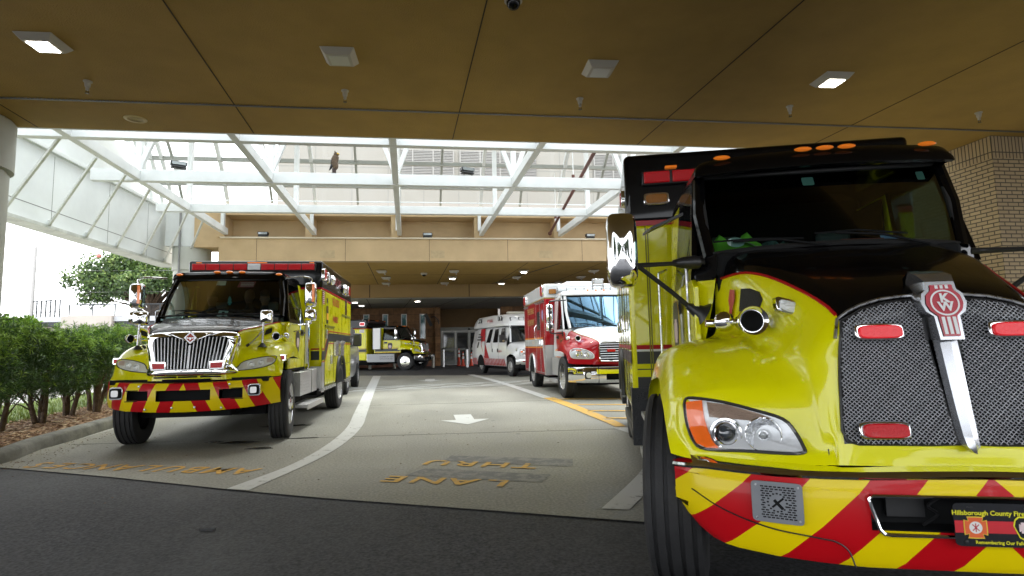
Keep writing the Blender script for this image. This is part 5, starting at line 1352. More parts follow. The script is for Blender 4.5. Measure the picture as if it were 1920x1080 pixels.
spk(-1); spk(1)
# loose cable and crack line along the bumper
g = MB(); g.tube([(x, pl(x) - .024, z) for x, z in spline([(-1.06, .62), (-.95, .565), (-.8, .525), (-.62, .508), (-.56, .50), (-.52, .47), (-.5, .41)], 6)], .003, 5); obj('trim_wire', g, 'plastic', kw)
# number plate
g = MB(); g.prism(ell(0, 0, .152, .078, 32, 14), (.007, -.052, .598), (1, 0, 0), (0, 0, 1), (0, .004, 0)); pk = obj('number_plate', g, mat('plate_black', (.012, .013, .016), .2, 0, .6), kw, smooth=30)
g = MB(); g.poly([(-.144, -.0535, .569), (.158, -.0535, .569), (.158, -.0535, .613), (-.144, -.0535, .613)]); obj('red_line', g, mat('plate_red', (.55, .03, .04), .25, 0, .5), pk, smooth=0)
g = MB(); textmb(g, 'Hillsborough County Fire Rescue', .0235, (.007, -.0545, .641), (1, 0, 0), (0, 0, 1), 0, .0006); obj('plate_lettering', g, mat('plate_yellow', (.72, .68, .02), .4), pk, smooth=0)
def maltese(g, c, r, y):
    pts = []
    for k in range(4):
        a = PI / 2 * k
        for da, rr_ in ((-.62, 1.12), (-.35, .98), (0, .93), (.35, .98), (.62, 1.12), (.785, .78)): pts.append((c[0] + math.cos(a + da) * r * rr_, y, c[1] + math.sin(a + da) * r * rr_))
    g.poly(pts)
g = MB(); maltese(g, (-.075, .589), .043, -.0545); obj('cross_badge_edge', g, mat('badge_gold', (.7, .5, .04), .4), pk, smooth=0)
g = MB(); maltese(g, (-.075, .589), .039, -.0549); obj('cross_badge', g, mat('badge_orange', (.68, .12, .03), .4), pk, smooth=0)
g = MB(); g.poly([(-.075 + math.cos(2 * PI * k / 24) * .022, -.0553, .589 + math.sin(2 * PI * k / 24) * .022) for k in range(24)]); obj('badge_disc', g, 'paper', pk, smooth=0)
g = MB()
for a in (.785, 2.356, 1.57): g.beam((-.075 - .016 * math.cos(a), -.0556, .589 - .016 * math.sin(a)), (-.075 + .016 * math.cos(a), -.0556, .589 + .016 * math.sin(a)), .003, .0004, (0, 1, 0))
obj('badge_tools', g, 'redstripe', pk, smooth=0)
sh = [(-.033, .03), (-.02, .042), (.02, .042), (.033, .03), (.038, .008), (.02, -.035), (.0, -.044), (-.02, -.035), (-.038, .008)]
g = MB(); g.poly([(.088 + x, -.0545, .59 + z) for x, z in sh]); obj('shield_edge', g, mat('plate_yellow', (.72, .68, .02), .4), pk, smooth=0)
g = MB(); g.poly([(.088 + x * .88, -.0549, .59 + z * .88) for x, z in sh]); obj('shield_badge', g, mat('plate_black', (.012, .013, .016), .2, 0, .6), pk, smooth=0)
g = MB(); maltese(g, (.088, .592), .021, -.0553); obj('shield_cross', g, mat('pale_rose', (.7, .55, .55), .5), pk, smooth=0)
g = MB()
for x in (-.11, .13): g.lathe([(.008, 0), (.006, .004), (0, .005)], (x + .0, -.053, .537), (0, -1, 0), 10)
for x in (-.09, .1): g.box(x - .011, x + .011, -.0545, -.0535, .66, .663)
obj('plate_bolt', g, 'plastic', pk)
for o_ in [pk]: o_.location.x -= .022
g = MB(); textmb(g, 'Remembering Our Fallen', .017, (.007, -.0545, .536), (1, 0, 0), (0, 0, 1), 0, .0004); obj('plate_motto', g, mat('plate_yellow', (.72, .68, .02), .4), pk, smooth=0)
# cab
ck = dict(b=(.735, 1.33, 1.86), t=(.745, 1.52, 2.42), xs=.86, xr=.79, yr=2.78, belt=1.70, zl=.95, roof=2.535, ya=1.36, ydoor=2.24, bow=.13, bowt=.09, visor=.12, dash=.04, dm='inside', rearm='lime', gm=glass('dim_windshield', (.42, .52, .49), .13))
ptk = cab(kw, ck, 'black', 'lime')
g = MB()   # cowl filler between hood and glass
g.grid([[(x, 1.25 - .0 + .0, 1.875 - .19 * (abs(x) / .74) ** 3) for x in [-.74 + .074 * k for k in range(21)]], [(x, 1.36, 1.84 - .12 * (abs(x) / .74) ** 3) for x in [-.74 + .074 * k for k in range(21)]]])
for s in (-1, 1): g.grid([[(s * .70, 1.30, 1.86), (s * .715, 1.30, 1.69)], [(s * .80, 1.37, 1.86), (s * .85, 1.37, 1.69)]])
obj('cowl', g, 'black', kw)
g = MB()
for s in (-1, 1): g.grid([[(s * .715, 1.30, 1.70), (s * .75, 1.30, 1.5), (s * .80, 1.31, 1.3), (s * .83, 1.33, .95)], [(s * .855, 1.38, 1.70), (s * .86, 1.38, 1.5), (s * .86, 1.38, 1.3), (s * .86, 1.38, .95)]])
obj('cowl_side', g, 'lime', kw)
marker_lamps(kw, [(x, 1.315 + .09 * (x / .8) ** 2, 2.515 - .01 * (x / .8) ** 4) for x in (-.62, -.13, .0, .13, .62)], sz=(.055, .022, .015))
# module
module(kw, -1.19, 1.33, 2.98, 7.6, .62, 3.11, 2.43, 'black', 'lime', 'redstripe', .05, .05)
def band(P, y, x0, x1, z0, z1, m, nm_='band', th=.003): return frontplate(P, y, [(x0, z0), (x1, z0), (x1, z1), (x0, z1)], m, nm_, th)
wl = mat('white_vinyl', (.7, .7, .7), .4)
band(kw, 2.98, -1.14, 1.22, 1.235, 1.275, 'redstripe'); band(kw, 2.98, -1.14, 1.22, 1.215, 1.235, wl); band(kw, 2.98, -1.14, 1.22, 1.10, 1.215, 'plastic'); band(kw, 2.98, -1.14, 1.22, 1.045, 1.055, 'plastic'); band(kw, 2.98, -1.14, 1.22, .88, .98, 'plastic')
sideplate(kw, -1, -1.19, [(3.0, 1.10), (7.6, 1.10), (7.6, 1.215), (3.0, 1.215)], 'plastic', 'band'); sideplate(kw, -1, -1.19, [(3.0, 1.235), (7.6, 1.235), (7.6, 1.275), (3.0, 1.275)], 'redstripe', 'band')
g = MB(); g.box(-1.20, -.90, 2.955, 2.979, .36, .88); g.box(.95, 1.28, 2.955, 2.979, .36, .88); g.box(-1.205, -1.191, 2.96, 3.15, .36, .88); obj('stone_guard', g, 'dplate', kw)
g = MB(); g.box(-.895, .945, 2.99, 3.0, .5, 1.0); g.box(-1.1, 1.15, 3.02, 7.5, .45, .62); obj('module_frame', g, 'plastic', kw)
g = MB(); g.box(-1.21, -1.15, 3.0, 4.9, .40, .50); g.box(-1.21, -1.15, 6.2, 7.5, .40, .50); obj('side_skirt', g, 'rubber', kw, bevel=.01)
g = MB(); g.box(-1.02, -1.01, 2.974, 2.978, .88, 2.4); g.box(-1.0, -.99, 2.974, 2.978, .88, 2.38); obj('corner_seam', g, mat('seam_olive', (.2, .2, .01), .6), kw)
for y in (3.6, 4.3, 5.3, 6.3): seam_rect(kw, -1, -1.19, y, y + .65, .75, 2.35)
g = MB()
for y in (4.3, 5.3, 6.3): g.box(-1.235, -1.19, y + .08, y + .16, 1.45, 1.62)
obj('compartment_latch', g, 'chrome', kw, bevel=.008)
g = MB(); g.tube([(-1.2, 5.7 + .55 * math.cos(a * PI / 12), .62 + .55 * math.sin(a * PI / 12)) for a in range(13)], .045, 8); obj('arch_flare', g, 'rubber', kw)
wheel(kw, -1.02, 5.7, .5, .27, -1, style='dual'); wheel(kw, 1.10, 5.7, .5, .27, 1, style='dual')
g = MB(); g.box(-1.03, 1.1, 2.93, 2.985, 2.785, 2.925); lb_ = obj('light_bar', g, 'plastic', kw, bevel=.012)
for k in range(8):
    x = -1.01 + k * .262; g = MB(); g.box(x, x + .238, 2.905, 2.931, 2.80, 2.91); obj('lens', g, 'redlens', lb_, bevel=.01)
g = MB(); g.box(-.81, -.70, 2.93, 2.985, 2.94, 2.965); obj('marker_lamp', g, 'amber', kw, bevel=.006)
lamp_box(kw, -.90, 2.98, 2.655, .20, .085, 'f', 'amberd')
lamp_box(kw, -1.19, 3.2, 2.72, .2, .12, 'l', 'redlens')
# boxes beneath the cab
g = MB(); g.box(-1.05, -.75, 1.75, 2.9, .42, .92); obj('step_box', g, 'dplate', kw, bevel=.01)
g = MB(); g.box(-1.16, -1.0, 1.75, 2.7, .34, .40); g.box(-1.14, -.98, 1.8, 2.7, .66, .70); obj('cab_step', g, 'alu', kw, bevel=.006)
g = MB(); g.box(-.84, .84, .75, 2.9, .38, .6); g.box(-.45, .45, .3, 7.4, .45, .62); g.box(-.9, .9, .82, .98, .42, .56); g.box(-.8, .8, .25, .6, .45, .72); obj('chassis', g, 'inside', kw)
wheel(kw, -1.05, .95, .5, .30, -1, -.17); wheel(kw, 1.05, .95, .5, .30, 1, -.17)
# grab rails
g = MB(); g.tube([(-.945, 2.62, .95), (-.945, 2.62, 1.9)], .011, 8); g.tube([(-.945, 2.62, 1.9), (-.87, 2.62, 1.93)], .011, 8); g.tube([(-.88, 1.40, 1.0), (-.88, 1.40, 1.85)], .010, 8); obj('grab_rail', g, 'steel', kw)
# mirrors
def km(s):
    mirror_head(kw, (s * 1.305, 1.12, 1.885), .2, .47, .17, 'chrome', 'mirror', rot=-.15 * s, p=5)
    g = MB(); g.tube([(s * 1.225, 1.2, 1.79), (s * 1.0, 1.25, 1.80), (s * .78, 1.32, 1.81)], [.016, .014, .02], 8); g.tube([(s * 1.21, 1.2, 1.79), (s * 1.0, 1.26, 1.62), (s * .85, 1.32, 1.49)], [.015, .015, .018], 8)
    g.lathe([(.02, 0), (.035, .05), (.045, .14), (.04, .17)] if s < 0 else [(.012, 0), (.016, .17)], (s * .98, 1.27, 1.805), (-s, .2, .02), 12); g.lathe([(.02, 0), (.05, .09), (.085, .12)], (s * .90, 1.3, 1.53), (-s, .15, -.6), 12); obj('mirror_arm', g, 'plastic', kw)
km(-1); km(1)
# round drip visor over the side window, folded down
g = MB(); g.add([(-.86, 1.56, 2.20), (-1.08, 1.62, 2.12), (-1.12, 1.85, 2.12), (-.9, 1.85, 2.22), (-.86, 1.56, 2.18), (-1.08, 1.62, 2.10), (-1.12, 1.85, 2.10), (-.9, 1.85, 2.20)], [(0, 1, 2, 3), (7, 6, 5, 4), (0, 4, 5, 1), (1, 5, 6, 2), (2, 6, 7, 3)]); obj('spray_visor', g, 'plastic', kw)
# door emblem
def shield(P, s, x, y, z, sc_=1.0, nm_='door_emblem'):
    pts = [(-.11, .13), (-.07, .17), (.07, .17), (.11, .13), (.12, .03), (.07, -.13), (0, -.17), (-.07, -.13), (-.12, .03)]
    a = sideplate(P, s, x, [(y + p * sc_ * 1.06, z + q * sc_ * 1.06) for p, q in pts], 'gold', nm_, .003)
    sideplate(P, s, x, [(y + p * sc_, z + q * sc_) for p, q in pts], 'plastic', 'shield', .005, a)
    g = MB(); q_ = []
    for k in range(4):
        a_ = PI / 2 * k
        for da, rr_ in ((-.62, 1.12), (0, .93), (.62, 1.12), (.785, .78)): q_.append((y + math.cos(a_ + da) * .075 * sc_ * rr_, z + math.sin(a_ + da) * .075 * sc_ * rr_))
    sideplate(P, s, x, q_, mat('pale_rose', (.7, .55, .55), .5), 'cross', .007, a)
shield(kw, -1, -.90, 1.9, 1.38, 1.25)
# things lying on the dashboard (seen through the glass)
def onw(P, x, y, z): h_ = R(17); return Vector((o0.x + math.cos(h_) * x + math.sin(h_) * y, o0.y - math.sin(h_) * x + math.cos(h_) * y, z))
dz = 1.872
t = thing('safety_vest', 'crumpled lime green safety vest on the dashboard of the nearest truck', 'vest', onw(kw, -.55, 1.5, dz), -R(17))
g = MB(); rnd = random.Random(2)
g.grid([[(-.17 + .036 * i, -.1 + .03 * j, (.05 + .08 * math.sin(i * .7) ** 2 * math.sin(j * .8) + rnd.uniform(0, .02)) if 0 < i < 10 and 0 < j < 6 else 0) for i in range(11)] for j in range(7)]); obj('fabric', g, mat('hi_vis_green', (.25, .7, .06), .7), t, smooth=60)
g = MB(); g.grid([[(.0 + .03 * i, -.115 + .02 * j, .045 + .02 * math.sin(i) + .01 * j) for i in range(6)] for j in range(3)]); obj('reflective_strip', g, mat('vest_cream', (.6, .62, .45), .5), t)
t = tag(obj('round_sticker', MB().prism(ell(0, 0, .055, .033, 28), (0, 0, 0), (1, 0, 0), (0, .3, 1), (0, .003, 0)), mat('sticker_pale', (.45, .6, .58), .5)), 'oval pale sticker inside the windshield above the green vest', 'sticker'); t.location = onw(kw, -.575, 1.315, 1.93); t.rotation_euler = (0, 0, -R(17) + .1)
t = thing('glove_box', 'flat orange and white carton of gloves on the dashboard of the nearest truck', 'box', onw(kw, .2, 1.42, dz), -R(17) + .1)
g = MB(); g.box(-.13, .13, -.05, .05, 0, .055); obj('carton', g, mat('carton_red', (.35, .08, .05), .6), t, bevel=.003); g = MB(); textmb(g, 'ORANGE', .032, (.03, -.052, .028), (1, 0, 0), (0, 0, 1)); obj('lettering', g, 'paper', t, smooth=0)
t = thing('glove_box', 'small pale carton in the middle of the dashboard of the nearest truck', 'box', onw(kw, -.18, 1.5, dz), -R(17) - .1)
g = MB(); g.box(-.1, .1, -.04, .04, 0, .06); obj('carton', g, mat('carton_pale', (.5, .3, .26), .6), t, bevel=.003)
t = thing('plastic_bag', 'clear crumpled plastic bag on the dashboard of the nearest truck', 'bag', onw(kw, -.25, 1.57, dz), -R(17))
g = MB(); g.grid([[(-.2 + .027 * i, -.05 + .03 * j, max(0, .09 * math.sin(PI * i / 15) * math.sin(PI * j / 5) + rnd.uniform(-.02, .03))) for i in range(16)] for j in range(6)]); obj('film', g, mat('bag_film', (.10, .17, .17), .12, spec=1), t, smooth=0)
t = thing('face_mask', 'blue and white folded face mask at the right end of the nearest dashboard', 'mask', onw(kw, .42, 1.42, dz), -R(17))
g = MB(); g.add([(-.07, 0, .0), (.08, -.02, 0), (.02, .01, .07), (-.09, .02, .09), (.1, .05, .02)], [(0, 1, 2, 3), (1, 4, 2)]); obj('fabric', g, mat('mask_blue', (.15, .32, .6), .6), t, smooth=0)
t = thing('wipes_tube', 'thin dark bottle with a blue cap lying on the dashboard of the nearest truck', 'bottle', onw(kw, -.33, 1.4, dz + .02), -R(17))
g = MB(); g.cyl((-.1, 0, 0), (.06, 0, 0), .018, n=12); obj('body', g, mat('bottle_dark', (.05, .09, .09), .2), t); g = MB(); g.cyl((.061, 0, 0), (.1, 0, 0), .019, n=12); obj('cap', g, mat('cap_blue', (.1, .4, .65), .4), t)
for x, z, l in ((-.08, 2.33, 'square pale green sticker at the top middle of the nearest windshield'), (.60, 2.33, 'pale green sticker at the top right of the nearest windshield')):
    p_ = ptk(x / .72, .86); t = tag(obj('inspection_sticker', MB().prism(ell(0, 0, .036 if x < 0 else .022, .03, 20, 8), (0, 0, 0), (1, 0, 0), (0, .45, 1), (0, .002, 0)), mat('sticker_teal', (.22, .42, .38), .5)), l, 'sticker'); t.location = onw(kw, p_[0], p_[1] + .012, p_[2]); t.rotation_euler = (0, 0, -R(17))
# ------------------------------------------------------------------ other conventional-cab ambulances
NI = {
 'A': [(0, 1.25, 1.85), (.40, 1.27, 1.84), (.86, 1.32, 1.74), (.90, 1.3, 1.55), (.93, 1.3, 1.44), (1.03, 1.3, 1.42), (1.12, 1.32, 1.34), (1.15, 1.42, 1.15)],
 'B': [(0, .9, 1.80), (.40, .92, 1.785), (.84, .95, 1.70), (.87, .95, 1.50), (.90, .95, 1.43), (1.02, .93, 1.41), (1.13, .93, 1.33), (1.16, .95, 1.20)],
 'C': [(0, .6, 1.72), (.36, .6, 1.71), (.74, .62, 1.64), (.72, .62, 1.46), (.76, .62, 1.40), (.95, .65, 1.37), (1.10, .68, 1.29), (1.14, .70, 1.17)],
 'D': [(0, .27, 1.60), (.30, .27, 1.595), (.575, .29, 1.56), (.575, .32, 1.42), (.60, .38, 1.30), (.85, .45, 1.27), (1.05, .50, 1.22), (1.12, .56, 1.13)],
 'E': [(0, .2, 1.45), (.28, .2, 1.44), (.55, .24, 1.38), (.56, .28, 1.28), (.60, .32, 1.18), (.85, .40, 1.19), (1.04, .45, 1.19), (1.12, .53, 1.07)],
 'F': [(0, .15, 1.15), (.24, .15, 1.15), (.47, .19, 1.12), (.52, .22, 1.08), (.58, .27, 1.04), (.85, .37, 1.06), (1.03, .42, 1.12), (1.12, .50, 1.0)],
 'G': [(0, .13, 1.02), (.2, .13, 1.02), (.42, .16, 1.02), (.5, .2, 1.02), (.58, .25, 1.0), (.85, .35, 1.0), (1.04, .41, 1.0), (1.12, .47, .97)],
 'H': [(0, .13, .92), (.2, .13, .92), (.42, .15, .92), (.5, .18, .92), (.58, .22, .92), (.85, .33, .925), (1.04, .39, .935), (1.115, .44, .94)]}
NM = {
 'A': [(0, 1.25, 1.74), (.40, 1.27, 1.73), (.80, 1.3, 1.64), (.90, 1.3, 1.53), (.95, 1.28, 1.42), (1.05, 1.28, 1.38), (1.12, 1.3, 1.28), (1.15, 1.4, 1.12)],
 'B': [(0, .9, 1.66), (.36, .92, 1.645), (.66, .95, 1.52), (.78, .95, 1.42), (.86, .95, 1.385), (1.02, .95, 1.34), (1.12, .95, 1.24), (1.16, .95, 1.12)],
 'C': [(0, .6, 1.56), (.30, .6, 1.545), (.50, .62, 1.44), (.66, .62, 1.37), (.76, .62, 1.34), (.95, .65, 1.28), (1.09, .70, 1.19), (1.14, .74, 1.08)],
 'D': [(0, .27, 1.38), (.24, .27, 1.375), (.40, .27, 1.335), (.52, .30, 1.28), (.62, .35, 1.24), (.86, .45, 1.20), (1.05, .55, 1.14), (1.12, .6, 1.04)],
 'E': [(0, .22, 1.25), (.2, .22, 1.24), (.41, .23, 1.22), (.5, .26, 1.17), (.58, .3, 1.13), (.85, .4, 1.14), (1.04, .5, 1.11), (1.12, .55, .99)],
 'F': [(0, .18, 1.1), (.2, .18, 1.1), (.41, .19, 1.08), (.5, .21, 1.04), (.58, .25, 1.02), (.85, .36, 1.03), (1.04, .46, 1.03), (1.12, .52, .95)],
 'G': [(0, .15, .92), (.2, .15, .92), (.41, .16, .92), (.5, .18, .92), (.58, .22, .93), (.85, .33, .94), (1.04, .43, .94), (1.115, .48, .91)],
 'H': [(0, .15, .81), (.2, .15, .81), (.41, .16, .81), (.5, .18, .81), (.58, .2, .81), (.85, .3, .82), (1.03, .4, .83), (1.11, .45, .85)]}
def two_mirrors(P, hx, y, z1, z2, top, bot, armm='chrome', h1=.40, h2=.2, w=.19):
    for s in (-1, 1):
        mirror_head(P, (s * hx, y, z1), w, h1, .12, 'chrome', 'mirror', rot=-.12 * s, p=5); mirror_head(P, (s * hx, y, z2), w, h2, .12, 'chrome', 'convex_mirror', rot=-.12 * s, p=4)
        g = MB(); g.tube(spline([(s * top[0], top[1], top[2]), (s * (hx - .12), y + .02, top[2] + .01), (s * hx, y + .04, top[2] - .02), (s * hx, y + .05, top[2] - .1)], 5), .016, 8); g.tube([(s * hx, y + .06, top[2] - .08), (s * hx, y + .06, z2 - h2 / 2)], .016, 8)
        g.tube(spline([(s * hx, y + .05, z2 - h2 / 2), (s * hx, y + .04, bot[2] + .02), (s * (hx - .1), y + .02, bot[2]), (s * bot[0], bot[1], bot[2])], 5), .016, 8); obj('mirror_arm', g, armm, P)
def international(name, label, ox, oy, heading, detail=True, bumperm='chev', dy=0):
    P = vehicle(name, label, ox, oy, heading)
    bvI, rI = hood(P, NI, 'black', 'lime', nu=4, nv=4)
    # chrome grille surround with a black mouth and upright bars
    outer = [(0, 1.585), (.3, 1.58), (.55, 1.56), (.60, 1.50), (.585, 1.38), (.55, 1.22), (.53, 1.12), (.60, 1.03), (.55, .985), (.3, .975), (0, .975)]
    inner = [(0, 1.40), (.10, 1.47), (.2, 1.51), (.42, 1.50), (.48, 1.46), (.475, 1.36), (.44, 1.2), (.41, 1.11), (.36, 1.075), (.2, 1.07), (0, 1.07)]
    g = MB(); gi = MB(); gr_ = MB()
    for s in (-1, 1):
        o_ = [(s * x, z) for x, z in spline(outer, 4)]; i_ = [(s * x, z) for x, z in spline(inner, 4)]
        m1 = [(a[0] * .6 + b[0] * .4, a[1] * .6 + b[1] * .4) for a, b in zip(o_, i_)]
        g.grid([[(x, hit(bvI, x, z) + .01, z) for x, z in o_], [(x, hit(bvI, x, z) - .02, z) for x, z in [(a[0] * .9 + b[0] * .1, a[1] * .9 + b[1] * .1) for a, b in zip(o_, i_)]], [(x, hit(bvI, x, z) - .035, z) for x, z in m1], [(x, hit(bvI, x, z) - .03, z) for x, z in i_], [(x, hit(bvI, x, z) + .0, z) for x, z in i_]])
        gi.grid([[(x, hit(bvI, x, z) - .004, z) for x, z in i_], [(x * .5, hit(bvI, x * .5, z * .5 + .64) - .004, z * .5 + .64) for x, z in i_], [(s * .01, hit(bvI, 0, 1.28) - .004, 1.28) for x, z in i_]])
    obj('grille_surround', g, 'chrome', P, smooth=50); obj('grille_backing', gi, 'inside', P)
    for k in range(-10, 11):
        xt_ = k * .0475; xb_ = xt_ * .88
        a = abs(xt_); zt_ = 1.39 + .1 * min(a / .12, 1) if a < .12 else 1.495; zt_ = min(zt_, 1.495 - max(0, (a - .42)) * .6); zb_ = 1.075 if a < .38 else 1.1
        g = MB(); g.beam((xt_, hit(bvI, xt_, zt_) - .022, zt_), (xb_, hit(bvI, xb_, zb_) - .022, zb_), .013 if k else .028, .02, (0, -1, 0)); obj('grille_bar', g, mat('bar_silver', (.75, .76, .78), .28, .75), P)
    g = MB(); yd = hit(bvI, 0, 1.50) - .05
    for r_, off in ((.085, 0),): g.prism([(0, r_ * 1.05), (r_, 0), (0, -r_ * 1.05), (-r_, 0)], (0, yd, 1.49), (1, 0, 0), (0, 0, 1), (0, .04, 0))
    dm = obj('badge', g, 'barsteel', P, bevel=.004)
    g = MB(); g.prism([(0, .06), (.055, .004), (-.055, .004)], (0, yd - .003, 1.49), (1, 0, 0), (0, 0, 1), (0, .003, 0)); g.prism([(0, -.06), (-.055, -.01), (-.012, -.01), (-.012, -.03), (.012, -.03), (.012, -.01), (.055, -.01)], (0, yd - .003, 1.49), (1, 0, 0), (0, 0, 1), (0, .003, 0)); obj('badge_face', g, mat('badge_orange_red', (.5, .04, .01), .4), dm, smooth=0)
    for s in (-1, 1):
        y = hit(bvI, .36, 1.12) - .06; g = MB(); g.prism([(s * .27, 1.055), (s * .46, 1.055), (s * .485, 1.185), (s * .27, 1.175)], (0, y, 0), (1, 0, 0), (0, 0, 1), (0, .07, 0)); b_ = obj('grille_lamp', g, 'chrome', P, bevel=.006)
        g = MB(); g.prism([(s * .29, 1.08), (s * .43, 1.08), (s * .445, 1.155), (s * .29, 1.15)], (0, y - .008, 0), (1, 0, 0), (0, 0, 1), (0, .01, 0)); obj('lens', g, 'redlens', b_)
        H0 = [(.565, 1.035), (.59, 1.09), (.64, 1.15), (.80, 1.195), (.95, 1.215), (1.04, 1.215), (1.04, 1.17), (1.02, 1.12), (.95, 1.085), (.86, 1.06), (.72, 1.04)]
        ol = spline([(s * x, z) for x, z in H0], 3, True)
        g = MB(); rim(bvI, ol, .006, .003, g); h_ = obj('headlight', g, 'rubber', P); g = MB(); patch(bvI, ol, .002, 0, 5, g); obj('bucket', g, 'haze', h_)
        for cx_, cz_, r_ in ((.74, 1.105, .05), (.86, 1.13, .045)):
            yy = hit(bvI, s * cx_, cz_); g = MB(); g.lathe([(r_, 0), (r_, .01), (r_ * .8, .012), (r_ * .5, 0), (0, -.004)], (s * cx_, yy - .004, cz_), (s * .3, -1, 0), 24); obj('reflector', g, 'lampbody', h_)
        g = MB(); patch(bvI, [(s * x, z) for x, z in [(.93, 1.13), (.93, 1.19), (1.01, 1.2), (1.01, 1.14)]], .006, 0, 2, g); obj('indicator', g, mat('pale_amber', (.62, .5, .42), .3, 0, .5), h_)
        g = MB(); patch(bvI, ol, .014, .018, 6, g); obj('cover', g, glass('fogged_cover', (.97, .97, .92), .35, .15), h_)
        # side marker and intake scoop
        lamp_box(P, s * 1.10, .58, 1.19, .07, .06, 'f', 'redlens', 'side_flasher', .05)
        g = MB(); so = [(.74, 1.50), (.76, 1.56), (.82, 1.61), (.90, 1.64), (.915, 1.60), (.90, 1.55), (.86, 1.53)]
        g.poly([(s * x, .74 + .1 * (x - .74), z) for x, z in so]); sc_ = obj('air_scoop', g, mat('vent_mesh', (.02, .02, .02), .6, bump=(120, 1)), P, smooth=0)
        g = MB(); g.tube([(s * x, .735 + .1 * (x - .74), z) for x, z in spline(so, 3, True)], .014, 6, True); g.grid([[(s * x, .74, z) for x, z in spline(so, 3, True)], [(s * (x * .3 + .55), 1.1, z * .4 + .96) for x, z in spline(so, 3, True)]], closed=True); obj('scoop_lip', g, 'lime', sc_)
        horn(P, (s * .985, .62, 1.50), .3, .06)
        g = MB(); g.sphere((s * 1.05, .95, 1.51), .05, 14, (1, .8, 1)); g.cyl((s * 1.05, .95, 1.5), (s * .92, 1.0, 1.48), .015, n=8); obj('horn_body', g, 'chrome', P)
        if detail or s < 0:
            g = MB(); g.cyl((s * .83, .52, 1.36), (s * .83, .56, 1.74), .014, n=8); g.tube([(s * .67, .38, 1.37), (s * .74, .42, 1.44), (s * .82, .55, 1.58)], .011, 7); hm = obj('hood_mirror_stalk', g, 'steel', P)
            g = MB(); g.lathe([(.07, 0), (.05, .02), (.02, .06)], (s * .83, .53, 1.345), (0, 0, 1), 14); g.sphere((s * .83, .555, 1.73), .03, 10); g.cyl((s * .66, .37, 1.365), (s * .69, .39, 1.39), .018, n=8); obj('stalk_foot', g, 'rubber', hm)
            mirror_head(P, (s * .85, .62, 1.79), .19, .19, .07, 'chrome', 'hood_mirror', rot=-.25 * s, p=6)
    # grille underline vents and tow eyes
    g = MB()
    for a, b in ((-.42, -.14), (-.12, .12), (.16, .42)): g.box(a, b, .11, .135, .955, .975)
    obj('lower_vent', g, 'inside', P, bevel=.004)
    IP = [(0, 0), (.4, .03), (.75, .1), (.95, .22), (1.12, .42)]
    if bumperm == 'chev':
        bm_ = chevron('chevron_sheeting_small', .35, .45, -.89 * .45 + .175, (.78, .60, .0), (.5, .004, .01)); hol = ((0, .335, .66, .80), (.44, .72, .675, .80)); z0, z1 = .51, .89
    else: bm_ = M_('chrome'); hol = ((0, .5, .6, .74),); z0, z1 = .5, .82
    plI = bumper(P, IP, lambda x: z1 + .04 * (x / 1.12) ** 2, lambda x: z0 + .06 * (x / 1.12) ** 2, bm_, hol, bulge=.025)
    g = MB(); g.tube([(x, .09, .93) for x in (-.3, .3)], .012, 6); g.box(-1.0, 1.0, .2, .6, .88, .94); obj('bumper_gap', g, 'inside', P)
    for s in (-1, 1):
        y = plI(.86) - .05; b_ = lamp_box(P, s * .86, y + .045, .775, .13, .13, 'f', 'inside', 'fog_light', .09, 'chrome')
        g = MB(); g.prism(ell(0, 0, .062, .062, 24, 6), (s * .86, y - .058, .775), (1, 0, 0), (0, 0, 1), (0, -.004, 0)); obj('lamp_well', g, 'inside', b_)
        g = MB(); g.prism(ell(0, 0, .042, .042, 16, 5), (s * .86, y - .062, .775), (1, 0, 0), (0, 0, 1), (0, -.006, 0)); obj('led_panel', g, mat('led_white', (.8, .82, .85), .2, 0, 1, emis=((1, 1, 1), .08)), b_)
    g = MB()
    for x, z in ((-.56, .86), (-.47, .56), (.56, .86), (.47, .555), (-.13, .575), (.15, .575)): g.lathe([(.016, 0), (.012, .012), (0, .014)], (x, plI(x) - .02, z), (0, -1, 0), 10)
    obj('bumper_bolt', g, 'steel', P)
    c_ = dict(b=(.875, 1.33, 1.85), t=(.775, 1.62, 2.46), xs=1.0, xr=.87, yr=2.62 + dy, belt=1.73, zl=1.0, roof=2.575, ya=1.36, ydoor=2.42, bow=.14, bowt=.1, visor=.02, rearm='lime')
    pt = cab(P, c_, 'black', 'lime')
    g = MB()
    for s in (-1, 1): g.grid([[(s * .86, 1.30, 1.74), (s * .92, 1.30, 1.5), (s * .93, 1.31, 1.3), (s * .95, 1.33, 1.0)], [(s * 1.0, 1.36, 1.74), (s * 1.0, 1.36, 1.5), (s * 1.0, 1.36, 1.3), (s * 1.0, 1.36, 1.0)]])
    obj('cowl_side', g, 'lime', P)
    g = MB(); g.grid([[(x, 1.25, 1.85 - .11 * (abs(x) / .86) ** 3) for x in [-.87 + .087 * k for k in range(21)]], [(x, 1.42, 1.83) for x in [-.87 + .087 * k for k in range(21)]]]); obj('cowl', g, 'plastic', P)
    marker_lamps(P, [(x, 1.52 + .1 * (x / .85) ** 2, 2.565 - .05 * (x / .87) ** 4) for x in (-.76, -.17, .02, .21, .76)], sz=(.055, .035, .02))
    module(P, -1.19, 1.19, 2.98 + dy, 6.75 + dy, .58, 2.97, 2.44, 'black', 'lime', 'redstripe', .035, .05)
    g = MB(); g.box(-1.12, 1.08, 2.92 + dy, 2.985 + dy, 2.77, 2.91); lb2_ = obj('light_bar', g, 'plastic', P, bevel=.01)
    for k in range(9):
        x = -1.1 + k * .241; g = MB(); g.box(x, x + .225, 2.90 + dy, 2.925 + dy, 2.785, 2.9); obj('lens', g, ('clear' if k == 4 else 'redlens') if detail else mat('dark_red_lens', (.03, .002, .002), .3, 0, .2), lb2_, bevel=.008)
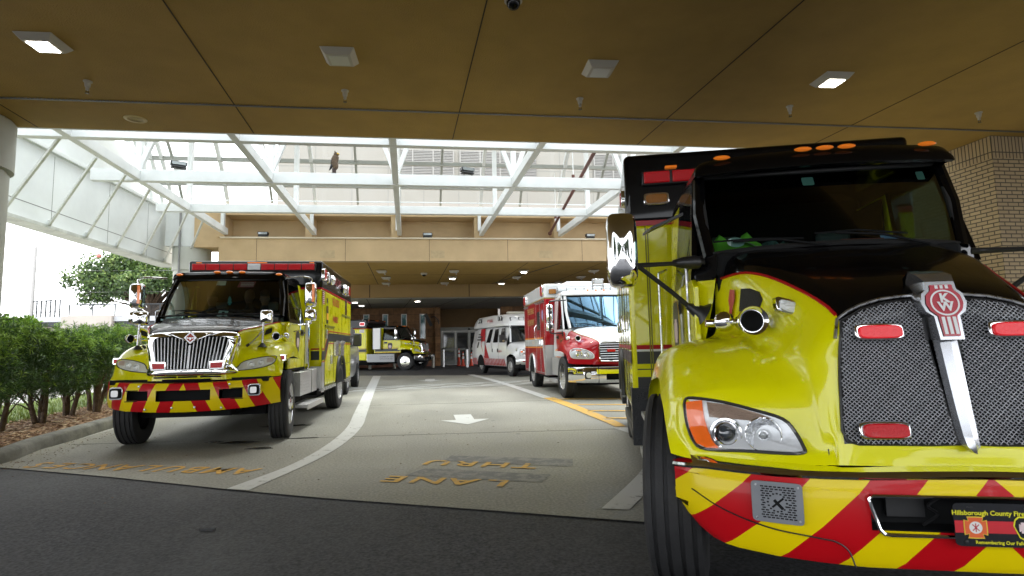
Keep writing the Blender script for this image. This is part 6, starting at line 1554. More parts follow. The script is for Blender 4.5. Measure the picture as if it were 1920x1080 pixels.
    for x in (-1.0, 0.02, 1.0):
        g = MB(); g.box(x - (.17 if x == .02 else .04), x + (.17 if x == .02 else .04), 2.93 + dy, 2.985 + dy, 2.915, 2.935); obj('marker_lamp', g, 'amber', P, bevel=.004)
    g = MB(); g.box(-.84, .84, .75, 2.95, .38, .6); g.box(-.85, .85, 2.95, 6.7, .3, .5); g.box(-.5, .5, .3, 6.6, .42, .6); g.box(-.9, .9, .82, .98, .4, .55); g.box(-1.1, 1.1, 3.05, 6.7, .45, .6); g.tube([(-.5, .5, .5), (-.2, .6, .42), (.5, .7, .46)], .03, 6); obj('chassis', g, 'inside', P)
    for s in (-1, 1):
        wheel(P, s * 1.01, .95, .5, .27, s, .12 if bumperm == 'chev' else 0); wheel(P, s * 1.06, 5.15 + dy, .5, .27, s, 0, 'dual')
        g = MB(); g.tube([(s * 1.2, 5.15 + dy + .56 * math.cos(a * PI / 14), .60 + .58 * math.sin(a * PI / 14)) for a in range(15)], .04, 8); fl_ = obj('arch_flare', g, 'rubber', P)
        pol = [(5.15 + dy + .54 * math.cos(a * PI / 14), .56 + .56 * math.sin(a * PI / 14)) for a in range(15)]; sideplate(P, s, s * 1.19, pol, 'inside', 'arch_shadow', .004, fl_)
    return P, pt, plI
def stripe_run(P, s, x, y0, y1, ym, z_lo, z_hi):
    """black band with red edges that steps up from z_lo to z_hi around ym"""
    for off, h, m in ((0, .165, mat('dark_green_band', (.012, .018, .018), .35)), (.19, .022, 'redstripe'), (-.05, .022, 'redstripe')):
        sideplate(P, s, x, [(y0, z_lo + off), (ym, z_lo + off), (ym + .38, z_hi + off), (y1, z_hi + off), (y1, z_hi + off + h), (ym + .36, z_hi + off + h), (ym - .02, z_lo + off + h), (y0, z_lo + off + h)], m, 'band', .003)
lt, ptl, plL = international('ambulance', 'lime yellow ambulance with black roof, chevron bumper and crew inside, at left', -3.27, 8.1, 0)
sd = 1.192
stripe_run(lt, 1, sd, 3.0, 6.72, 3.3, 1.10, 1.45); stripe_run(lt, -1, -sd, 3.0, 6.72, 3.3, 1.10, 1.45)
frontplate(lt, 2.98, [(1.0, 1.10), (1.15, 1.10), (1.15, 1.265), (1.0, 1.265)], mat('dark_green_band', (.012, .018, .018), .35), 'band'); frontplate(lt, 2.98, [(1.0, 1.29), (1.15, 1.29), (1.15, 1.315), (1.0, 1.315)], 'redstripe', 'band')
for y0, y1, z0, z1 in ((3.30, 4.27, .6, 1.73), (3.0, 3.28, .6, 2.4), (5.30, 6.6, .95, 2.05)): seam_rect(lt, 1, sd, y0, y1, z0, z1, mat('seam_olive', (.2, .2, .01), .6), .014)
g = MB(); g.box(sd, sd + .02, 3.28, 4.3, 1.74, 1.765); g.box(sd, sd + .02, 5.28, 6.62, 2.06, 2.085); obj('drip_rail', g, mat('seam_olive', (.2, .2, .01), .6), lt)
g = MB(); g.box(sd, sd + .03, 3.9, 4.0, 1.0, 1.17); g.box(sd, sd + .03, 3.36, 3.44, 1.5, 1.68); obj('door_handle', g, 'steel', lt, bevel=.006)
for y0, y1 in ((4.25, 4.62), (4.92, 5.36)): g = MB(); g.box(sd, sd + .05, y0, y1, 1.15, 1.44); g.box(sd + .05, sd + .07, y0, y1, 1.41, 1.47); obj('fill_box', g, 'steel', lt, bevel=.008)
g = MB(); textmb(g, 'FIRE  RESCUE', .21, (sd + .003, 4.5, 2.265), (0, 1, 0), (0, 0, 1), 0, .006, sx=.68); textmb(g, 'PARAMEDIC', .17, (sd + .003, 4.47, 1.91), (0, 1, 0), (0, 0, 1), 0, .006, sx=.72); obj('side_lettering', g, mat('lettering_red', (.42, .03, .02), .4), lt, smooth=0)
g = MB(); textmb(g, 'RESCUE CARE', .24, (sd + .006, 4.55, 2.72), (0, 1, 0), (0, 0, 1), 0, .004, sx=.72); obj('top_lettering', g, mat('lettering_maroon', (.25, .03, .04), .4), lt, smooth=0)
lamp_box(lt, sd, 3.03, 2.70, .17, .2, 'r', 'redlens', d=.06); lamp_box(lt, sd, 3.40, 2.69, .09, .18, 'r', 'clear', d=.06)
g = MB(); g.sphere((sd + .05, 3.72, 2.68), .1, 14, (.8, 1, 1)); g.sphere((sd + .05, 5.3, 2.66), .1, 14, (.8, 1, 1)); obj('scene_light', g, 'chrome', lt)
lamp_box(lt, sd, 5.72, 2.68, .12, .2, 'r', 'clear', d=.06); lamp_box(lt, sd, 6.1, 2.68, .2, .2, 'r', 'redlens', d=.06)
g = MB()
for k in range(7): g.box(sd, sd + .004, 2.99, 3.2, 2.16 + k * .036, 2.178 + k * .036)
fl_ = obj('flag_decal', g, 'redstripe', lt); sideplate(lt, 1, sd, [(2.99, 2.15), (3.2, 2.15), (3.2, 2.41), (2.99, 2.41)], wl, 'flag_field', .002, fl_)
g = MB(); g.box(sd, sd + .004, 3.42, 3.62, 1.80, 2.14); g.box(sd, sd + .003, 3.44, 3.56, 2.2, 2.3); u_ = obj('unit_number', g, 'plastic', lt, smooth=0); g = MB(); g.box(sd + .004, sd + .007, 3.42, 3.62, 1.87, 2.0); textmb(g, '10', .12, (sd + .008, 3.52, 2.08), (0, 1, 0), (0, 0, 1)); obj('number_tab', g, mat('tab_amber', (.8, .4, .03), .4), u_, smooth=0)
g = MB(); g.box(sd, sd + .012, 5.78, 5.98, 2.02, 2.45); wn_ = obj('side_window', g, 'plastic', lt, bevel=.01); g = MB(); g.box(sd + .01, sd + .014, 5.82, 5.94, 2.06, 2.41); obj('pane', g, mat('maroon_shade', (.12, .02, .02), .2), wn_)
g = MB(); g.box(1.0, 1.19, 2.93, 2.978, .58, .98); g.box(1.191, 1.2, 2.98, 3.22, .5, 1.05); obj('corner_guard', g, 'alu', lt)
g = MB(); g.box(.82, 1.12, 1.62, 2.45, .55, .93); g.box(.82, 1.13, 2.5, 2.9, .55, .95)
for k in range(5): g.box(1.121, 1.128, 1.66, 2.41, .57 + k * .05, .59 + k * .05)
obj('battery_box', g, 'alu', lt, bevel=.01)
g = MB(); g.box(-1.12, -.82, 1.62, 2.9, .55, .93); obj('battery_box', g, 'alu', lt, bevel=.01)
g = MB(); g.box(.95, 1.24, 1.6, 2.9, .36, .41); g.box(1.23, 1.25, 1.6, 2.9, .33, .42); obj('running_board', g, 'alu', lt, bevel=.006)
g = MB(); g.box(1.15, 1.21, 3.0, 4.5, .52, .58); g.box(1.15, 1.21, 5.8, 6.7, .52, .58); obj('side_skirt', g, 'steel', lt)
two_mirrors(lt, 1.30, 1.42, 2.18, 1.85, (.90, 1.5, 2.46), (.98, 1.5, 1.70))
for s in (-1, 1):
    g = MB(); g.box(s * 1.3 + .035, s * 1.3 + .075, 1.352, 1.36, 2.06, 2.34); obj('turn_lamp', g, 'amber', lt)
    g = MB(); g.tube([(s * 1.03, 2.5, .95), (s * 1.05, 2.5, 1.0), (s * 1.05, 2.5, 1.95), (s * 1.03, 2.5, 2.0)], .018, 8); g.tube([(s * 1.0, 1.62, 1.6), (s * 1.1, 1.62, 1.62), (s * 1.1, 1.62, 1.95), (s * 1.0, 1.62, 1.98)], .014, 8); obj('grab_rail', g, 'chrome', lt)
sideplate(lt, 1, 1.005, [(2.46, 1.05), (2.6, 1.05), (2.6, 2.35), (2.46, 2.35)], 'white', 'shutter_door', .02)
shield(lt, 1, 1.003, 1.9, 1.42, 1.1)
# crew and things behind the windshield
person('crew member in dark cap and navy shirt seated on the passenger side', (-3.70, 8.1 + 2.10, 1.46), 0, 'navy', True)
person('driver in dark cap and navy shirt bent over the steering wheel', (-2.86, 8.1 + 2.10, 1.46), .35, 'navy', True, .5)
person('third crew member leaning between the two front seats', (-3.18, 8.1 + 2.36, 1.52), -.2, 'cloth', False, .4)
def onl(x, y, z): return Vector((-3.27 + x, 8.1 + y, z))
p_ = ptl(-.12, .90); t = tag(obj('permit_sticker', MB().prism([(-.07, -.035), (.07, -.035), (.07, .04), (-.06, .04)], (0, 0, 0), (1, 0, 0), (0, .45, 1), (0, .002, 0)), mat('sticker_cream', (.6, .66, .58), .5)), 'cream sticker at the top of the left ambulance windshield', 'sticker'); t.location = onl(p_[0], p_[1] + .012, p_[2])
p_ = ptl(.38, .86); t = thing('notice_card', 'maroon notice card at the top right of the left ambulance windshield', 'notice', onl(p_[0], p_[1] + .02, p_[2])); g = MB(); g.prism([(-.15, -.05), (.1, -.05), (.13, .05), (-.12, .05)], (0, 0, 0), (1, 0, 0), (0, .45, 1), (0, .002, 0)); obj('card', g, mat('card_maroon', (.22, .02, .06), .6), t)
g = MB()
for k in range(3): g.poly([(-.1, -.002 + (.02 - .025 * k) * .45, .02 - .025 * k), (.1, -.002 + (.02 - .025 * k) * .45, .02 - .025 * k), (.1, -.002 + (.028 - .025 * k) * .45, .028 - .025 * k), (-.1, -.002 + (.028 - .025 * k) * .45, .028 - .025 * k)])
obj('print', g, 'paper', t, smooth=0)
t = thing('dash_placard', 'white placard with a black zero standing on the dashboard of the left ambulance', 'placard', onl(-.02, 1.34, 1.84)); g = MB(); g.prism([(-.08, 0), (.07, 0), (.09, .1), (-.05, .1)], (0, 0, 0), (1, 0, 0), (0, .5, 1), (0, .004, 0)); obj('card', g, mat('card_teal_white', (.45, .65, .65), .5), t); g = MB(); g.prism(ell(.015, .05, .022, .03, 16, 5), (0, -.003, 0), (1, 0, 0), (0, .5, 1), (0, .002, 0)); obj('numeral', g, 'plastic', t)
t = thing('air_freshener', 'teal tree shaped air freshener hanging behind the left ambulance windshield', 'air freshener', onl(.0, 1.62, 2.12)); g = MB(); g.prism([(-.015, -.08), (.015, -.08), (.015, -.05), (.035, -.05), (.02, -.0), (.03, 0), (.008, .06), (-.008, .06), (-.03, 0), (-.02, 0), (-.035, -.05), (-.015, -.05)], (0, 0, 0), (1, 0, 0), (0, 0, 1), (0, .004, 0)); obj('card', g, mat('teal_card', (.03, .28, .3), .6), t); g = MB(); g.cyl((0, 0, .06), (0, 0, .3), .002, n=4); obj('string', g, 'plastic', t)

# ------------------------------------------------------------------ far ambulance parked across the bay
ra, ptr, plR = international('ambulance', 'lime and black ambulance parked sideways with a white side panel, before the stone wall', -.33, 33.96, -68, False, 'chrome', .35)
for nm_, z, h, m in (('band', 1.08, .16, mat('dark_green_band', (.012, .018, .018), .35)), ('band', 1.27, .02, 'redstripe'), ('band', 1.02, .02, 'redstripe')):
    sideplate(ra, -1, -1.19, [(3.35, z), (7.05, z), (7.05, z + h), (3.35, z + h)], m, nm_)
    sideplate(ra, -1, -1.0, [(1.34, z), (2.9, z), (2.9, z + h), (1.34, z + h)], m, nm_, .004)
g = MB(); g.box(-1.2, -.8, 1.58, 3.3, .48, .95); obj('running_board', g, mat('dull_board', (.30, .31, .32), .45, .4), ra, bevel=.01)
g = MB(); textmb(g, 'CAUTION  LIFT STEP', .09, (-1.203, 2.1, .78), (0, -1, 0), (0, 0, 1), sx=1.0); textmb(g, 'WATCH YOUR STEP', .09, (-1.203, 2.1, .66), (0, -1, 0), (0, 0, 1)); obj('step_print', g, 'plastic', ra, smooth=0)
sideplate(ra, -1, -1.12, [(2.46, 1.2), (2.98, 1.2), (2.98, 2.47), (2.46, 2.47)], 'white', 'white_panel', .05)
seam_rect(ra, -1, -1.172, 2.46, 2.98, 1.2, 2.47, 'rubber', .03, 'panel_frame')
shield(ra, -1, -1.0, 1.95, 1.36, 1.25)
two_mirrors(ra, 1.30, 1.42, 2.18, 1.85, (.90, 1.5, 2.46), (.98, 1.5, 1.70))
g = MB(); g.box(-1.215, -1.19, 3.95, 4.5, 1.62, 2.15); w_ = obj('side_window', g, 'chrome', ra, bevel=.02); g = MB(); g.box(-1.22, -1.2, 4.0, 4.21, 1.67, 2.1); g.box(-1.22, -1.2, 4.24, 4.45, 1.67, 2.1); obj('pane', g, mat('dark_window', (.03, .04, .05), .1), w_)
lamp_box(ra, -1.19, 3.62, 2.7, .3, .18, 'l', 'redlit')
sideplate(ra, -1, -1.19, [(3.5, 2.2), (3.8, 2.2), (3.8, 2.4), (3.5, 2.4)], wl, 'flag_decal')
g = MB(); g.box(-1.21, -1.0, 3.28, 3.32, .55, .95); obj('corner_guard', g, 'alu', ra)
seam_rect(ra, -1, -1.19, 3.4, 4.0, .6, 2.4, mat('seam_olive', (.2, .2, .01), .6), .014)

# ------------------------------------------------------------------ red and white ambulance
rd = vehicle('ambulance', 'red and white ambulance with chrome bumper, right of the lane', 4.25, 12.8, 0)
bvM, rM = hood(rd, NM, 'white', 'red', 'gold', nu=4, nv=4, offr=.006)
g = MB(); gi = MB()
GO = [(.02, 1.33), (.33, 1.32), (.385, 1.29), (.41, 1.2), (.42, 1.0), (.40, .91), (.36, .89), (.02, .885)]
fu = GO + flip(GO)[::-1]
dn = spline(fu, 3, True)
patch(bvM, dn, .010, 0, 9, gi, (0, 1.1)); obj('grille_backing', gi, 'inside', rd)
rim(bvM, dn, .016, .012, g); obj('grille_surround', g, 'chrome', rd)
for k in range(7):
    z = .95 + k * .055; hw = .40 - .0 * k; g = MB(); g.tube([(x, hit(bvM, x, z) - .022, z) for x in [hw * (q / 6 - 1) for q in range(13)]], .008, 6); obj('grille_bar', g, mat('bar_silver', (.75, .76, .78), .28, .75), rd)
g = MB(); g.prism(ell(-.14, 1.13, .1, .032, 20, 6), (0, hit(bvM, .14, 1.13) - .05, 0), (1, 0, 0), (0, 0, 1), (0, .03, 0)); g.prism(ell(.14, 1.13, .1, .032, 20, 6), (0, hit(bvM, .14, 1.13) - .05, 0), (1, 0, 0), (0, 0, 1), (0, .03, 0)); obj('grille_lamp', g, 'redlens', rd, bevel=.005)
for s in (-1, 1):
    H1 = [(.545, .99), (.56, 1.05), (.64, 1.12), (.80, 1.17), (.95, 1.175), (1.03, 1.13), (1.04, 1.04), (1.01, .975), (.9, .955), (.65, .95), (.57, .955)]
    ol = spline([(s * x, z) for x, z in H1], 3, True); g = MB(); rim(bvM, ol, .016, .004, g); h_ = obj('headlight', g, 'white', rd); g = MB(); patch(bvM, ol, .003, 0, 5, g); obj('bucket', g, 'lampbody', h_)
    for cx_, cz_, r_ in ((.86, 1.055, .075), (.70, 1.03, .062)):
        g = MB(); g.lathe([(r_, 0), (r_, .02), (r_ * .85, .022), (r_ * .5, .004), (0, 0)], (s * cx_, hit(bvM, s * cx_, cz_) - .004, cz_), (s * .3, -1, 0), 24); obj('reflector', g, 'chrome', h_)
    g = MB(); patch(bvM, [(s * x, z) for x, z in [(.92, 1.13), (.80, 1.13), (.80, 1.155), (.92, 1.16)]], .01, 0, 2, g); obj('indicator', g, 'amber', h_)
    g = MB(); patch(bvM, ol, .02, .025, 6, g); obj('cover', g, 'lglass', h_)
    horn(rd, (s * .80, .62, 1.43), .3, .07); g = MB(); g.sphere((s * 1.0, .85, 1.43), .055, 14); g.cyl((s * 1.0, .85, 1.43), (s * .9, 1.0, 1.42), .02, n=8); obj('horn_body', g, 'chrome', rd)
    lamp_box(rd, s * .50, .48, 1.285, .11, .07, 'f', 'clear', 'shoulder_lamp', .09)
MP = [(0, .02), (.5, .06), (.8, .14), (1.0, .3), (1.12, .46)]
plM = bumper(rd, MP, lambda x: .76, lambda x: .385 + .02 * (x / 1.1) ** 2, M_('chrome'), ((0, .32, .46, .60),), bulge=.03)
g = MB()
for s in (-1, 1): g.box(s * .5, s * .5 + .012, plM(.5) - .034, plM(.5) + .05, .39, .76)
obj('bumper_joint', g, 'rubber', rd)
for s in (-1, 1):
    g = MB(); g.prism(ell(s * .72, .57, .095, .085, 20, 6), (0, plM(.72) - .034, 0), (1, 0, 0), (0, 0, 1), (0, -.008, 0)); b_ = obj('fog_light', g, 'plastic', rd); g = MB(); g.lathe([(.065, .008), (.06, .016), (0, .02)], (s * .72, plM(.72) - .036, .57), (0, -1, 0), 20); obj('lens', g, 'clear', b_)
cm = dict(b=(.82, 1.33, 1.70), t=(.82, 1.82, 2.57), xs=1.0, xr=.92, yr=2.62, belt=1.62, zl=.95, roof=2.70, ya=1.36, ydoor=2.2, bow=.14, bowt=.11, visor=.04, rearm='white', gm=glass('sky_tinted_windshield', (.30, .38, .42), 2.4, 0, (.30, .52, .72)))  # blue of the reflected sky is put into the windshield's gloss colour
ptm = cab(rd, cm, 'white', 'red')
g = MB()
for s in (-1, 1): g.grid([[(s * .80, 1.29, 1.66), (s * .92, 1.30, 1.5), (s * .95, 1.31, 1.3), (s * .97, 1.33, .95)], [(s * 1.0, 1.36, 1.66), (s * 1.0, 1.36, 1.5), (s * 1.0, 1.36, 1.3), (s * 1.0, 1.36, .95)]])
g.grid([[(x, 1.25, 1.74 - .1 * (abs(x) / .8) ** 3) for x in [-.82 + .082 * k for k in range(21)]], [(x, 1.42, 1.69) for x in [-.82 + .082 * k for k in range(21)]]])
obj('cowl', g, 'white', rd)
marker_lamps(rd, [(x, 1.74 + .1 * (x / .85) ** 2, 2.69 - .06 * (x / .9) ** 4) for x in (-.70, -.22, .0, .22, .70)], sz=(.035, .04, .035))
module(rd, -1.2, 1.2, 2.70, 6.3, .45, 2.98, 2.58, 'white', 'red', 'gold', .02, .04)
g = MB(); g.box(-.5, .6, 3.0, 4.2, 2.98, 3.08); obj('roof_unit', g, 'white', rd, bevel=.03)
g = MB(); g.box(-.88, .9, 2.52, 2.68, 2.76, 2.86); lbm = obj('light_bar', g, 'clear', rd, bevel=.02); g = MB()
for k in range(7): g.box(-.86 + k * .25, -.845 + k * .25, 2.515, 2.685, 2.755, 2.865)
g.box(-.5, -.4, 2.55, 2.66, 2.70, 2.76); obj('divider', g, 'plastic', lbm)
g = MB()
for x in (-.02, .27): g.beam((x, 1.95, 2.66), (x, 1.95, 3.02), .03, .03)
g.beam((-.02, 1.95, 2.84), (.27, 1.95, 2.84), .02, .02); fl_ = obj('flood_mast', g, 'steel', rd); g = MB(); g.box(-.02, .27, 1.88, 1.98, 2.88, 3.02); obj('flood_head', g, 'chrome', fl_, bevel=.01); g = MB(); g.box(0.01, .24, 1.872, 1.88, 2.9, 3.0); obj('flood_lens', g, 'clear', fl_)
lamp_box(rd, -.97, 2.70, 2.76, .2, .13, 'f', 'amberd'); lamp_box(rd, -1.2, 2.95, 2.80, .25, .28, 'l', 'redlens', d=.05); lamp_box(rd, -1.2, 5.95, 2.74, .35, .26, 'l', 'redlens', d=.05); lamp_box(rd, .97, 2.70, 2.76, .2, .13, 'f', 'amberd')
for s in (-1, 1):
    for z0, z1, m in ((1.25, 1.46, 'white'), (1.47, 1.50, 'orange'), (1.205, 1.235, 'orange')): sideplate(rd, s, s * 1.2, [(3.05, z0), (6.25, z0), (6.25, z1), (3.05, z1)], m, 'band')
    sideplate(rd, s, s * 1.2, [(2.75, .62), (2.9, .62), (3.2, 1.46), (3.05, 1.46)], 'white', 'band', .0035)
    for z0, z1, m in ((.98, 1.12, 'white'), (1.13, 1.16, 'orange'), (.955, .97, 'orange')): sideplate(rd, s, s * 1.0, [(1.36, z0), (2.35, z0), (2.35, z1), (1.36, z1)], m, 'band')
    for y0, y1, z0, z1 in ((2.78, 3.42, .5, 2.5), (3.44, 4.1, .5, 2.5), (5.5, 6.2, .5, 2.5)): seam_rect(rd, s, s * 1.2, y0, y1, z0, z1, 'steel', .025)
    g = MB(); g.box(s * 1.2, s * 1.235, 2.76, 4.12, 2.51, 2.54); g.box(s * 1.2, s * 1.235, 5.48, 6.22, 2.51, 2.54); obj('drip_rail', g, 'steel', rd)
g = MB(); textmb(g, 'TEMPLE TERRACE', .25, (-1.203, 5.0, 2.33), (0, -1, 0), (0, 0, 1), 0, .004, sx=.62); textmb(g, 'FIRE DEPARTMENT', .25, (-1.203, 5.0, 1.98), (0, -1, 0), (0, 0, 1), 0, .004, sx=.6); textmb(g, 'RESCUE', .11, (-1.204, 2.96, 1.95), (0, -1, 0), (0, 0, 1)); textmb(g, 'RESCUE', .12, (-1.204, 4.6, 1.355), (0, -1, 0), (0, 0, 1)); obj('side_lettering', g, mat('letter_gold', (.5, .3, .09), .4), rd, smooth=0)
g = MB(); g.box(-1.215, -1.2, 3.48, 3.85, 1.72, 2.25); w_ = obj('side_window', g, 'plastic', rd, bevel=.02)
g = MB(); g.tube([(-1.2, 4.05, 1.45), (-1.25, 4.05, 1.5), (-1.25, 4.05, 1.8), (-1.2, 4.0, 1.88)], .015, 7); g.box(-1.235, -1.2, 3.2, 3.26, 1.3, 1.42); g.box(-1.235, -1.2, 3.55, 3.61, 1.3, 1.42); obj('grab_rail', g, 'chrome', rd)
g = MB(); g.prism(ell(3.05, 2.12, .1, .16, 16), (-1.2, 0, 0), (0, 1, 0), (0, 0, 1), (-.003, 0, 0)); obj('round_decal', g, mat('decal_blue', (.25, .3, .55), .5), rd, smooth=0)
g = MB(); g.box(-1.205, -.93, 2.66, 2.699, .46, 1.28); g.box(-1.206, -1.2, 2.7, 2.86, .46, 1.28); g.box(.93, 1.205, 2.66, 2.699, .46, 1.28); obj('corner_guard', g, 'alu', rd)
g = MB(); g.box(-1.1, -.8, 1.55, 2.35, .5, .95)
for k in range(7): g.box(-1.108, -1.1, 1.6, 2.3, .53 + k * .055, .55 + k * .055)
g.box(-1.18, -.85, 1.5, 2.55, .33, .40); g.box(.8, 1.1, 1.55, 2.35, .5, .95); obj('running_board', g, 'alu', rd, bevel=.008)
g = MB(); g.box(-.84, .84, .75, 6.2, .3, .5); g.box(-.45, .45, .3, 6.2, .38, .56); g.box(-.9, .9, .85, 1.0, .4, .55); g.box(-1.1, 1.1, 2.8, 6.2, .38, .46); obj('chassis', g, 'inside', rd)
for s in (-1, 1):
    wheel(rd, s * 1.02, .97, .5, .27, s, 0); wheel(rd, s * 1.06, 4.85, .48, .27, s, 0, 'dual')
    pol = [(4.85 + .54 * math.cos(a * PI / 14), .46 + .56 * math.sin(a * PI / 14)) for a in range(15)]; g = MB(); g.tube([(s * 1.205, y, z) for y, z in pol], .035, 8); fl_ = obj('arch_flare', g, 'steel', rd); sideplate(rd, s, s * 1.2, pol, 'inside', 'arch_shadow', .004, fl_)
    g = MB(); g.box(s * .9, s * 1.19, 5.5, 5.52, .12, .5); obj('mud_flap', g, 'rubber', rd)
    mirror_head(rd, (s * 1.35, 1.3, 2.08), .18, .46, .13, 'chrome', 'mirror', rot=-.12 * s, p=6); mirror_head(rd, (s * 1.35, 1.3, 1.74), .19, .22, .13, 'chrome', 'convex_mirror', rot=-.12 * s, p=5)
    g = MB(); g.tube(spline([(s * .90, 1.42, 2.42), (s * 1.3, 1.24, 2.38), (s * 1.36, 1.22, 2.30), (s * 1.36, 1.2, 1.7), (s * 1.34, 1.22, 1.58), (s * .98, 1.40, 1.57)], 5), .018, 8); g.sphere((s * 1.35, 1.22, 2.1), .05, 10); g.sphere((s * 1.35, 1.22, 1.74), .05, 10); g.box(s * .96, s * 1.02, 1.36, 1.44, 1.5, 1.63); obj('mirror_arm', g, 'plastic', rd)
shield(rd, -1, -1.0, 1.6, 1.3, .7)
p_ = ptm(-.55, .12); t = tag(obj('paper_sheet', MB().prism([(-.22, -.05), (.2, -.05), (.22, .06), (-.2, .05)], (0, 0, 0), (1, 0, 0), (0, .6, 1), (0, .004, 0)), mat('pale_paper', (.5, .62, .62), .6)), 'pale paper lying behind the windshield of the red ambulance', 'paper'); t.location = Vector((4.25 + p_[0], 12.8 + p_[1] + .05, p_[2]))

# ------------------------------------------------------------------ white van ambulance
a_ = R(14.6); vo = Vector((3.17, 23.7, 0)) + Vector((math.cos(-a_), -math.sin(-a_), 0)) * 1.0 - Vector((math.sin(-a_), math.cos(-a_), 0)) * .85
vn = vehicle('ambulance_van', 'white van ambulance with red swoosh and red striped skirt', vo.x, vo.y, -14.6)
# side profile sections (lofted body shell)
def vsec(y, zb, zw, zr_, xb, xw, xr_):
    r = [(xb * .96, y, zb), (xb, y, zb + .12), (xb + .01, y, (zb + zw) * .5), (xb - .01, y, zw - .05), (xw, y, zw + .1), ((xw + xr_) / 2, y, (zw + zr_) / 2), (xr_, y, zr_ - .1), (xr_ - .09, y, zr_ - .02), (xr_ * .5, y, zr_), (0, y, zr_ + .01)]
    return [(-x, y, z) for x, y, z in r] + [(x, y, z) for x, y, z in reversed(r[:-1])]
g = MB(); S_ = [vsec(y, *a) for y, a in ((1.30, (.40, 1.42, 2.10, 1.0, .95, .80)), (1.6, (.40, 1.42, 2.13, 1.0, .96, .84)), (3.0, (.40, 1.42, 2.16, 1.01, .97, .88)), (5.0, (.40, 1.42, 2.16, 1.01, .97, .88)), (5.9, (.40, 1.40, 2.12, .99, .93, .84)), (6.08, (.45, 1.35, 1.9, .90, .84, .72)))]
g.grid(S_); n_ = len(S_[0]); g.f.append(tuple(len(g.v) - n_ + k for k in range(n_))); g.mi.append(0); obj('body', g, 'white', vn, smooth=60)
g = MB()
def tsec(y, z0, z1, x0, x1): r = [(x0, y, z0), (x0 + .01, y, z0 + .08), (x1, y, z1 - .12), (x1 - .06, y, z1 - .03), (x1 * .6, y, z1), (0, y, z1 + .01)]; return [(-x, y, z) for x, y, z in r] + [(x, y, z) for x, y, z in reversed(r[:-1])]
T_ = [tsec(1.32, 2.14, 2.30, .86, .60), tsec(1.45, 2.14, 2.50, .92, .76), tsec(1.75, 2.14, 2.66, .95, .85), tsec(3.5, 2.14, 2.70, .95, .86), tsec(5.3, 2.14, 2.68, .95, .86), tsec(5.75, 2.14, 2.60, .93, .82), tsec(5.95, 2.14, 2.4, .88, .74)]
g.grid(T_); n_ = len(T_[0]); g.f.append(tuple(range(n_))); g.mi.append(0); g.f.append(tuple(len(g.v) - n_ + k for k in range(n_))); g.mi.append(0); obj('raised_roof', g, 'white', vn, smooth=50)
NV = {
 'A': [(0, 1.05, 1.46), (.40, 1.06, 1.45), (.74, 1.10, 1.42), (.88, 1.15, 1.38), (.96, 1.2, 1.30), (1.0, 1.28, 1.15), (1.0, 1.3, .95), (1.0, 1.3, .80)],
 'B': [(0, .7, 1.42), (.40, .7, 1.41), (.72, .72, 1.375), (.86, .75, 1.32), (.94, .80, 1.22), (.99, .85, 1.08), (1.0, .9, .98), (1.01, .9, .93)],
 'C': [(0, .4, 1.36), (.38, .41, 1.35), (.68, .43, 1.315), (.82, .46, 1.26), (.90, .5, 1.18), (.97, .52, 1.05), (1.0, .52, .92), (1.0, .48, .86)],
 'D': [(0, .16, 1.25), (.36, .17, 1.245), (.64, .19, 1.22), (.80, .22, 1.19), (.88, .26, 1.15), (.95, .34, 1.0), (.98, .42, .88), (.98, .42, .80)],
 'E': [(0, .1, 1.17), (.34, .1, 1.16), (.60, .12, 1.15), (.78, .16, 1.13), (.86, .2, 1.10), (.94, .30, .98), (.97, .38, .85), (.975, .4, .78)],
 'F': [(0, .08, 1.0), (.34, .08, 1.0), (.60, .1, 1.0), (.78, .13, 1.0), (.86, .18, .99), (.93, .28, .92), (.96, .36, .82), (.97, .38, .76)],
 'G': [(0, .08, .85), (.34, .08, .85), (.60, .1, .85), (.78, .13, .85), (.86, .18, .85), (.92, .26, .82), (.95, .33, .78), (.96, .36, .73)],
 'H': [(0, .1, .70), (.34, .1, .70), (.60, .12, .70), (.78, .15, .70), (.86, .2, .70), (.91, .26, .70), (.94, .32, .70), (.95, .34, .69)]}
bvV, _ = hood(vn, NV, 'white', 'white', None)
pv = windshield(vn, (.86, 1.12, 1.44), (.74, 1.42, 2.14), .16, .08, gm=glass('van_windshield', (.3, .36, .35), .4))
g = MB()
for s in (-1, 1):
    g.tube([(s * .88, 1.12, 1.42), (s * .82, 1.27, 1.80), (s * .77, 1.42, 2.16)], .045, 8)
obj('pillar', g, 'white', vn)
g = MB(); g.box(-.84, .84, 1.18, 1.3, 1.0, 1.42); g.box(-.8, .8, 1.315, 1.318, 1.42, 2.08); obj('cabin_shadow', g, 'inside', vn)
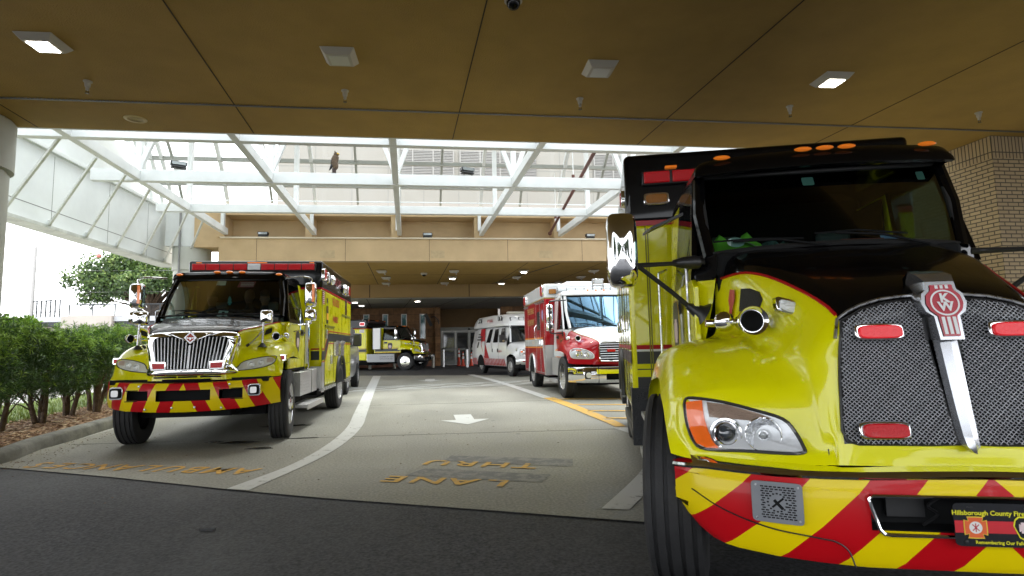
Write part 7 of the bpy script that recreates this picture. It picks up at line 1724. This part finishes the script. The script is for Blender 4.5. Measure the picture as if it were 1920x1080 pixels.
for s in (-1, 1):
    H2 = [(.60, 1.14), (.84, 1.12), (.86, 1.02), (.86, .86), (.60, .86)]; ol = [(s * x, z) for x, z in H2]; g = MB(); rim(bvV, ol, .008, .004, g); h_ = obj('headlight', g, 'plastic', vn); g = MB(); patch(bvV, ol, .004, 0, 4, g); obj('bucket', g, 'lampbody', h_)
    g = MB(); patch(bvV, [(s * .76, 1.06), (s * .84, 1.05), (s * .84, .99), (s * .76, .99)], .01, 0, 2, g); obj('indicator', g, 'amber', h_)
    for cx_, cz_ in ((.72, 1.07), (.72, .93)): g = MB(); g.lathe([(.055, 0), (.05, .015), (.02, .004), (0, .004)], (s * cx_, hit(bvV, s * cx_, cz_) - .006, cz_), (0, -1, 0), 16); obj('reflector', g, 'chrome', h_)
    lamp_box(vn, s * .90, .36, 1.11, .09, .10, 'f', 'clear', 'fender_lamp', .06)
    g = MB(); g.box(s * 1.06, s * 1.3, 1.28, 1.42, 1.42, 1.75); mh = obj('mirror', g, 'plastic', vn, bevel=.03); g = MB(); g.box(s * .96, s * 1.08, 1.34, 1.38, 1.5, 1.6); obj('mirror_arm', g, 'plastic', vn)
    g = MB(); g.prism(ell(0, 0, .06, .035, 14), (s * 1.14, 1.275, 1.49), (1, 0, 0), (0, 0, 1), (0, -.006, 0)); obj('mirror_lamp', g, 'chrome', mh)
    # windows
    def sl(z):
        L = [(0, 1.0), (1.42, .992), (1.52, .975), (1.79, .932), (2.06, .887), (2.3, .85)]
        for (a, xa), (b, xb_) in zip(L, L[1:]):
            if z <= b: return xa + (xb_ - xa) * (z - a) / (b - a)
        return .85
    def vwin(pts, nm_='side_window', m=mat('black_window', (.006, .007, .008), .12, spec=.15), e=.006):
        g = MB(); 
        zs = sorted(set([z for _, z in pts] + [1.52, 1.79])); zs = [z for z in zs if min(q[1] for q in pts) <= z <= max(q[1] for q in pts)]; rows_ = []
        for z in zs:
            xs_ = []
            for (y1, z1), (y2, z2) in zip(pts, pts[1:] + pts[:1]):
                if min(z1, z2) <= z <= max(z1, z2):
                    xs_ += [y1, y2] if z1 == z2 else [y1 + (y2 - y1) * (z - z1) / (z2 - z1)]
            rows_.append([(s * (sl(z) + e), min(xs_), z), (s * (sl(z) + e), max(xs_), z)])
        g.grid(rows_); return obj(nm_, g, m, vn, smooth=0)
    vwin([(1.45, 1.43), (2.15, 1.43), (2.05, 2.05), (1.68, 2.05)]); vwin([(2.35, 1.43), (2.95, 1.43), (2.85, 2.03), (2.42, 2.03)]); vwin([(3.3, 1.43), (3.85, 1.43), (3.55, 2.04), (3.15, 2.04)])
    vs_ = lambda pts, m, nm_, e_=.016: (lambda g: (g.poly([(s * (sl(z) + e_ + (.012 if z < 1.3 else .008)), y, z) for y, z in pts]), obj(nm_, g, m, vn, smooth=0)))(MB())
    vs_([(4.75, 2.10), (4.15, 2.10), (4.1, 1.8), (3.95, 1.42), (3.4, .72), (4.05, .72), (4.5, 1.3), (4.72, 1.8)], 'redstripe', 'swoosh')
    for z, w0 in ((1.80, 0), (1.68, .04), (1.55, .08)): vs_([(4.45 - w0, z), (5.05 + w0, z), (5.05 + w0, z + .07), (4.45 - w0, z + .07)], 'plastic', 'emblem_bar')
    vs_([(4.5, 1.85), (4.7, 1.85), (4.45, 2.06), (4.25, 2.06)], 'plastic', 'emblem_stem'); vs_([(4.95, 1.2), (5.12, 1.2), (4.95, 1.48), (4.78, 1.48)], 'plastic', 'emblem_stem')
    g = MB()
    for k in range(26):
        y = 1.55 + k * .18
        if 4.15 < y + .05 < 5.05: continue
        if y > 5.85: break
        g.poly([(s * 1.022, y, .72), (s * 1.022, y + .09, .72), (s * 1.018, y - .06, .42), (s * 1.018, y - .15, .42)])
    obj('skirt_stripes', g, 'redstripe', vn, smooth=0)
    g = MB(); textmb(g, 'AMBULANCE', .17, (s * .965, 3.4, 2.42), (0, s, 0), (0, 0, 1), 0, .003, sx=.75); textmb(g, '813-986-8744', .13, (s * 1.022, 2.05, 1.04), (0, s, 0), (0, 0, 1), 0, .002, sx=.6); obj('side_lettering', g, mat('lettering_crimson', (.4, .02, .04), .4), vn, smooth=0)
    for y in (2.3, 5.0): lamp_box(vn, s * .93, y, 2.48, .13, .17, 'l' if s < 0 else 'r', 'clear', d=.05, bez='plastic'); lamp_box(vn, s * .93, y - .28, 2.48, .11, .17, 'l' if s < 0 else 'r', 'clear', d=.05, bez='plastic')
    g = MB()
    for y in (2.24, 3.1, 4.05): g.box(s * 1.012, s * 1.016, y, y + .012, .45, 1.42)
    for y in (2.3, 2.95): g.box(s * 1.01, s * 1.035, y, y + .05, 1.0, 1.16)
    obj('door_seam', g, mat('van_seam', (.1, .1, .1), .6), vn)
    for y, st in ((.95, 0), (4.55, 0)):
        wheel(vn, s * .88, y, .40, .24, s, st, 'car', .22)
        pol = [(y + .47 * math.cos(a * PI / 14), .42 + .47 * math.sin(a * PI / 14)) for a in range(15)] + [(y - .47, .38), (y + .47, .38)]
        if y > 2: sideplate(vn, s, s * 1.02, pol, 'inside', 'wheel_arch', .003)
for x in (-.45, .05): lamp_box(vn, x + .2, 1.55, 2.42, .22, .15, 'f', 'clear', d=.2, bez='plastic')
lamp_box(vn, -.62, 1.55, 2.42, .22, .15, 'f', 'clear', d=.14, bez='plastic')
g = MB(); g.box(-.62, .62, 1.9, 2.2, 2.68, 2.78); obj('roof_bar', g, mat('cream_plastic', (.5, .48, .4), .4), vn, bevel=.03)
g = MB(); patch(bvV, ell(0, 1.0, .5, .16, 24, 8), .012, 0, 4, g); obj('grille', g, 'plastic', vn)
g = MB()
for z in (.9, .96, 1.02, 1.08): g.tube([(x, hit(bvV, x, z) - .02, z) for x in (-.52, -.26, 0, .26, .52)], .012, 6)
obj('grille_bar', g, 'chrome', vn)
bumper(vn, [(0, -.02), (.6, .02), (.85, .1), (1.0, .32)], lambda x: .72, lambda x: .5, M_('chrome'), (), bulge=.03)
g = MB(); g.box(-.95, .95, .1, .5, .36, .5); g.box(-.72, .72, .5, 5.9, .24, .42); obj('chassis', g, 'inside', vn, bevel=.02)
p_ = pv(-.3, .85); t = tag(obj('visor_sticker', MB().prism([(-.15, -.06), (.15, -.06), (.15, .06), (-.15, .06)], (0, 0, 0), (1, 0, 0), (0, .45, 1), (0, .003, 0)), mat('sticker_green', (.2, .35, .3), .5)), 'green sticker behind the windshield of the white van', 'sticker'); hv = R(-14.6); t.location = Vector((vo.x + math.cos(hv) * p_[0] + math.sin(hv) * (p_[1] + .03), vo.y - math.sin(hv) * p_[0] + math.cos(hv) * (p_[1] + .03), p_[2])); t.rotation_euler = (0, 0, -hv)

# ------------------------------------------------------------------ silver van almost hidden behind the left ambulance
sv = vehicle('parked_van', 'silver van with black mirror, mostly hidden behind the left ambulance', -3.45, 16.0, -2)
g = MB(); S_ = [vsec(y, *a) for y, a in ((1.2, (.40, 1.35, 2.0, 1.0, .95, .80)), (1.5, (.40, 1.35, 2.05, 1.0, .96, .84)), (3.0, (.40, 1.35, 2.1, 1.0, .97, .88)), (5.2, (.45, 1.35, 2.05, .95, .9, .8)))]
g.grid(S_); n_ = len(S_[0]); g.f.append(tuple(len(g.v) - n_ + k for k in range(n_))); g.mi.append(0); sm = mat('silver_paint', (.45, .46, .48), .3, .6, .5); obj('body', g, sm, sv, smooth=60)
hood(sv, NV, sm, sm, None); windshield(sv, (.86, 1.12, 1.44), (.74, 1.36, 2.04), .16, .08)
for s in (-1, 1):
    for y in (.95, 4.1): wheel(sv, s * .92, y, .40, .24, s, 0, 'car', .22)
    g = MB(); g.box(s * 1.14, s * 1.38, 1.22, 1.36, 1.36, 1.74); obj('mirror', g, 'plastic', sv, bevel=.04); g = MB(); g.tube([(s * .95, 1.3, 1.36), (s * 1.1, 1.28, 1.38), (s * 1.2, 1.28, 1.42)], .025, 7); g.tube([(s * .95, 1.3, 1.62), (s * 1.2, 1.28, 1.66)], .02, 7); obj('mirror_arm', g, 'plastic', sv)
    g = MB(); g.poly([(s * 1.0, 1.45, 1.4), (s * 1.0, 2.3, 1.4), (s * .93, 2.2, 1.95), (s * .93, 1.7, 1.95)]); obj('side_window', g, mat('black_window', (.006, .007, .008), .12, spec=.15), sv, smooth=0)
bumper(sv, [(0, -.02), (.6, .02), (.85, .1), (1.0, .32)], lambda x: .72, lambda x: .4, sm, (), bulge=.03)
